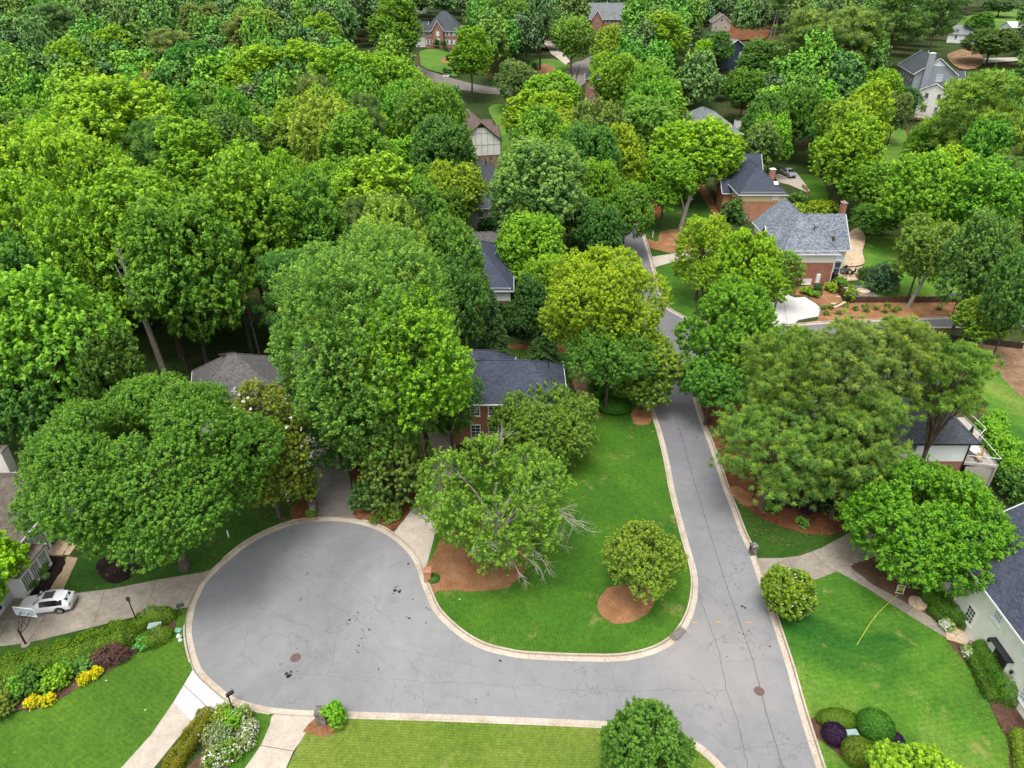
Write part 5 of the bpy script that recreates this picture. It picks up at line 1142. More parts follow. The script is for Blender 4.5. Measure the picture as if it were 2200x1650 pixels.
# bare twigs of the elm
def twigs():
    rr = random.Random(5); mb = MB()
    def grow(p, d, ln, r_, dep):
        e = p + d * ln; m = p + d * ln * .5 + Vector((rr.gauss(0, .08), rr.gauss(0, .08), rr.gauss(0, .05))) * ln; mb.tube([p, m, e], [r_, r_ * .8, r_ * .55], 5, False)
        if dep:
            for _ in range(3 if dep > 1 else 4):
                q = (d + Vector((rr.gauss(0, .42), rr.gauss(0, .42), rr.gauss(-.05, .28)))).normalized(); grow(p.lerp(e, rr.uniform(.4, 1)), q, ln * rr.uniform(.5, .8), r_ * .55, dep - 1)
    nb_ = 0
    for a, z, s, l in ((-.35, .5, .8, 3.0), (-1.3, -.2, .8, 3.0), (.2, .6, .7, 3.0), (2.6, .7, .7, 2.6), (1.6, 1.0, 1, 2.4), (-.8, -.3, 1, 3.2), (-.1, .1, 1.1, 3.2), (-1.9, .2, 1, 2.4), (0.9, 1.1, .8, 2.2)):
        b = Vector((math.cos(a) * eR * .35, math.sin(a) * eR * .35, z * eV * .5)); d = Vector((math.cos(a), math.sin(a), .12 if z > 0 else -.25)).normalized(); mb.v, mb.f, mb.uv = [], [], []; grow(b, d, l * s, .075, 3); o = mb.build('bare_branch', M['dead'], EL); o.location = (0, 0, ehc)
twigs()
# pines of the right foreground
pine_seed = [300]
def pine(label, cx, cy, w_, h_, hc, col=(.072, .15, .036), nb=72, lean=(0, 0), group='pines around the white house with the deck', r=.28):
    X, Y, hc, R, V = from_sil(cx, cy, w_, h_, None, hc); pine_seed[0] += 1
    Q, tn, ends = pine_data(R, V, pine_seed[0], nb=nb, kper=64, width=.046, tuft=.42)
    me = quads_mesh('crown', Q, tn); me.materials.append(M['needle'])
    tm = trunk_mesh('trunk', -hc, V * .8, r, ends * .9, 30, pine_seed[0], lean, 'bark_pine')
    return finish_tree('pine_tree', label, 'tree', X, Y, hc, R, V, me, tm, col, group=group)
pine('nearest broad pine leaning out over the right side of the road', 1665, 962, 268, 225, 7.8, nb=84)
pine('pine with olive needles behind the nearest broad pine', 1690, 815, 230, 200, 13, (.075, .145, .03))
pine('pine in front of the entrance side of the white house', 1835, 955, 210, 190, 9, (.075, .15, .035))
pine('tall pine crown over the left part of the slate roof', 1815, 790, 220, 190, 15, (.088, .15, .045))
pine('brown tinged pine over the middle of the slate roof', 1925, 775, 190, 165, 15, (.085, .145, .035))
pine('thin pine at the right end of the pine group beside the side lawn', 2045, 820, 160, 160, 14, (.072, .15, .03), nb=46)
pine('low shaded pine above the purple bushes', 1775, 1005, 180, 110, 5.5, (.06, .125, .03), nb=50)
pine('dark pine bough cluster left of the white wall', 1880, 900, 130, 110, 12, (.07, .14, .035), nb=36)
# ---- shared crowns for the woods
def protos():
    P = {}
    P['b'] = []
    for i, (prof, v, nl, lr, gp) in enumerate((('dome', 4.2, 24, .33, 0), ('tall', 6.2, 30, .30, 0), ('round', 4.6, 22, .36, 0), ('dome', 5.0, 30, .28, .1), ('tall', 5.4, 26, .33, .15), ('round', 5.0, 30, .27, 0), ('vase', 4.5, 26, .3, .1), ('tall', 7.0, 36, .27, 0))):
        me, L = crown_mesh('crown', R=5.0, V=v, leaf=.18, elong=1.8, prof=prof, nl=nl, lr=lr, tuft=.46, kper=22, dens=1.0, seed=20 + i, gap=gp); me.materials.append(M['leaf'])
        P['b'].append((me, trunk_mesh('trunk', -v - 7, v * .5, .26, L, 9, i), 5.0, v))
    P['f'] = []
    for i, (prof, v) in enumerate((('dome', 4.4), ('tall', 6.0), ('round', 4.8), ('vase', 4.6), ('tall', 5.2))):
        me, L = crown_mesh('crown', R=5.0, V=v, leaf=.27, elong=1.7, prof=prof, nl=22, lr=.32, tuft=.62, kper=20, dens=1.0, seed=50 + i); me.materials.append(M['leaf'])
        P['f'].append((me, trunk_mesh('trunk', -v - 7, v * .5, .26, L, 5, i + 9), 5.0, v))
    P['d'] = []
    for i, (prof, v) in enumerate((('dome', 4.4), ('tall', 6.0), ('round', 4.8))):
        me, L = crown_mesh('crown', R=5.0, V=v, leaf=.60, elong=1.3, prof=prof, nl=18, lr=.34, tuft=1.0, kper=14, seed=150 + i); P['d'].append((me, None, 5.0, v))
    P['p'] = []
    for i in range(3):
        Q, tn, en = pine_data(5.0, 4.6, 80 + i, nb=44, kper=40, width=.10); me = quads_mesh('crown', Q, tn); me.materials.append(M['needle'])
        P['p'].append((me, trunk_mesh('trunk', -4.6 - 9, 3.6, .24, en * .9, 16, i, mat='bark_pine'), 5.0, 4.6))
    P['s'] = []
    for i in range(2):
        Q, tn = spruce_data(3.0, 10.0, 90 + i); Q[..., 2] -= 5.0; me = quads_mesh('crown', Q, tn); me.materials.append(M['needle'])
        P['s'].append((me, trunk_mesh('trunk', -5.3, 4.6, .18, np.zeros((0, 3)), 0, i), 3.0, 5.0))
    return P
PR = protos()
pick = random.Random(3)
def place(name, label, x, y, R, V, H, kind, k, col, group=None, cat='tree'):
    me, tm, r0, v0 = PR[kind][k % len(PR[kind])]
    hc = H - V; s = R / r0; sz = V / v0
    e = finish_tree(name, label, cat, x, y, hc, R, V, me, None, col, scale=(s, s, sz), group=group, rz=pick.uniform(0, 6.28))
    t = bpy.data.objects.new('trunk', tm); COL.objects.link(t); t.parent = e
    z0 = -v0 - (.3 if kind == 's' else 9 if kind == 'p' else 7); t.scale = (s * .8, s * .8, hc / -z0); t.location = (0, 0, hc)
    return e
def mid(label, tx, ty, w_, H, col, kind='b', k=None, name='tree', group=None, vf=None):
    """a tree whose silhouette tops out at photo pixel (tx, ty)"""
    vf = vf or (.36 if kind == 'b' else .3); V = H * vf
    if kind == 's': V = H * .49
    lo, hi = 45.0, 620.0; xx = (tx - 1100) / FP
    for _ in range(40):
        Y = (lo + hi) / 2; zc = terr(0, Y) + .1 + H - V
        d = Y * cp + (CH - zc) * sp; cy = 825 + FP * ((CH - zc) * cp - Y * sp) / d
        R = w_ / 2 * d / FP; th = math.atan2(CH - zc, Y)
        top = cy - FP * math.sqrt((R * math.sin(th)) ** 2 + (V * math.cos(th)) ** 2) / d
        if top > ty: lo = Y
        else: hi = Y
    X = xx * d; R *= 1.04
    if k is None: k = pick.randrange(8)
    return place(name, label, X, Y, R, V, H, kind, k, col, group)
B1 = (.12, .265, .018); B2 = (.098, .24, .018); B3 = (.078, .205, .02)
MIDS = [
 ('light green spreading tree at the left edge above the largest maple', 110, 590, 300, 21, (.085, .235, .022), 'b', 0),
 ('dark blue-green tree cut by the left edge', 15, 525, 190, 20, (.055, .17, .03), 'b', 2),
 ('dark tree below the left-edge tree, against the largest maple', 60, 760, 190, 15, (.045, .14, .025), 'b', 5),
 ('tall tulip tree whose pale forked trunk shows behind the largest maple', 320, 348, 270, 27, B2, 'b', 1),
 ('tall crown in the left wood with a visible grey trunk below it', 530, 318, 230, 27, (.095, .23, .018), 'b', 4),
 ('wide rounded yellow-green crown at the top of the left wood', 270, 183, 280, 26, B1, 'b', 0),
 ('yellow-green crown at the left edge of the wood', 95, 262, 230, 25, B1, 'b', 3),
 ('pale yellow crown filling the left wood just right of the edge tree', 190, 300, 200, 25, B1, 'b', 2),
 ('mid-green crown at the left border halfway up', 45, 370, 200, 24, B2, 'b', 5),
 ('crown tucked between the edge trees and the tulip tree', 175, 430, 200, 23, B2, 'b', 6),
 ('shaded crown behind the pale forked trunk', 395, 440, 230, 23, (.07, .19, .02), 'b', 2),
 ('narrow crown rising in the middle of the left wood', 420, 250, 210, 26, B2, 'b', 7),
 ('tall bright crown with many tips in the centre of the wood', 560, 98, 170, 26, B1, 'b', 7),
 ('bright crown just right of the many-tipped tree', 660, 88, 160, 26, B1, 'b', 1),
 ('broad bright crown left of the far brick house street', 750, 105, 190, 26, B2, 'b', 3),
 ('crown showing pale bare branches inside its leaves', 690, 228, 150, 23, (.14, .25, .035), 'b', 6),
 ('mid-green crown under the one with bare branches', 760, 240, 170, 23, B3, 'b', 4),
 ('bright yellow-green crown with pointed tips behind the giant oak', 808, 322, 225, 23, B1, 'b', 1),
 ('shaded crown filling the dip left of the pointed bright tree', 650, 380, 190, 22, (.065, .185, .02), 'b', 5),
 ('neat round yellowish tree left of the small blue-grey roof', 978, 352, 138, 15, (.13, .24, .02), 'b', 5),
 ('bright crown hiding the bend of the far street', 850, 130, 130, 22, B2, 'b', 2),
 ('mid-green crown in front of the white timbered gable house, left side', 928, 195, 140, 23, (.075, .19, .022), 'b', 2),
 ('darker grey-green crown hiding the left half of the timbered gable', 950, 265, 140, 19, (.05, .145, .03), 'b', 0),
 ('light green crown directly behind the top of the giant oak', 835, 455, 190, 22, (.11, .23, .035), 'b', 0),
 ('leafy crown between the giant oak and the pale-walled grey house', 965, 470, 150, 19, (.065, .175, .025), 'b', 3),
 ('dark crown left of the dark roof with white wall', 985, 560, 130, 16, (.045, .135, .025), 'b', 5),
 ('very tall dark-based tree left of the far brick house', 852, -5, 125, 27, (.08, .2, .02), 'b', 7),
 ('tall bright tree hiding the right end of the far brick house', 1012, 58, 104, 23, (.095, .235, .015), 'b', 7),
 ('grey-green rounded tree beside the far cul-de-sac lawn', 1112, 138, 85, 15, (.08, .17, .05), 'b', 2),
 ('large mid-green crown right of the far brick house', 1085, 4, 112, 22, (.075, .185, .035), 'b', 0),
 ('dark oval tree with its trunk showing on a straw circle', 1168, 24, 74, 15, (.045, .145, .035), 'b', 3),
 ('light airy tree with several slim trunks by the far street', 1229, 46, 88, 18, (.10, .225, .04), 'b', 6),
 ('bright dome behind the timbered gable house, upper one', 1185, 163, 130, 15, (.10, .25, .018), 'b', 0),
 ('yellow-green dome right of the timbered gable house', 1160, 195, 150, 17, (.135, .275, .016), 'b', 3),
 ('golden green dome in the middle of the picture above the grey-green tree', 1226, 236, 122, 15, (.14, .235, .025), 'b', 5),
 ('large grey-green tree in the centre above the dark roof', 1160, 315, 225, 21, (.085, .2, .05), 'b', 0),
 ('dark green crown right of the large grey-green centre tree', 1262, 280, 130, 20, (.05, .16, .028), 'b', 2),
 ('yellowish crown above the hidden stretch of road', 1335, 272, 120, 20, (.14, .25, .015), 'b', 4),
 ('shaded crown hanging over the road beneath the yellowish crown', 1345, 400, 105, 13, (.07, .19, .02), 'b', 2),
 ('dark crown at the left kerb of the shaded road', 1290, 440, 100, 13, (.04, .13, .025), 'b', 5),
 ('glossy bright dome between the two dark-roofed houses in the centre', 1145, 465, 160, 13, (.095, .245, .018), 'b', 0),
 ('dark conical tree under the glossy bright dome', 1140, 585, 95, 12, (.035, .11, .025), 'b', 1),
 ('pale green crown left of the weathered grey roof', 1385, 222, 150, 18, (.085, .215, .035), 'b', 0),
 ('bright spreading tree with a leaning pale trunk on the shaded lawn', 1495, 264, 195, 17, (.115, .265, .015), 'b', 0),
 ('second bright crown joined to the leaning-trunk tree over the driveway', 1430, 330, 130, 15, (.085, .225, .015), 'b', 3),
 ('yellow-green tree hiding the brick house with a chimney', 1310, 60, 90, 22, (.12, .24, .025), 'b', 4),
 ('taller bright tree left of the narrow pointed one', 1425, 28, 120, 23, (.12, .26, .02), 'b', 7),
 ('mid crown in front of the brick house with a chimney', 1325, 125, 120, 20, (.105, .24, .022), 'b', 6),
 ('mid-green crown in the gap right of the hidden brick house', 1400, 150, 110, 20, (.08, .215, .022), 'b', 2),
 ('narrow pointed bright tree left of the navy house', 1508, 86, 58, 18, (.12, .29, .015), 'b', 7),
 ('green tree beside the navy house', 1545, 66, 66, 15, (.06, .17, .035), 'b', 1),
 ('whitish blooming dome near the top edge, right of centre', 1467, -2, 104, 14, (.19, .25, .12), 'b', 5),
 ('rounded tree in front of the navy house', 1640, 92, 100, 15, (.06, .165, .03), 'b', 2),
 ('dark rounded tree right of the weathered grey roof', 1648, 212, 100, 18, (.055, .155, .028), 'b', 0),
 ('dark crown above the black truck driveway', 1715, 190, 105, 19, (.06, .165, .022), 'b', 3),
 ('mid-green crown between the dark rounded trees', 1600, 150, 90, 16, (.065, .175, .025), 'b', 5),
 ('bright small-topped tree under the tall pines', 1775, 152, 72, 17, (.13, .28, .015), 'b', 7),
 ('bright yellow crown with a tall top right of centre', 1862, 172, 120, 23, (.14, .275, .016), 'b', 1),
 ('broad yellow-green crown under the tall-topped one', 1830, 250, 150, 20, (.115, .255, .015), 'b', 4),
 ('grey-green feathery tree left of the tall cream house', 1925, 205, 70, 14, (.09, .17, .05), 'b', 6),
 ('dark evergreen against the grey gabled wall', 1945, 190, 56, 10, (.035, .12, .035), 'b', 2),
 ('bright crown in front of the grey gabled roof', 1895, 150, 80, 15, (.11, .26, .02), 'b', 3),
 ('young bright tree before the tall cream house', 2050, 183, 58, 18, (.11, .28, .02), 'b', 7),
 ('bright crown right of the green back yard', 1990, 250, 90, 17, (.10, .26, .02), 'b', 4),
 ('bright leafy crown in the right wood below the cream house', 1975, 335, 150, 18, (.10, .25, .02), 'b', 0),
 ('mid-green crown above the back lawn with the patio', 1868, 352, 118, 12, (.08, .21, .02), 'b', 2),
 ('dark hanging tree at the edge of the back lawn', 1885, 435, 100, 7, (.05, .155, .022), 'b', 3),
 ('bright crown at the right edge, below the big pine', 2110, 345, 160, 18, (.08, .235, .02), 'b', 5),
 ('light young tree with a leaning trunk at the brown fence', 1982, 478, 125, 13, (.095, .2, .035), 'b', 6),
 ('grey-green oak right of the back lawn', 2100, 470, 140, 17, (.065, .165, .035), 'b', 0),
 ('oak cut by the right edge above the side street', 2185, 545, 110, 16, (.055, .155, .03), 'b', 2),
 ('glossy young magnolia at the end of the side street', 2110, 640, 112, 8, (.10, .22, .02), 'b', 5),
 ('dark broad magnolia speckled white near the top right corner', 2132, 68, 105, 12, (.055, .13, .03), 'b', 2),
 ('green tree left of the speckled magnolia', 2108, 26, 60, 13, (.06, .18, .03), 'b', 1),
 ('bluish rounded tree at the top right corner', 2150, 0, 74, 10, (.06, .15, .06), 'b', 5),
 ('bright tree near the top left corner', 245, 57, 112, 22, (.12, .26, .018), 'b', 1),
 ('bright tree left of the dark one near the top left', 150, 88, 120, 22, (.11, .255, .02), 'b', 4),
 ('deep green tree near the top left', 418, 92, 118, 20, (.04, .165, .03), 'b', 3),
 ('pale olive dome in the upper left wood', 350, 160, 120, 16, (.16, .2, .075), 'b', 5),
 ('greyish dome near the top left', 435, 12, 92, 20, (.10, .17, .055), 'b', 5),
 ('light green tree at the top edge, upper left', 560, 30, 110, 20, (.11, .21, .035), 'b', 2),
 ('bright tree above the centre wood near the top', 690, 30, 115, 24, (.11, .25, .02), 'b', 1),
 ('mid-green crown at the left border near the top', 15, 118, 90, 18, (.06, .16, .04), 'b', 0),
]
for lab, tx, ty, w_, H, col, kind, k in MIDS: mid(lab, tx, ty, w_, H, col, kind, k, name='leafy_tree')
for lab, tx, ty, w_, H, col in [
 ('big olive pine at the right edge with a bare leaning trunk', 2110, 168, 190, 26, (.085, .165, .035)),
 ('tall grey-green pine group crown, left one', 1735, 35, 120, 26, (.085, .15, .05)),
 ('tall grey-green pine group crown, right one', 1830, 30, 130, 26, (.09, .155, .05)),
 ('dark pine above the grey gabled house', 1930, -10, 130, 26, (.05, .11, .035)),
 ('dark pine right of the grey gable, near the top', 2020, -20, 100, 25, (.05, .115, .035)),
 ('grey pine in the upper left wood', 365, 72, 105, 20, (.09, .14, .055)),
 ('grey-brown pine near the top, left of centre', 520, 45, 85, 19, (.09, .135, .05)),
 ('dusky pine at the top left corner', 120, 20, 130, 22, (.06, .125, .055))]:
    mid(lab, tx, ty, w_, H, col, 'p', None, 'pine_tree')
for lab, tx, ty, w_, H in [('dark pointed spruce left of the straw strip behind the brick house', 1058, 622, 84, 10), ('smaller dark spruce right of the pointed spruce', 1168, 655, 76, 8)]:
    mid(lab, tx, ty, w_, H, (.028, .075, .032), 's', None, 'spruce_tree')
# ---- the woods between: filled where nothing is built, keeping views of houses open
KEEP = [(330, 690, 390, 835), (895, 20, 1000, 175), (1262, 12, 1340, 62), (1565, 75, 1625, 150), (1480, 222, 1600, 320), (1570, 335, 1760, 480), (1620, 425, 1860, 650), (1905, 90, 2090, 260), (1000, 235, 1078, 400), (1015, 425, 1070, 500), (1030, 505, 1105, 650), (985, 755, 1215, 935), (415, 755, 600, 870), (1130, 125, 1300, 185),
        (1370, 425, 1560, 660), (1320, 470, 1480, 1400), (1390, 640, 1480, 760), (1640, 600, 2060, 705), (1815, 500, 2060, 650), (2060, 740, 2260, 1200), (1890, 860, 2150, 1010), (2040, 20, 2200, 150), (1700, 368, 1760, 440), (1900, 280, 1950, 340), (1040, 740, 1290, 900), (1660, 690, 2060, 730), (1520, 38, 1565, 66), (1600, 60, 1700, 118), (1250, 140, 1292, 220), (775, 60, 800, 115), (905, 140, 975, 185), (1060, 680, 1180, 750), (1600, 340, 1660, 400), (2140, 60, 2200, 110)]
def fill():
    cnt = 0; fr = random.Random(41); stuff = []; cells = []
    y = 62.0
    while y < 560:
        st = 6.6 if y < 130 else 9.0 if y < 260 else 12.0
        hw = y * .80 + 20; x = -hw
        while x < hw: cells.append((x + fr.uniform(-.42, .42) * st, y + fr.uniform(-.42, .42) * st)); x += st
        y += st
    for x, y in cells:
        g = (x, y)
        H = fr.uniform(13, 21) if y < 150 else fr.uniform(15, 23); R = fr.uniform(3.6, 5.6) if y < 140 else fr.uniform(4.6, 7.0); V = H * fr.uniform(.3, .38)
        zg = terr(x, y)
        bx, by, _ = proj(x, y, zg)
        if bx < -250 or bx > 2450 or (x > 5 and y < 118): continue
        px, py, d = proj(x, y, zg + H - V)
        ra = R * FP / d; th = math.atan2(CH - zg - H + V, y); rv = FP / d * math.sqrt((R * math.sin(th)) ** 2 + (V * math.cos(th)) ** 2)
        if py - rv > 905: continue
        bad = False
        for (a, b, c, e) in KEEP:
            if px + ra * .82 > a and px - ra * .82 < c and py + rv * .82 > b and py - rv * .82 < e: bad = True; break
        if bad:
            if y < 150: continue
            H = H * .45; V = H * .4; R = R * .6; px, py, d = proj(x, y, zg + H - V); ra = R * FP / d; rv = V * 1.1 * FP / d
            if any(px + ra > a and px - ra < c and py + rv > b and py - rv < e for a, b, c, e in KEEP): continue
        if any(inpoly(x, y, c) for c in CLEAR): continue
        if any((x - tx) ** 2 + (y - ty) ** 2 < (.45 * (R + min(tr, 7))) ** 2 for tx, ty, tr in TREES): continue
        # stay under the tops of the singled-out crowns in front
        for hx, hy, hz, hR, hV in HERO_PX[:125]:
            if abs(hx - x) < hR + R and -3 < hy - y < 14 and y > 55:
                top_h = hz + hV - zg; H = min(H, top_h * .82)
        V = min(V, H * .4)
        pine_ = fr.random() < (.10 if y < 200 else .17)
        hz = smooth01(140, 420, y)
        base = fr.choice([B1, B2, B3, B2, G_MID, G_MID, (.05, .145, .024), (.075, .18, .038)]) if y > 150 or x > -5 else (fr.choice([B2, B3, B3, G_MID, (.055, .16, .018)]) if y > 104 else fr.choice([(.028, .085, .014), (.036, .11, .018), (.045, .125, .02)]))  # near left wood: dark leaf colours paint in its shaded interior
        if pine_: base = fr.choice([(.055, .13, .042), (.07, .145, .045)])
        hzc = (.115, .19, .085); col = tuple(a * (1 - .55 * hz) + b * .55 * hz for a, b in zip(base, hzc))  # pale haze painted into the leaf colour of farther trees
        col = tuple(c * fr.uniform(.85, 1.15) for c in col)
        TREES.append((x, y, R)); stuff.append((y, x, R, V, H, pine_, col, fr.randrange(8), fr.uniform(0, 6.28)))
    stuff.sort(key=lambda s: s[0])
    near = stuff[:215]; far = stuff[215:]
    for y, x, R, V, H, pn, col, k, rz in near:
        if x < -8: zone = 'wood on the left'
        elif x < 45: zone = 'wood around the centre houses'
        else: zone = 'wood on the right'
        lab = ('slim pine mixed into the ' if pn else 'ordinary leafy tree filling the ') + zone
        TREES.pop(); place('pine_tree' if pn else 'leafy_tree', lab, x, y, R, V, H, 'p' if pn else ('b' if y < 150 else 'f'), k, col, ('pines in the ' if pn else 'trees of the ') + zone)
    # everything farther away: one mass of woodland
    Vs = []; Ts = []; Cs = []
    base = []
    for me, tm, r0, v0 in PR['d']:
        n = len(me.vertices); a = np.empty(n * 3, np.float32); me.vertices.foreach_get('co', a); t = np.empty(n, np.float32); me.attributes['tone'].data.foreach_get('value', t)
        a = a.reshape(-1, 4, 3); t = t.reshape(-1, 4); base.append((a, .5 + .55 * (t - .5), r0, v0))
    for y, x, R, V, H, pn, col, k, rz in far:
        a, t, r0, v0 = base[k % len(base)]; c, s = math.cos(rz), math.sin(rz); ctr = a.mean(1, keepdims=True)
        b = a; sc_ = np.array([R / r0, R / r0, V / v0]); b = b * sc_
        q = np.stack([b[..., 0] * c - b[..., 1] * s + x, b[..., 0] * s + b[..., 1] * c + y, b[..., 2] + terr(x, y) + H - V], 2)
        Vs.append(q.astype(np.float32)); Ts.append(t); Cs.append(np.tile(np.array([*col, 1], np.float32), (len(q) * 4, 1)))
    if Vs:
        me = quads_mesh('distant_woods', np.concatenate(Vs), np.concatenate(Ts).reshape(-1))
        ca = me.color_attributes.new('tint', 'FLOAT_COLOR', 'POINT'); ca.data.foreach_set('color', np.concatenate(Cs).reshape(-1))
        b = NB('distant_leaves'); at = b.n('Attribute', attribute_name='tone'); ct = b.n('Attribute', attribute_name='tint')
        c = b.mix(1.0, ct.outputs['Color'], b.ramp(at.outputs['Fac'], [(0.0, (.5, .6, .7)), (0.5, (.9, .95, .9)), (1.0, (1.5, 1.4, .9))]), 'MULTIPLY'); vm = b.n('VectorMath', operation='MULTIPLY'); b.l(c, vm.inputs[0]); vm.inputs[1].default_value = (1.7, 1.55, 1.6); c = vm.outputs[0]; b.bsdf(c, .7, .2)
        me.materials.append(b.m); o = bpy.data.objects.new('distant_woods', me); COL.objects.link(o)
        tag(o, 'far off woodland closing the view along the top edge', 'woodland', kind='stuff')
    print('FILL', len(near), len(far))
# ================================================================ SHRUBS, HEDGES, THINGS
GREEN_H = (.10, .22, .012)
def shrub(name, label, px, py, w_, h, col, ht=None, leaf=.07, tuft=.16, kper=18, dens=1.0, nl=14, lr=.34, group=None, cat='shrub', trim=False, seed=None, elong=1.5, droop=0, flowers=0, asp=1.0, rz=0.0, stem=True, flat=.5, fcol=None, fs=.12):
    """px,py: photo pixel of the clump's foot centre; w_: width in metres; h height"""
    c = G(px, py); hero_seed[0] += 1; sd_ = seed or hero_seed[0]
    R = w_ / 2; V = h / 2
    if trim:
        rg = np.random.default_rng(sd_); n = int(1300 * (R * 2) ** 2 * dens); d = rdir(rg, n, .35); d = d[d[:, 2] > -.6]
        P = d * np.array([R, R * asp, V]) * rg.uniform(.88, 1.01, (len(d), 1)); tone = np.clip(.3 + .2 * d[:, 2] + rg.normal(0, .24, len(d)), 0, 1)  # upper side of clipped shrubs painted lighter, like top light
        me = leaves_mesh('foliage', P, unit(d + rg.normal(0, .45, d.shape)), leaf, tone, rg, elong); L = P[:6] * .5
        core = True
    else:
        me, L = crown_mesh('foliage', R=R, V=V, leaf=leaf, prof='dome', nl=nl, lr=lr, tuft=tuft, kper=kper, dens=dens, seed=sd_, elong=elong, droop=droop, flat=flat); core = False
    me.materials.append(M['leaf'])
    e = empty(name, (c.x, c.y, c.z + .12), rz, label, cat, group)
    o = bpy.data.objects.new('foliage', me); COL.objects.link(o); o.parent = e; o.location = (0, 0, V * .98); o.color = (*col, 1)
    if not trim and asp != 1: o.scale = (1, asp, 1)
    if stem:
        mb = MB(); rr = random.Random(sd_)
        for k in range(5): a = k * 1.3; q = L[k % len(L)]; mb.tube([(0.05 * math.cos(a), .05 * math.sin(a), 0), (q[0] * .4, q[1] * .4, V), (q[0] * .8, q[1] * .8, V + q[2] * .7)], [.03, .02, .008], 5)
        mb.build('stem', M['bark'], e)
    if flowers:
        rg = np.random.default_rng(sd_ + 7); d = rdir(rg, flowers, .6); P = d * np.array([R, R * asp, V]) * rg.uniform(.9, 1.03, (flowers, 1)); P = np.repeat(P, 4, 0) + rg.normal(0, .05, (flowers * 4, 3))
        fm = leaves_mesh('blossoms', P, unit(np.repeat(d, 4, 0) + rg.normal(0, .5, (flowers * 4, 3))), fs, np.full(len(P), .5), rg); fm.materials.append(M['petal'])
        fo = bpy.data.objects.new('blossoms', fm); COL.objects.link(fo); fo.parent = e; fo.location = (0, 0, V)
    return e
def hedge(label, pxs, wd, h, col, leaf=.055, dens=1.0, seed=1, group=None, rough=.055):
    """clipped hedge: rounded box swept along a line, leafy skin"""
    P0 = catmull([Vector(G(*p)) for p in pxs], False, .25); o0 = P0[0].copy(); rg = np.random.default_rng(seed); pts = []; ns = []
    L_ = sum((a - b).length for a, b in zip(P0, P0[1:])); n = int(L_ * (wd + 2 * h) * 800 * dens)
    P = np.array([tuple(p - o0) for p in P0]); seg = rg.uniform(0, len(P) - 1.001, n); i = seg.astype(int); f = (seg - i)[:, None]
    c = P[i] * (1 - f) + P[i + 1] * f; t = unit(P[i + 1] - P[i]); s = np.stack([t[:, 1], -t[:, 0], np.zeros(n)], 1)
    a = rg.uniform(-.15, math.pi + .15, n); ex = .55
    ca, sa = np.cos(a), np.sin(a); cx_ = np.sign(ca) * np.abs(ca) ** ex * wd / 2; cz = np.sign(sa) * np.abs(sa) ** ex * h
    bump = 1 + .10 * np.sin(seg * .9 + 2 * a) + .05 * np.sin(seg * 2.3 + seed)
    pos = c + s * (cx_ * bump)[:, None] + np.array([0, 0, 1.0]) * np.maximum(cz * bump, .02)[:, None] + rg.normal(0, rough, (n, 3))
    nn = unit(s * ca[:, None] + np.array([0, 0, 1.0]) * sa[:, None] + rg.normal(0, .45, (n, 3)))
    for e_, sg in ((0, -1), (len(P) - 1, 1)):
        m = int(wd * h * 900 * dens); d = rdir(rg, m, .2); tt = unit((P[min(e_ + 1, len(P) - 1)] - P[max(e_ - 1, 0)])[None])[0] * sg
        k = (d @ tt); d = d - tt * (np.minimum(k, 0) * 2)[:, None]; d[:, 2] = np.abs(d[:, 2])
        pos = np.concatenate([pos, P[e_] + d * np.array([wd / 2, wd / 2, h]) + rg.normal(0, rough, (m, 3))]); nn = np.concatenate([nn, unit(d + rg.normal(0, .4, (m, 3)))])
    tone = np.clip(.12 + .42 * nn[:, 2] + rg.normal(0, .26, len(pos)) + .1 * np.sin(pos[:, 0] * 1.7) * np.sin(pos[:, 1] * 2.1), 0, 1)  # hedge tops painted light and sides dark to imitate overhead light
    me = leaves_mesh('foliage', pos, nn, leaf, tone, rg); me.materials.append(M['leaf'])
    e = empty('hedge', (o0.x, o0.y, o0.z + .12), 0, label, 'hedge', group); o = bpy.data.objects.new('foliage', me); COL.objects.link(o); o.parent = e; o.color = (*col, 1)
    mb = MB(); k = 0
    for p in P0[2::6]: q = p - o0; mb.tube([(q.x, q.y, 0), (q.x + .1, q.y, h * .5), (q.x - .1, q.y + .1, h * .85)], [.04, .03, .015], 5)
    mb.tube([Vector(p - o0) + Vector((0, 0, h * .4)) for p in P0[3:-3:2]], min(wd, h) * .22, 8); mb.build('branches', M['bark'], e)
    return e
HG = (.09, .195, .014)
hedge('long bushy hedge below the left driveway running from the left edge to the lamp post', [(-60, 1470), (30, 1452), (110, 1432), (190, 1405), (270, 1375)], 2.4, 1.35, (.085, .19, .013), seed=2, rough=.09, leaf=.07)
hedge('clipped hedge curling around the green utility box, upper arm by the mailbox', [(300, 1356), (318, 1338), (340, 1330), (362, 1332)], 1.35, 1.0, HG, seed=3)
hedge('clipped rounded hedge below the green utility box', [(318, 1384), (338, 1378), (353, 1372)], 1.5, .95, HG, seed=4)
hedge('narrow autumn-tinged hedge along the bottom left driveway', [(448, 1545), (425, 1580), (395, 1625), (360, 1680), (320, 1745)], 1.15, 1.0, (.12, .155, .012), seed=5)
hedge('deep green hedge against the right cream house, behind the round landing', [(1992, 1290), (2030, 1322), (2068, 1342)], 1.7, 1.3, (.055, .16, .012), seed=6)
hedge('lower front hedge left of the stone landing', [(2002, 1318), (2030, 1345)], .9, .8, (.05, .14, .012), seed=7)
hedge('tall clipped hedge right of the black door', [(2110, 1410), (2135, 1455), (2160, 1500)], 1.9, 1.5, (.058, .17, .012), seed=8)
hedge('lower front hedge below the white azalea', [(2090, 1425), (2108, 1465), (2125, 1500)], 1.0, .85, (.055, .145, .012), seed=9)
hedge('light green hedge at the bottom right corner', [(2185, 1590), (2190, 1625), (2198, 1680)], 1.1, .9, (.12, .22, .02), seed=10)
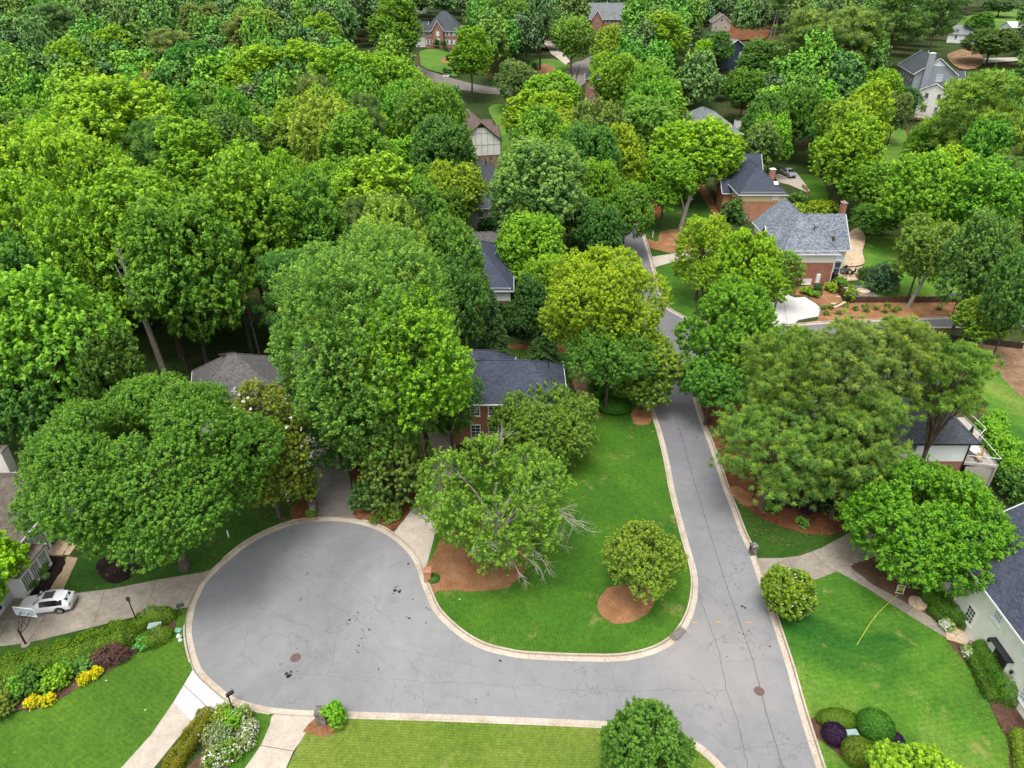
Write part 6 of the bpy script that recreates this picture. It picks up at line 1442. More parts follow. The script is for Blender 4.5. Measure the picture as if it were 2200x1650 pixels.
PUR = (.022, .0105, .036); YEL = (.26, .33, .008)
shrub('purple_shrub', 'clipped dark purple round bush touching the pale green cabinet', 1787, 1591, 1.75, 1.35, PUR, trim=True, leaf=.06, dens=1.6)
shrub('purple_shrub', 'small purple bush behind the round green bush by the lime tree', 1918, 1600, 1.3, .9, PUR, trim=True, leaf=.06, dens=1.6)
shrub('round_shrub', 'wide flat-topped green bush above the purple bush at the road edge', 1797, 1558, 3.1, 1.2, (.07, .155, .012), trim=True, leaf=.06, asp=.55, dens=1.2, rz=-.1)
shrub('round_shrub', 'glossy deep green ball bush right of the green cabinet', 1872, 1580, 2.6, 2.0, (.04, .15, .014), trim=True, leaf=.085, dens=1.2)
shrub('round_shrub', 'yellowish green ball bush below the green cabinet', 1838, 1633, 2.3, 1.7, (.09, .165, .012), trim=True, leaf=.06, dens=1.3)
shrub('round_shrub', 'green mound squeezed between the yellowish ball and the lime tree', 1878, 1632, 1.7, 1.3, (.065, .145, .012), trim=True, leaf=.06, dens=1.3)
shrub('plum_shrub', 'spreading reddish brown bush in the left bed', 243, 1422, 3.0, 1.5, (.085, .060, .058), leaf=.06, tuft=.16, asp=.62, rz=.35, nl=24, lr=.26, dens=.9)
for i, (x, y, w_, l) in enumerate(((183, 1467, 1.0, 'golden yellow shrub, lower of the upper pair'), (205, 1455, 1.1, 'golden yellow shrub, upper right one next to the reddish bush'), (74, 1517, 1.05, 'golden yellow shrub, left one of the lower pair'), (107, 1511, 1.1, 'golden yellow shrub, right one of the lower pair'))):
    shrub('golden_shrub', l, x, y, w_ * 1.05, .75, YEL, leaf=.06, tuft=.11, nl=9, group='golden shrubs in the left bed', elong=2.2)
for i, (x, y, w_, h, c, l, nm) in enumerate((
    (310, 1392, 1.3, .9, (.06, .24, .06), 'small blue-green shrub under the clipped hedge by the green lid', 'leafy_shrub'),
    (150, 1450, 1.6, 1.1, (.07, .22, .04), 'spiky grass tuft right of the leafy bed plants', 'grass_clump'), (183, 1440, 1.5, 1.0, (.08, .22, .05), 'spiky grass tuft against the reddish bush', 'grass_clump'),
    (125, 1475, 2.2, 1.6, (.11, .27, .02), 'tall leafy green perennial left of the grass tufts', 'leafy_shrub'), (75, 1480, 2.6, 1.9, (.05, .15, .02), 'dark feathery shrub in the left bed', 'leafy_shrub'), (45, 1495, 1.4, 1.5, (.08, .24, .03), 'bright stem plant beside the dark feathery shrub', 'leafy_shrub'),
    (10, 1530, 2.6, 1.4, (.09, .16, .025), 'olive shrub at the left border above the lower lawn', 'leafy_shrub'), (15, 1480, 1.8, 1.2, (.08, .17, .02), 'mixed green shrub at the left border under the hedge', 'leafy_shrub'))):
    gr = nm == 'grass_clump'
    shrub(nm, l, x, y, w_, h, c, leaf=.05 if gr else .1, tuft=.28 if gr else .2, elong=7 if gr else 1.8, droop=.2, nl=10, group=None)
for x, y, w_, l in ((85, 1215, 1.5, 'clipped dome shrub at the house wall near the doorstep'), (85, 1237, 1.9, 'clipped dome shrub in the black mulch bed, middle one'), (58, 1268, 1.9, 'olive shrub at the corner of the black mulch bed'), (100, 1245, .9, 'pale blue-green cushion plant in the black mulch bed'), (98, 1222, .7, 'small cushion plant near the garden path'), (76, 1262, .9, 'light cushion plant near the white car bonnet')):
    shrub('round_shrub', l, x, y, w_, w_ * .65, (.08, .2, .02) if w_ > 1.2 else (.11, .22, .09), trim=True, leaf=.06, dens=1.3, stem=False)
shrub('evergreen_shrub', 'upright feathery evergreen shrub beside the stone mailbox pier', 722, 1556, 1.75, 2.2, (.085, .26, .015), leaf=.07, tuft=.18, elong=3, nl=18, lr=.3, dens=1.1)
rs = random.Random(8)
for k, (x, y, w_, c, f, l) in enumerate(((500, 1560, 1.7, (.09, .26, .02), 12, 'leafy green bush at the centre of the white flower bed'), (478, 1548, 1.5, (.13, .23, .03), 8, 'olive bush at the top of the flower bed by the mailbox'), (525, 1545, 1.2, (.10, .21, .03), 30, 'bush with white blooms at the upper right of the flower bed'),
    (540, 1578, 1.2, (.12, .2, .07), 60, 'white blooming bush at the right rim of the flower bed'), (528, 1605, 1.3, (.11, .2, .06), 60, 'white blooming bush lower on the right rim'), (480, 1595, 1.6, (.10, .18, .09), 20, 'silvery shrub left of centre in the flower bed'), (500, 1625, 1.5, (.09, .2, .03), 34, 'green bush with scattered white blooms low in the flower bed'), (465, 1640, 1.6, (.10, .2, .04), 60, 'white blooming bush at the foot of the flower bed'), (455, 1590, 1.3, (.12, .2, .07), 16, 'grey-green shrub beside the tinged hedge'))):
    shrub('flowering_shrub', l, x, y, w_ * 1.15, 1.15, c, leaf=.06, tuft=.15, nl=12, flowers=int(f * 1.6), fs=.06, group=None, dens=.9)
shrub('azalea_shrub', 'white blooming azalea left of the stone landing', 2030, 1352, 1.15, .85, (.10, .22, .03), leaf=.06, tuft=.14, flowers=120, fs=.07)
shrub('azalea_shrub', 'white blooming azalea right of the stone landing', 2080, 1412, 1.2, .75, (.10, .22, .03), leaf=.06, tuft=.14, flowers=130, fs=.07)
for x, y, w_, l in ((1680, 1085, 2.6, 'spreading dark purple barberry under the pines, left one'), (1735, 1100, 2.8, 'spreading dark purple barberry under the pines, right one')):
    shrub('purple_shrub', l, x, y, w_, 1.3, PUR, leaf=.07, tuft=.2, nl=16, asp=.7)
shrub('leafy_shrub', 'small green shrub between the purple barberries', 1655, 1098, 1.3, .8, (.08, .24, .04), leaf=.09, tuft=.2, nl=8); shrub('leafy_shrub', 'small green shrub below the right purple barberry', 1722, 1130, 1.2, .7, (.08, .24, .04), leaf=.09, tuft=.2, nl=8)
shrub('round_shrub', 'flat dark groundcover mound at the end of the brown trail', 1318, 878, 4.6, .9, (.035, .14, .012), trim=True, leaf=.14, dens=.5, asp=.85)
shrub('leafy_shrub', 'dark shrub under the golden maple by the trail', 1290, 850, 3.6, 3.4, (.04, .14, .018), leaf=.16, tuft=.36)
shrub('leafy_shrub', 'green shrub under the hemlock at the driveway mouth', 838, 1110, 2.2, .9, (.10, .2, .03), leaf=.1, tuft=.26, elong=2.5); shrub('leafy_shrub', 'dark bluish shrub under the hemlock beside the grey driveway', 790, 1090, 3.4, 2.8, (.04, .13, .03), leaf=.15, tuft=.36); shrub('leafy_shrub', 'low straggly plant on the straw by the kerb', 806, 1122, 1.1, .35, (.08, .15, .03), leaf=.08, tuft=.16)
shrub('round_shrub', 'dark clipped shrub at the foot of the brick mailbox pier', 932, 1248, 1.1, .45, (.04, .15, .02), trim=True, leaf=.06, dens=1.3)
shrub('leafy_shrub', 'small plant tuft at the foot of the grey stone pier', 670, 1108, 1.0, .5, (.08, .2, .03), leaf=.08, tuft=.16)
for i, (x, y, w_) in enumerate(((2112, 925, 2.6), (2128, 950, 3.0), (2146, 985, 4.0), (2160, 1025, 4.2), (2135, 905, 2.4))):
    shrub('round_shrub', ['rounded bush behind the deck railing, second from the back', 'rounded bush outside the deck corner', 'large round bush right of the deck', 'largest round bush below the deck at the right', 'rearmost bush beside the deck railing'][i], x, y + 12, w_ * 1.1, w_ * .8, (.09, .25, .02), leaf=.13, tuft=.3, nl=16, lr=.3)
shrub('leafy_shrub', 'dark shrub at the right edge under the round deck bushes', 2178, 1075, 4.0, 3.6, (.055, .15, .03), leaf=.15, tuft=.36)
shrub('leafy_shrub', 'broad dark rhododendron behind the right purple barberry', 1790, 1092, 6.0, 3.6, (.026, .08, .014), leaf=.15, tuft=.36); shrub('leafy_shrub', 'dark shrub between the rhododendron and the domed maple', 1850, 1085, 5.0, 3.6, (.024, .075, .016), leaf=.15, tuft=.36); shrub('leafy_shrub', 'dark green shrub mass behind the right-hand lamp post', 1705, 1045, 5.2, 3.2, (.03, .09, .018), leaf=.15, tuft=.36)
for x, y, w_, h, l in ((1572, 478, 5.0, 4.6, 'tall dark evergreen at the corner of the orange brick house'), (1705, 455, 4.6, 4.0, 'dark shrub between the two houses by the raised bed'), (1765, 462, 7.5, 2.6, 'broad yellow-green shrub row behind the mottled roof'), (1700, 468, 6, 2.6, 'yellow-green shrub behind the mottled roof, left one')):
    shrub('leafy_shrub', l, x, y, w_, h, (.05, .14, .03) if 'dark' in l else (.14, .25, .02), leaf=.24, tuft=.5, nl=14)
shrub('conifer_shrub', 'blue-green weeping conifer beside the fire pit', 1893, 628, 5.2, 4.6, (.04, .11, .055), leaf=.16, tuft=.5, elong=2.5, droop=.4, nl=20); shrub('leafy_shrub', 'low dark shrub left of the weeping conifer', 1862, 598, 4, 1.6, (.04, .10, .025), leaf=.16, tuft=.4)
for i, (x, y, w_, h, c, l) in enumerate(((1733, 634, 2.2, 1.2, (.11, .25, .02), 'bright shrub left of the dark small conifer in the straw bed'), (1753, 634, 1.6, 2.0, (.03, .10, .035), 'small dark conifer below the wall cabinet'), (1783, 628, 2.2, 1.3, (.14, .26, .02), 'yellow-green shrub at the house corner by the stepping stones'), (1802, 614, 2.6, 1.2, (.08, .2, .03), 'green shrub beside the grill'), (1824, 648, 2.0, 2.6, (.12, .24, .02), 'vine-covered gate post at the fence corner'), (1750, 640, 1.4, .9, (.09, .22, .02), 'little mound shrub in the straw bed'))):
    shrub('leafy_shrub', l, x, y, w_, h, c, leaf=.14, tuft=.28, nl=10)
for x, y in ((1768, 667), (1773, 678), (1781, 665), (1800, 677), (1816, 663), (1837, 668), (1857, 664), (1881, 667), (1905, 662), (1929, 668), (1900, 674), (1919, 672), (1860, 672), (2015, 668)):
    shrub('young_shrub', 'young azalea planted in the orange straw strip above the side street', x, y, 1.1, .7, (.09, .17, .03), leaf=.12, tuft=.22, nl=6, kper=10, group='young azaleas in the straw strip')
for x, y, w_, h, l in ((1085, 700, 5, 4, 'dark shrub between the two spruces, left'), (1115, 720, 4, 3, 'dark shrub between the two spruces, centre'), (1205, 715, 4.5, 3.6, 'dark shrub right of the smaller spruce'), (1180, 735, 3, 2, 'low dark shrub below the smaller spruce'), (1050, 500, 5, 3, 'dark shrub below the pale walled house')):
    shrub('leafy_shrub', l, x, y, w_, h, (.03, .10, .02), leaf=.2, tuft=.4)
for x, y, w_, h in ((939, 108, 3, 4.2), (954, 110, 3, 4.2)): shrub('round_shrub', 'rounded evergreen beside the door of the far red brick house', x, y, w_, h, (.03, .10, .03), leaf=.35, tuft=.6, nl=8, kper=10, group='evergreens flanking the far door')
for x, y, w_, h, l in ((966, 132, 4, 1.8, 'dark shrub on the far lawn island below the brick house'), (957, 158, 2, 1.5, 'dark pot-like shrub beside the far white kerb stones, left'), (965, 160, 2, 1.5, 'dark pot-like shrub beside the far white kerb stones, right'), (1148, 152, 3, 2.2, 'dark ball shrub on the far straw circle'), (930, 205, 5, 3, 'shrub by the far street bend')):
    shrub('round_shrub', l, x, y, w_, h, (.035, .11, .035), leaf=.3, tuft=.5, nl=8, kper=10)
# ---------------------------------------------------------------- cars
def loft(stations, ring):
    V = []; F = []
    n = len(ring(stations[0]))
    for s in stations: V += ring(s)
    for i in range(len(stations) - 1):
        for k in range(n - 1): a = i * n + k; F.append([a, a + 1, a + n + 1, a + n])
    return V, F, n
def suv(px, py, rz, paint, label, S=1.0, truck=False, name='parked_car'):
    """long axis x, front at +x, length 4.7"""
    c = G(px, py); c.z += .14; e = empty(name, c, rz, label, 'truck' if truck else 'car')
    # stations: x, half width, bottom z, waist z, roof z, roof half width
    if truck: st = [(2.72, .72, .5, .82, .86, .55), (2.62, .9, .42, .98, 1.02, .8), (2.2, .97, .4, 1.12, 1.15, .86), (1.35, .98, .4, 1.16, 1.2, .86), (1.25, .98, .4, 1.17, 1.22, .84), (.55, .98, .4, 1.18, 1.78, .70), (.35, .98, .4, 1.18, 1.84, .70), (-.75, .98, .4, 1.18, 1.84, .70), (-1.0, .98, .4, 1.18, 1.22, .92), (-1.02, .98, .4, 1.18, 1.19, .93), (-2.6, .98, .42, 1.18, 1.19, .93), (-2.72, .95, .5, 1.1, 1.12, .9)]
    else: st = [(2.36, .62, .42, .66, .70, .5), (2.28, .80, .30, .76, .82, .68), (2.0, .90, .25, .88, .93, .78), (1.5, .94, .25, .95, 1.02, .80), (1.02, .94, .25, .98, 1.08, .78), (.90, .94, .25, .99, 1.12, .77), (.25, .94, .25, 1.01, 1.53, .62), (.05, .94, .25, 1.01, 1.58, .62), (-.7, .94, .25, 1.02, 1.62, .62), (-1.45, .94, .25, 1.03, 1.58, .60), (-1.75, .93, .25, 1.04, 1.50, .58), (-2.12, .90, .27, 1.06, 1.16, .62), (-2.25, .88, .30, .98, 1.04, .66), (-2.34, .80, .38, .82, .86, .62)]
    def ring(s):
        x, w_, b, wz, rz_, rw_ = s; L_ = []
        prof = [(.82 * w_, b), (w_, b + .12), (w_ * 1.0, (b + wz) / 2 + .05), (w_ * .985, wz - .1), (w_ * .94, wz), (rw_ + (w_ * .94 - rw_) * .10, rz_ - (rz_ - wz) * .12), (rw_ * .9, rz_), (rw_ * .45, rz_ + .025), (0, rz_ + .03)]
        right = [(x, -y, z) for y, z in prof]; left = [(x, y, z) for y, z in prof[::-1]][1:]
        return right + left
    V, F, n = loft(st, ring); V0 = list(V)
    F.append(list(range(n))[::-1]); F.append(list(range((len(st) - 1) * n, len(st) * n)))
    body = mesh_obj('body', [(a * S, b * S, c_ * S) for a, b, c_ in V], F, M[paint], e, smooth=False)
    bm = bmesh.new(); bm.from_mesh(body.data); bmesh.ops.recalc_face_normals(bm, faces=bm.faces); bmesh.ops.subdivide_edges(bm, edges=bm.edges, cuts=1, use_grid_fill=True, smooth=.25); bm.to_mesh(body.data); bm.free()
    for p in body.data.polygons: p.use_smooth = True
    def pan(nm, i0, i1, k0, k1, mat, out=.022, shr=.06, par=e):
        """glass laid over the loft between stations i0-i1, ring columns k0-k1"""
        q = [Vector(V0[i0 * n + k0]), Vector(V0[i1 * n + k0]), Vector(V0[i1 * n + k1]), Vector(V0[i0 * n + k1])]
        m = sum(q, Vector()) / 4; q = [m + (p - m) * (1 - shr) for p in q]; nn = (q[1] - q[0]).cross(q[3] - q[0]).normalized()
        if nn.dot(m - Vector((0, 0, .7))) < 0: nn = -nn
        mb = MB(); q = [(p + nn * out) * S for p in q]; mb.poly(q); return mb.build(nm, M[mat], par)
    if truck:
        pan('windscreen', 4, 5, 6, 10, 'car_glass'); 
        for k in ((4, 5), (11, 12)): pan('side_window', 5, 7, *k, 'car_glass')
        pan('rear_window', 7, 8, 6, 10, 'car_glass'); mb = MB(); mb.box((-1.85 * S, 0, 1.215 * S), (1.45 * S, 1.5 * S, .03)); mb.build('bed_cover', M['plastic'], e)
    else:
        pan('windscreen', 5, 6, 6, 10, 'car_glass', shr=.05); pan('rear_window', 10, 11, 6, 10, 'car_glass', shr=.08)
        for k in ((4, 5), (11, 12)):
            pan('side_window', 6, 8, *k, 'car_glass', shr=.0); pan('side_window', 8, 10, *k, 'car_glass', shr=.0)
        mb = MB(); mb.poly([(.0, -.44, 1.64), (.0, .44, 1.64), (-.95, .44, 1.668), (-.95, -.44, 1.668)][::-1]); mb.build('sunroof', M['car_glass'], e)
        for s in (-1, 1): mb = MB(); mb.tube([(.1, s * .60, 1.60), (-.7, s * .61, 1.66), (-1.6, s * .585, 1.59)], .018, 5); mb.build('roof_rail', M['white'], e)
        mb = MB(); mb.box((-1.86, 0, 1.49), (.26, 1.05, .035)); mb.build('spoiler', M[paint], e)
        mb = MB(); mb.box((-2.36, 0, .62), (.04, .5, .14)); mb.build('licence_plate_recess', M['car_silver'], e)
    fx, rx_ = (1.45, -1.38) if not truck else (1.75, -1.7)
    for x in (fx, rx_):
        for s in (-1, 1):
            r_ = .36 if not truck else .4
            mb = MB(); 
            for rr_, y0, y1 in ((r_, .70, .97),):
                P = []; 
                for k in range(20): a = k / 20 * 6.2832; P.append((x + math.cos(a) * rr_, math.sin(a) * rr_ + r_))
                mb.poly([(p[0] * S, s * y1 * S, p[1] * S) for p in P]); mb.poly([(p[0] * S, s * y0 * S, p[1] * S) for p in P][::-1])
                for k in range(20): a, b_ = P[k], P[(k + 1) % 20]; mb.poly([(a[0] * S, s * y0 * S, a[1] * S), (b_[0] * S, s * y0 * S, b_[1] * S), (b_[0] * S, s * y1 * S, b_[1] * S), (a[0] * S, s * y1 * S, a[1] * S)])
            w_ = mb.build('wheel', M['tyre'], e); mb = MB()
            for k in range(5):
                a = k / 5 * 6.2832; d = Vector((math.cos(a), 0, math.sin(a))); t = Vector((-d.z, 0, d.x)); o_ = Vector((x, s * .985, r_)); mb.poly([(o_ - t * .05) * S, (o_ + t * .05) * S, (o_ + t * .08 + d * r_ * .66) * S, (o_ - t * .08 + d * r_ * .66) * S])
            P = [((x + math.cos(k / 16 * 6.2832) * r_ * .68) * S, s * .978 * S, (math.sin(k / 16 * 6.2832) * r_ * .68 + r_) * S) for k in range(16)]; Q = [((x + math.cos(k / 16 * 6.2832) * r_ * .58) * S, s * .985 * S, (math.sin(k / 16 * 6.2832) * r_ * .58 + r_) * S) for k in range(16)]
            for k in range(16): mb.poly([P[k], P[(k + 1) % 16], Q[(k + 1) % 16], Q[k]])
            mb.build('rim', M['rim'], w_)
            mb = MB(); P = [((x + math.cos(a) * (r_ + .07)) * S, s * .955 * S, (math.sin(a) * (r_ + .07) + r_) * S) for a in [k / 14 * math.pi for k in range(15)]]
            mb.tube(P, .045 * S, 6); mb.build('wheel_arch', M['plastic'], e)
    zt, zf = (.98, .9) if truck else (.90, .74)
    for s in (-1, 1):
        mb = MB(); mb.box(((-2.27 if not truck else -2.7) * S, s * .66 * S, zt * S), (.14, .34, .13)); mb.build('tail_light', M['lamp_red'], e)
        mb = MB(); mb.box(((2.2 if not truck else 2.62) * S, s * .62 * S, zf * S), (.2, .3, .12)); mb.build('headlight', M['lamp_clear'], e)
        mb = MB(); mb.box((.78 * S, s * 1.04 * S, 1.08 * S), (.14, .2, .13)); mb.build('wing_mirror', M[paint], e)
    mb = MB(); mb.box(((2.36 if not truck else 2.73) * S, 0, .6 * S), (.05, .8, .26)); mb.build('grille', M['plastic'], e)
    mb = MB(); mb.box((-2.3 * S if not truck else -2.72 * S, 0, .40 * S), (.12, 1.45, .16)); mb.build('bumper', M['car_silver'], e)
    return e
a, b_ = G(62, 1318), G(148, 1290)
suv(107, 1308, math.atan2(-.15, -1) , 'car_white', 'white hatchback sport utility car with dark sunroof parked on the left driveway').scale = (.9, .9, .9)
suv(1692, 379, R_(-80), 'car_silver', 'silver and black pickup truck parked beside the cream and orange brick house', 1.0, True, 'pickup_truck')
suv(1503, 391, R_(100), 'car_silver', 'silver car half hidden under the bright tree at the hidden driveway'); suv(2020, 158, R_(20), 'car_white', 'pale vehicle behind the grey gabled wing, upper right')
suv(2056, 48, R_(70), 'car_dark', 'dark car at the weathered roof near the top right')
# ---------------------------------------------------------------- street furniture
def lamp(px, py, h, label, group='black lamp posts in front gardens'):
    e = empty('lamp_post', G(px, py) + Vector((0, 0, .12)), 0, label, 'lamp post', group)
    m = MB(); m.tube([(0, 0, 0), (0, 0, h)], [.055, .045], 8); m.build('pole', M['black'], e)
    m = MB(); m.lathe((0, 0, 0), [(.11, 0), (.11, .1), (.06, .22), (.05, .24)], 10); m.build('base', M['black'], e)
    m = MB(); m.lathe((0, 0, h), [(.05, 0), (.09, .04), (.16, .34), (.15, .35)], 4); l = m.build('lantern', M['glass'], e)
    m = MB(); m.lathe((0, 0, h), [(.21, .34), (.19, .38), (.06, .50), (.02, .58), (.001, .6)], 4); m.build('lantern_cap', M['black'], l)
    m = MB(); m.box((0, 0, h + .08), (.3, .04, .03)); m.build('crossbar', M['black'], e); return e
lamp(299, 1347, 2.9, 'black lamp post between the left driveway and the long hedge'); lamp(1618, 1072, 2.9, 'black lamp post on straw under the pines right of the road')
def hoop(px, py, rz, h, label, base='conc', pole='dark', S=1.0):
    e = empty('basketball_hoop', G(px, py) + Vector((0, 0, .13)), rz, label, 'basketball hoop')
    m = MB(); m.lathe((0, 0, 0), [(.36, 0), (.34, .08), (.001, .08)], 16); m.build('base', M[base], e)
    m = MB(); m.tube([(0, 0, 0), (0, 0, h - .7)], .075, 8); m.build('pole', M[pole], e)
    m = MB()
    for s in (-.38, .38):
        m.tube([(0, 0, h - .75), (.5, s * .6, h - .35), (1.1, s, h)], .032, 5); m.tube([(0, 0, h - 1.2), (.6, s * .6, h - 1.0), (1.1, s, h - .4)], .032, 5); m.tube([(.5, s * .6, h - .35), (.6, s * .6, h - 1.0)], .025, 5)
    m.build('bracket', M[pole], e)
    m = MB(); 
    for a in ((0, .9, .04, 1.86, .06), (0, .02, .04, 1.86, .06)): m.box((1.14, 0, h - .42 + a[1]), (.05, 1.86, .06))
    for s in (-.91, .91): m.box((1.14, s, h + .04), (.05, .06, .95))
    m.box((1.15, 0, h - .12), (.04, .6, .04)); m.box((1.15, 0, h + .25), (.04, .6, .04)); m.box((1.15, .29, h + .07), (.04, .04, .4)); m.box((1.15, -.29, h + .07), (.04, .04, .4)); bd = m.build('backboard', M['white'], e)
    m = MB(); m.box((1.13, 0, h + .04), (.015, 1.78, .9)); m.build('backboard_panel', M['glass_pale'], bd)
    m = MB(); m.tube([(1.4 + .22 * math.cos(k / 12 * 6.283), .22 * math.sin(k / 12 * 6.283), h - .2) for k in range(13)], .018, 5); m.build('rim', M['orange'], e)
hoop(57, 1387, R_(82), 2.5, 'basketball hoop on a dark angled post beside the left driveway'); hoop(2044, 682, R_(85), 3.0, 'portable basketball hoop at the end of the side street', 'plastic', 'black')
def mailbox(px, py, rz, label, mat='black', h=1.05, arm=0.0):
    e = empty('mailbox', G(px, py) + Vector((0, 0, .14)), rz, label, 'mailbox'); m = MB(); m.box((0, 0, h / 2), (.09, .09, h)); m.build('post', M[mat], e)
    mb = MB(); n = 8; L_ = .56; P = [(-.12, 0), (.12, 0)] + [(.12 * math.cos(k / n * math.pi), .14 + .11 * math.sin(k / n * math.pi)) for k in range(n + 1)]
    for s in (0, 1): q = [(-.12 + L_ * s, y, z + h) for y, z in P]; mb.poly(q if s else q[::-1])
    for k in range(len(P)): a, c = P[k], P[(k + 1) % len(P)]; mb.poly([(-.12, a[0], a[1] + h), (-.12 + L_, a[0], a[1] + h), (-.12 + L_, c[0], c[1] + h), (-.12, c[0], c[1] + h)])
    mb.build('box', M[mat], e); m = MB(); m.box((.1, -.14, h + .2), (.03, .015, .16)); m.build('flag', M['lamp_red'], e); m = MB(); m.box((.16, 0, h - .03), (.6, .16, .05)); m.build('bracket', M[mat], e)
mailbox(390, 1324, R_(20), 'black mailbox at the kerb where the left driveway meets the circle', 'green_box_dark'); mailbox(497, 1516, R_(45), 'black mailbox at the white driveway mouth near the flower bed')
def pier(px, py, w_, h, mat, label, rz=0, box='black', group=None):
    e = empty('mailbox_pier', G(px, py) + Vector((0, 0, .1)), rz, label, 'mailbox pier'); m = MB(); m.box((0, 0, h / 2), (w_, w_, h)); m.build('pier', M[mat], e)
    m = MB(); m.box((0, 0, h + .04), (w_ + .1, w_ + .1, .08)); m.build('coping', M[mat], e); m = MB(); m.box((-w_ / 2 - .02, 0, h * .72), (.06, .24, .26)); m.build('mailbox_door', M[box], e)
pier(920, 1247, .62, 1.15, 'brick_orange', 'orange brick mailbox pier at the tip of the straw bed'); pier(694, 1552, .72, 1.25, 'stone_grey', 'brown-grey stone mailbox pier beside the upright evergreen shrub', 0); pier(675, 1104, .55, 1.3, 'stone_grey', 'grey stone mailbox pier left of the grey driveway', 0); pier(1616, 1190, .55, .95, 'stone_grey', 'small dark stone mailbox pier at the right kerb above the driveway', R_(10))
e = empty('utility_cabinet', G(1822, 1600) + Vector((0, 0, .14)), R_(6), 'pale green electrical cabinet between the purple and the glossy bushes', 'utility cabinet')
m = MB(); m.box((0, 0, .35), (1.2, 1.0, .7)); m.build('body', M['green_box_dark'], e, bevel=.02); m = MB(); m.box((0, 0, .75), (1.32, 1.12, .12)); m.build('lid', M['green_box'], e, bevel=.02); m = MB(); m.box((0, 0, .03), (1.45, 1.25, .07)); m.build('pad', M['conc'], e); m = MB(); m.box((0, -.53, .4), (.06, .05, .18)); m.build('latch', M['black'], e)
e = empty('utility_box', G(338, 1360) + Vector((0, 0, .12)), R_(10), 'pale green utility box enclosed by the clipped hedges', 'utility box'); m = MB(); m.box((0, 0, .4), (.9, .5, .8)); m.build('body', M['green_box'], e, bevel=.03); m = MB(); m.box((0, 0, .83), (1.0, .6, .06)); m.build('lid', M['green_box'], e)
e = MB(); e.box((0, 0, .02), (.5, .42, .04)); o = e.build('valve_lid', M['patina']); o.location = G(383, 1356) + Vector((0, 0, .12)); tag(o, 'small green valve lid in the grass beside the kerb', 'valve lid')
e = empty('fire_hydrant', G(388, 1377) + Vector((0, 0, .12)), .4, 'small white hydrant on the grass strip by the cul-de-sac kerb', 'hydrant')
m = MB(); m.lathe((0, 0, 0), [(.17, 0), (.17, .05), (.11, .07), (.11, .5), (.15, .53), (.14, .6), (.06, .7), (.03, .76)], 12); m.build('barrel', M['white'], e)
for a, s in ((0, .2), (math.pi, .2), (math.pi / 2, .24)): m = MB(); m.tube([(0, 0, .42), (math.cos(a) * s, math.sin(a) * s, .42)], .055, 8); m.build('nozzle', M['white'], e)
def marker(px, py, h, label, mat='white'):
    e = empty('marker_post', G(px, py) + Vector((0, 0, .1)), 0, label, 'marker post'); m = MB(); m.box((0, 0, h / 2), (.12, .05, h)); m.build('stake', M[mat], e); m = MB(); m.box((0, 0, h + .04), (.14, .07, .08)); m.build('cap', M['green_box'], e)
marker(492, 1156, .8, 'white marker post on the shaded grass beside the largest maple'); marker(1402, 512, 1.4, 'thin white post on the shaded lawn near the road')
# hose reel cart and hose
e = empty('hose_cart', G(1930, 1277) + Vector((0, 0, .15)), R_(-15), 'white framed hose cart standing beside the right garden path', 'hose cart')
m = MB()
for s in (-.28, .28): m.tube([(s, -.1, 0), (s, 0, .95)], .03, 6)
m.tube([(-.28, 0, .95), (.28, 0, .95)], .03, 6); m.tube([(-.28, -.1, .12), (.28, -.1, .12)], .03, 6); m.build('frame', M['white'], e); m = MB()
for k in range(5): m.tube([(-.2 + .1 * k, .05 + .19 * math.cos(t / 12 * 6.283), .5 + .19 * math.sin(t / 12 * 6.283)) for t in range(13)], .03, 5)
m.build('reel', M['hose'], e)
hp = catmull([G(*p) + Vector((0, 0, .17)) for p in [(1929, 1279), (1915, 1292), (1893, 1312), (1876, 1332), (1862, 1352), (1851, 1370), (1840, 1388)]], False, .3)
m = MB(); m.tube(hp, .022, 6); tag(m.build('garden_hose', M['hose']), 'yellow-green hose stretched across the right lawn from the white cart', 'hose')
e = empty('stone_pot', G(1970, 1300) + Vector((0, 0, .15)), 0, 'round stone-edged tree stump planter beside the right garden path', 'planter'); m = MB(); m.lathe((0, 0, 0), [(.75, 0), (.75, .2), (.62, .24), (.001, .24)], 18); m.build('rim', M['flag'], e); m = MB(); m.lathe((.1, .1, .2), [(.28, 0), (.24, .3), (.001, .32)], 10); m.build('stump', M['wood_grey'], e)
for x, y, l in ((2068, 1352, 'terracotta pot at the upper corner of the stone landing'), (2083, 1390, 'terracotta pot at the lower corner of the stone landing')):
    m = MB(); m.lathe((0, 0, 0), [(.14, 0), (.22, .3), (.24, .3), (.24, .36), (.19, .36), (.18, .3), (.001, .3)], 14); o = m.build('flower_pot', M['brick_orange']); o.location = G(x, y) + Vector((0, 0, .18)); tag(o, l, 'pot')
# fences
def fence(label, pxs, h=1.1, mat='fence', name='fence', picket=.14):
    P = [G(*p) for p in pxs]; o0 = P[0]; e = empty(name, o0 + Vector((0, 0, .1)), 0, label, 'fence'); m = MB(); r2 = MB()
    for a, c in zip(P, P[1:]):
        L_ = (c - a).length; d = (c - a) / L_; k = 0; ang = math.atan2(d.y, d.x)
        while k < L_:
            q = a + d * k - o0; m.box((q.x, q.y, h / 2 + rnd.uniform(-.015, .015)), (picket - .02, .025, h), ang); k += picket
        for z in (.3, h - .25): r2.tube([a - o0 + Vector((0, 0, z)), c - o0 + Vector((0, 0, z))], .04, 4)
        k = 0
        while k <= L_: q = a + d * k - o0; t = MB(); t.box((q.x, q.y, h / 2 + .06), (.11, .11, h + .12), ang); t.build('post', M[mat], e); k += 2.6
    m.build('picket_panel', M[mat], e); r2.build('rail', M[mat], e)
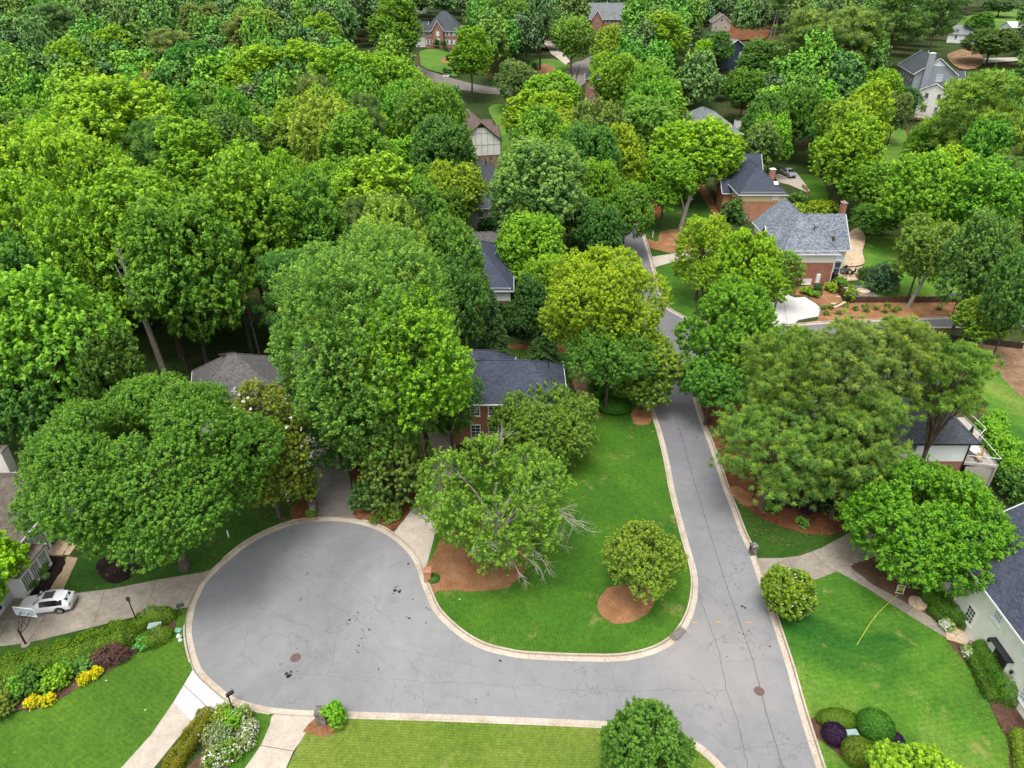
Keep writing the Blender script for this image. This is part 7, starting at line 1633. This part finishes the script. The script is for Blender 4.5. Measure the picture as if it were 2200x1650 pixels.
fence('low brown picket fence between the straw strip and the back lawn', [(1829, 652), (1900, 652), (1980, 652), (2058, 651)]); fence('curved brown fence section between patio and straw bed', [(1788, 618), (1799, 632), (1812, 648)], 1.2); fence('brown fence stub beside the white driveway and brick wall', [(1690, 632), (1697, 618), (1720, 616)], 1.1)
fence('thin wire garden fence at the back of the right side lawn', [(2040, 735), (2090, 738), (2140, 745), (2200, 752)], 1.0, 'dark', picket=1.3); fence('raw timber frame of the raised garden bed by the truck driveway', [(1715, 425), (1735, 430), (1733, 412), (1722, 404)], .9, 'wood', 'garden_fence')
for i, (x, y) in enumerate(((1810, 614), (1817, 621), (1823, 626), (1801, 640), (1790, 655), (1777, 661))): 
    m = MB(); m.lathe((0, 0, 0), [(.5, 0), (.5, .06), (.001, .06)], 7); o = m.build('stepping_stone', M['flag']); o.location = G(x, y) + Vector((0, 0, .2)); o.scale = (1, .7, 1); tag(o, 'flat tan stepping stone between the patio and the fence', 'stepping stone', 'stepping stones in the straw bed')
for i, (x, y) in enumerate(((1770, 663), (1783, 663), (1793, 662), (1803, 658), (1811, 653))):
    m = MB(); m.box((0, 0, .04), (1.2, .5, .08)); o = m.build('stone_slab', M['flag']); o.location = G(x, y) + Vector((0, 0, .16)); o.rotation_euler = (0, 0, .3 + i * .12); tag(o, 'pale stone slab of the curved step path by the brown fence', 'slab', 'slabs of the curved path')
# fire pit, grill, patio set
e = empty('fire_pit', G(1853, 631) + Vector((0, 0, .16)), 0, 'round stone fire pit with pale rim beside the weeping conifer', 'fire pit'); m = MB(); m.lathe((0, 0, 0), [(1.0, 0), (1.0, .45), (.65, .45), (.65, .2), (.001, .2)], 20); m.build('ring', M['flag'], e); m = MB(); m.lathe((0, 0, 0), [(.62, .2), (.6, .3), (.001, .34)], 14); m.build('gravel', M['conc_white'], e)
e = empty('grill', G(1790, 604) + Vector((0, 0, .2)), .4, 'covered black grill at the brick house corner', 'grill'); m = MB(); m.box((0, 0, .55), (1.3, .6, .9)); m.build('cabinet', M['plastic'], e, bevel=.05); m = MB(); m.lathe((0, 0, 1.0), [(.5, 0), (.45, .25), (.2, .4), (.001, .42)], 14); m.build('lid', M['black'], e)
e = empty('patio_table', G(1816, 590) + Vector((0, 0, .17)), 0, 'grey square dining table on the flagstone patio', 'table'); m = MB(); m.box((0, 0, .74), (1.7, 1.3, .06)); m.build('tabletop', M['green_box_dark'], e)
for a in (-.7, .7):
    for c_ in (-.5, .5): m = MB(); m.tube([(a, c_, 0), (a, c_, .72)], .03, 6); m.build('leg', M['black'], e)
pc = G(1816, 590)
for i, (dx, dy, r_) in enumerate(((-1.3, 0, math.pi / 2), (1.3, 0, -math.pi / 2), (-.45, 1.1, 0), (.45, 1.1, 0), (-.45, -1.1, math.pi), (.45, -1.1, math.pi))): chair(pc.x + dx, pc.y + dy, .17, r_, 'dark metal chair around the patio dining table', 'black', 'chairs around the patio table')
for i, (x, y, a) in enumerate(((955, 166, .3), (962, 166, .2))): m = MB(); m.box((0, 0, .3), (1.0, .8, .6)); o = m.build('planter', M['white'], None, bevel=.08); o.location = G(x, y) + Vector((0, 0, .15)); tag(o, ['left white stone planter by the far street', 'right white stone planter by the far street'][i], 'planter')
# bare trunks of the pine stand at the top right
for i, (x, y, h, r_, ln) in enumerate(((1648, 103, 17, .3, 2), (1675, 103, 19, .32, 2.4), (1690, 98, 18, .28, 2), (1660, 90, 18, .25, 1), (1565, 52, 14, .22, .4), (1574, 54, 14, .2, .3), (1583, 55, 14, .22, .5))):
    c = G(x, y); e = empty('pine_tree', c, 0, 'tall bare pine trunk in the dark stand near the top edge', 'tree', 'bare pine trunks near the top edge'); m = MB(); m.tube([(0, 0, 0), (ln * .5, 0, h / 2), (ln, 0, h)], [r_, r_ * .8, r_ * .5], 7); m.build('trunk', M['bark_pale'], e)
    me, tm, r0, v0 = PR['p'][i % 3]; o = bpy.data.objects.new('crown', me); COL.objects.link(o); o.parent = e; o.location = (ln, 0, h + 1.5); o.scale = (.8, .8, .8); o.color = (.05, .11, .035, 1)
# singled-out trunks in the left wood and over the roofs
for i, (x, y, h, r_, dx, dy, mat, l) in enumerate(((369, 842, 19, .34, -1.6, .6, 'bark_pale', 'pale forked trunk leaning behind the largest maple'), (405, 800, 16, .26, -.9, 0, 'bark', 'brown trunk right of the pale forked trunk'), (545, 770, 18, .25, -.3, 0, 'bark', 'slim dark trunk above the warm grey roof'), (557, 760, 9, .14, -.4, 0, 'bark_pale', 'thin pale trunk above the warm grey roof'), (1460, 500, 9, .42, 1.3, .3, 'bark_pale', 'leaning pale grey trunk on the shaded lawn'), (1949, 662, 8, .26, 2.0, .3, 'bark_pale', 'leaning pale trunk of the young tree at the fence'), (2085, 500, 17, .36, 2.6, 0, 'bark_pine', 'bare reddish pine trunk leaning at the right edge'), (1384, 452, 7, .35, 0, 0, 'bark', 'dark trunk on the small straw circle at the road'), (1160, 152, 8, .35, 0, 0, 'bark', 'trunk of the dark oval tree on the far straw circle'), (1229, 183, 7, .22, -.5, 0, 'bark', 'slim trunk by the far street, left'), (1235, 184, 7, .2, 1.2, 0, 'bark', 'slim trunk by the far street, right'))):
    c = G(x, y); e = empty('tree', c, 0, l, 'tree'); m = MB(); m.tube([(0, 0, 0), (dx * .4, dy * .4, h * .4), (dx * .9, dy, h * .8), (dx * 1.1, dy, h)], [r_ * 1.25, r_, r_ * .75, r_ * .5], 8)
    m.tube([(dx * .5, dy * .5, h * .5), (dx * .5 + 1.3, dy + .5, h * .85)], [r_ * .5, r_ * .25], 6); m.tube([(dx * .5, dy * .5, h * .45), (dx * .5 - 1.6, dy - .3, h * .9)], [r_ * .5, r_ * .25], 6); m.build('trunk', M[mat], e)
    if x not in (369,): TREES.append((c.x, c.y, 2))
# litter and tiny finds
for i, (x, y, l) in enumerate(((988, 1290, 'pale chip on the corner lawn near the straw bed'), (229, 1465, 'small pale leaf on the left lawn under the golden shrubs'), (313, 1528, 'small pale leaf in the middle of the left lawn'))):
    m = MB(); m.poly([(-.09, 0, 0), (0, -.07, .02), (.1, 0, .01), (.02, .08, .02)]); m.poly([(-.09, 0, 0), (.02, .08, .02), (.1, 0, .01), (0, -.07, .02)]); o = m.build('fallen_leaf', M['petal']); o.location = G(x, y) + Vector((0, 0, .15)); tag(o, l, 'leaf')
fill()
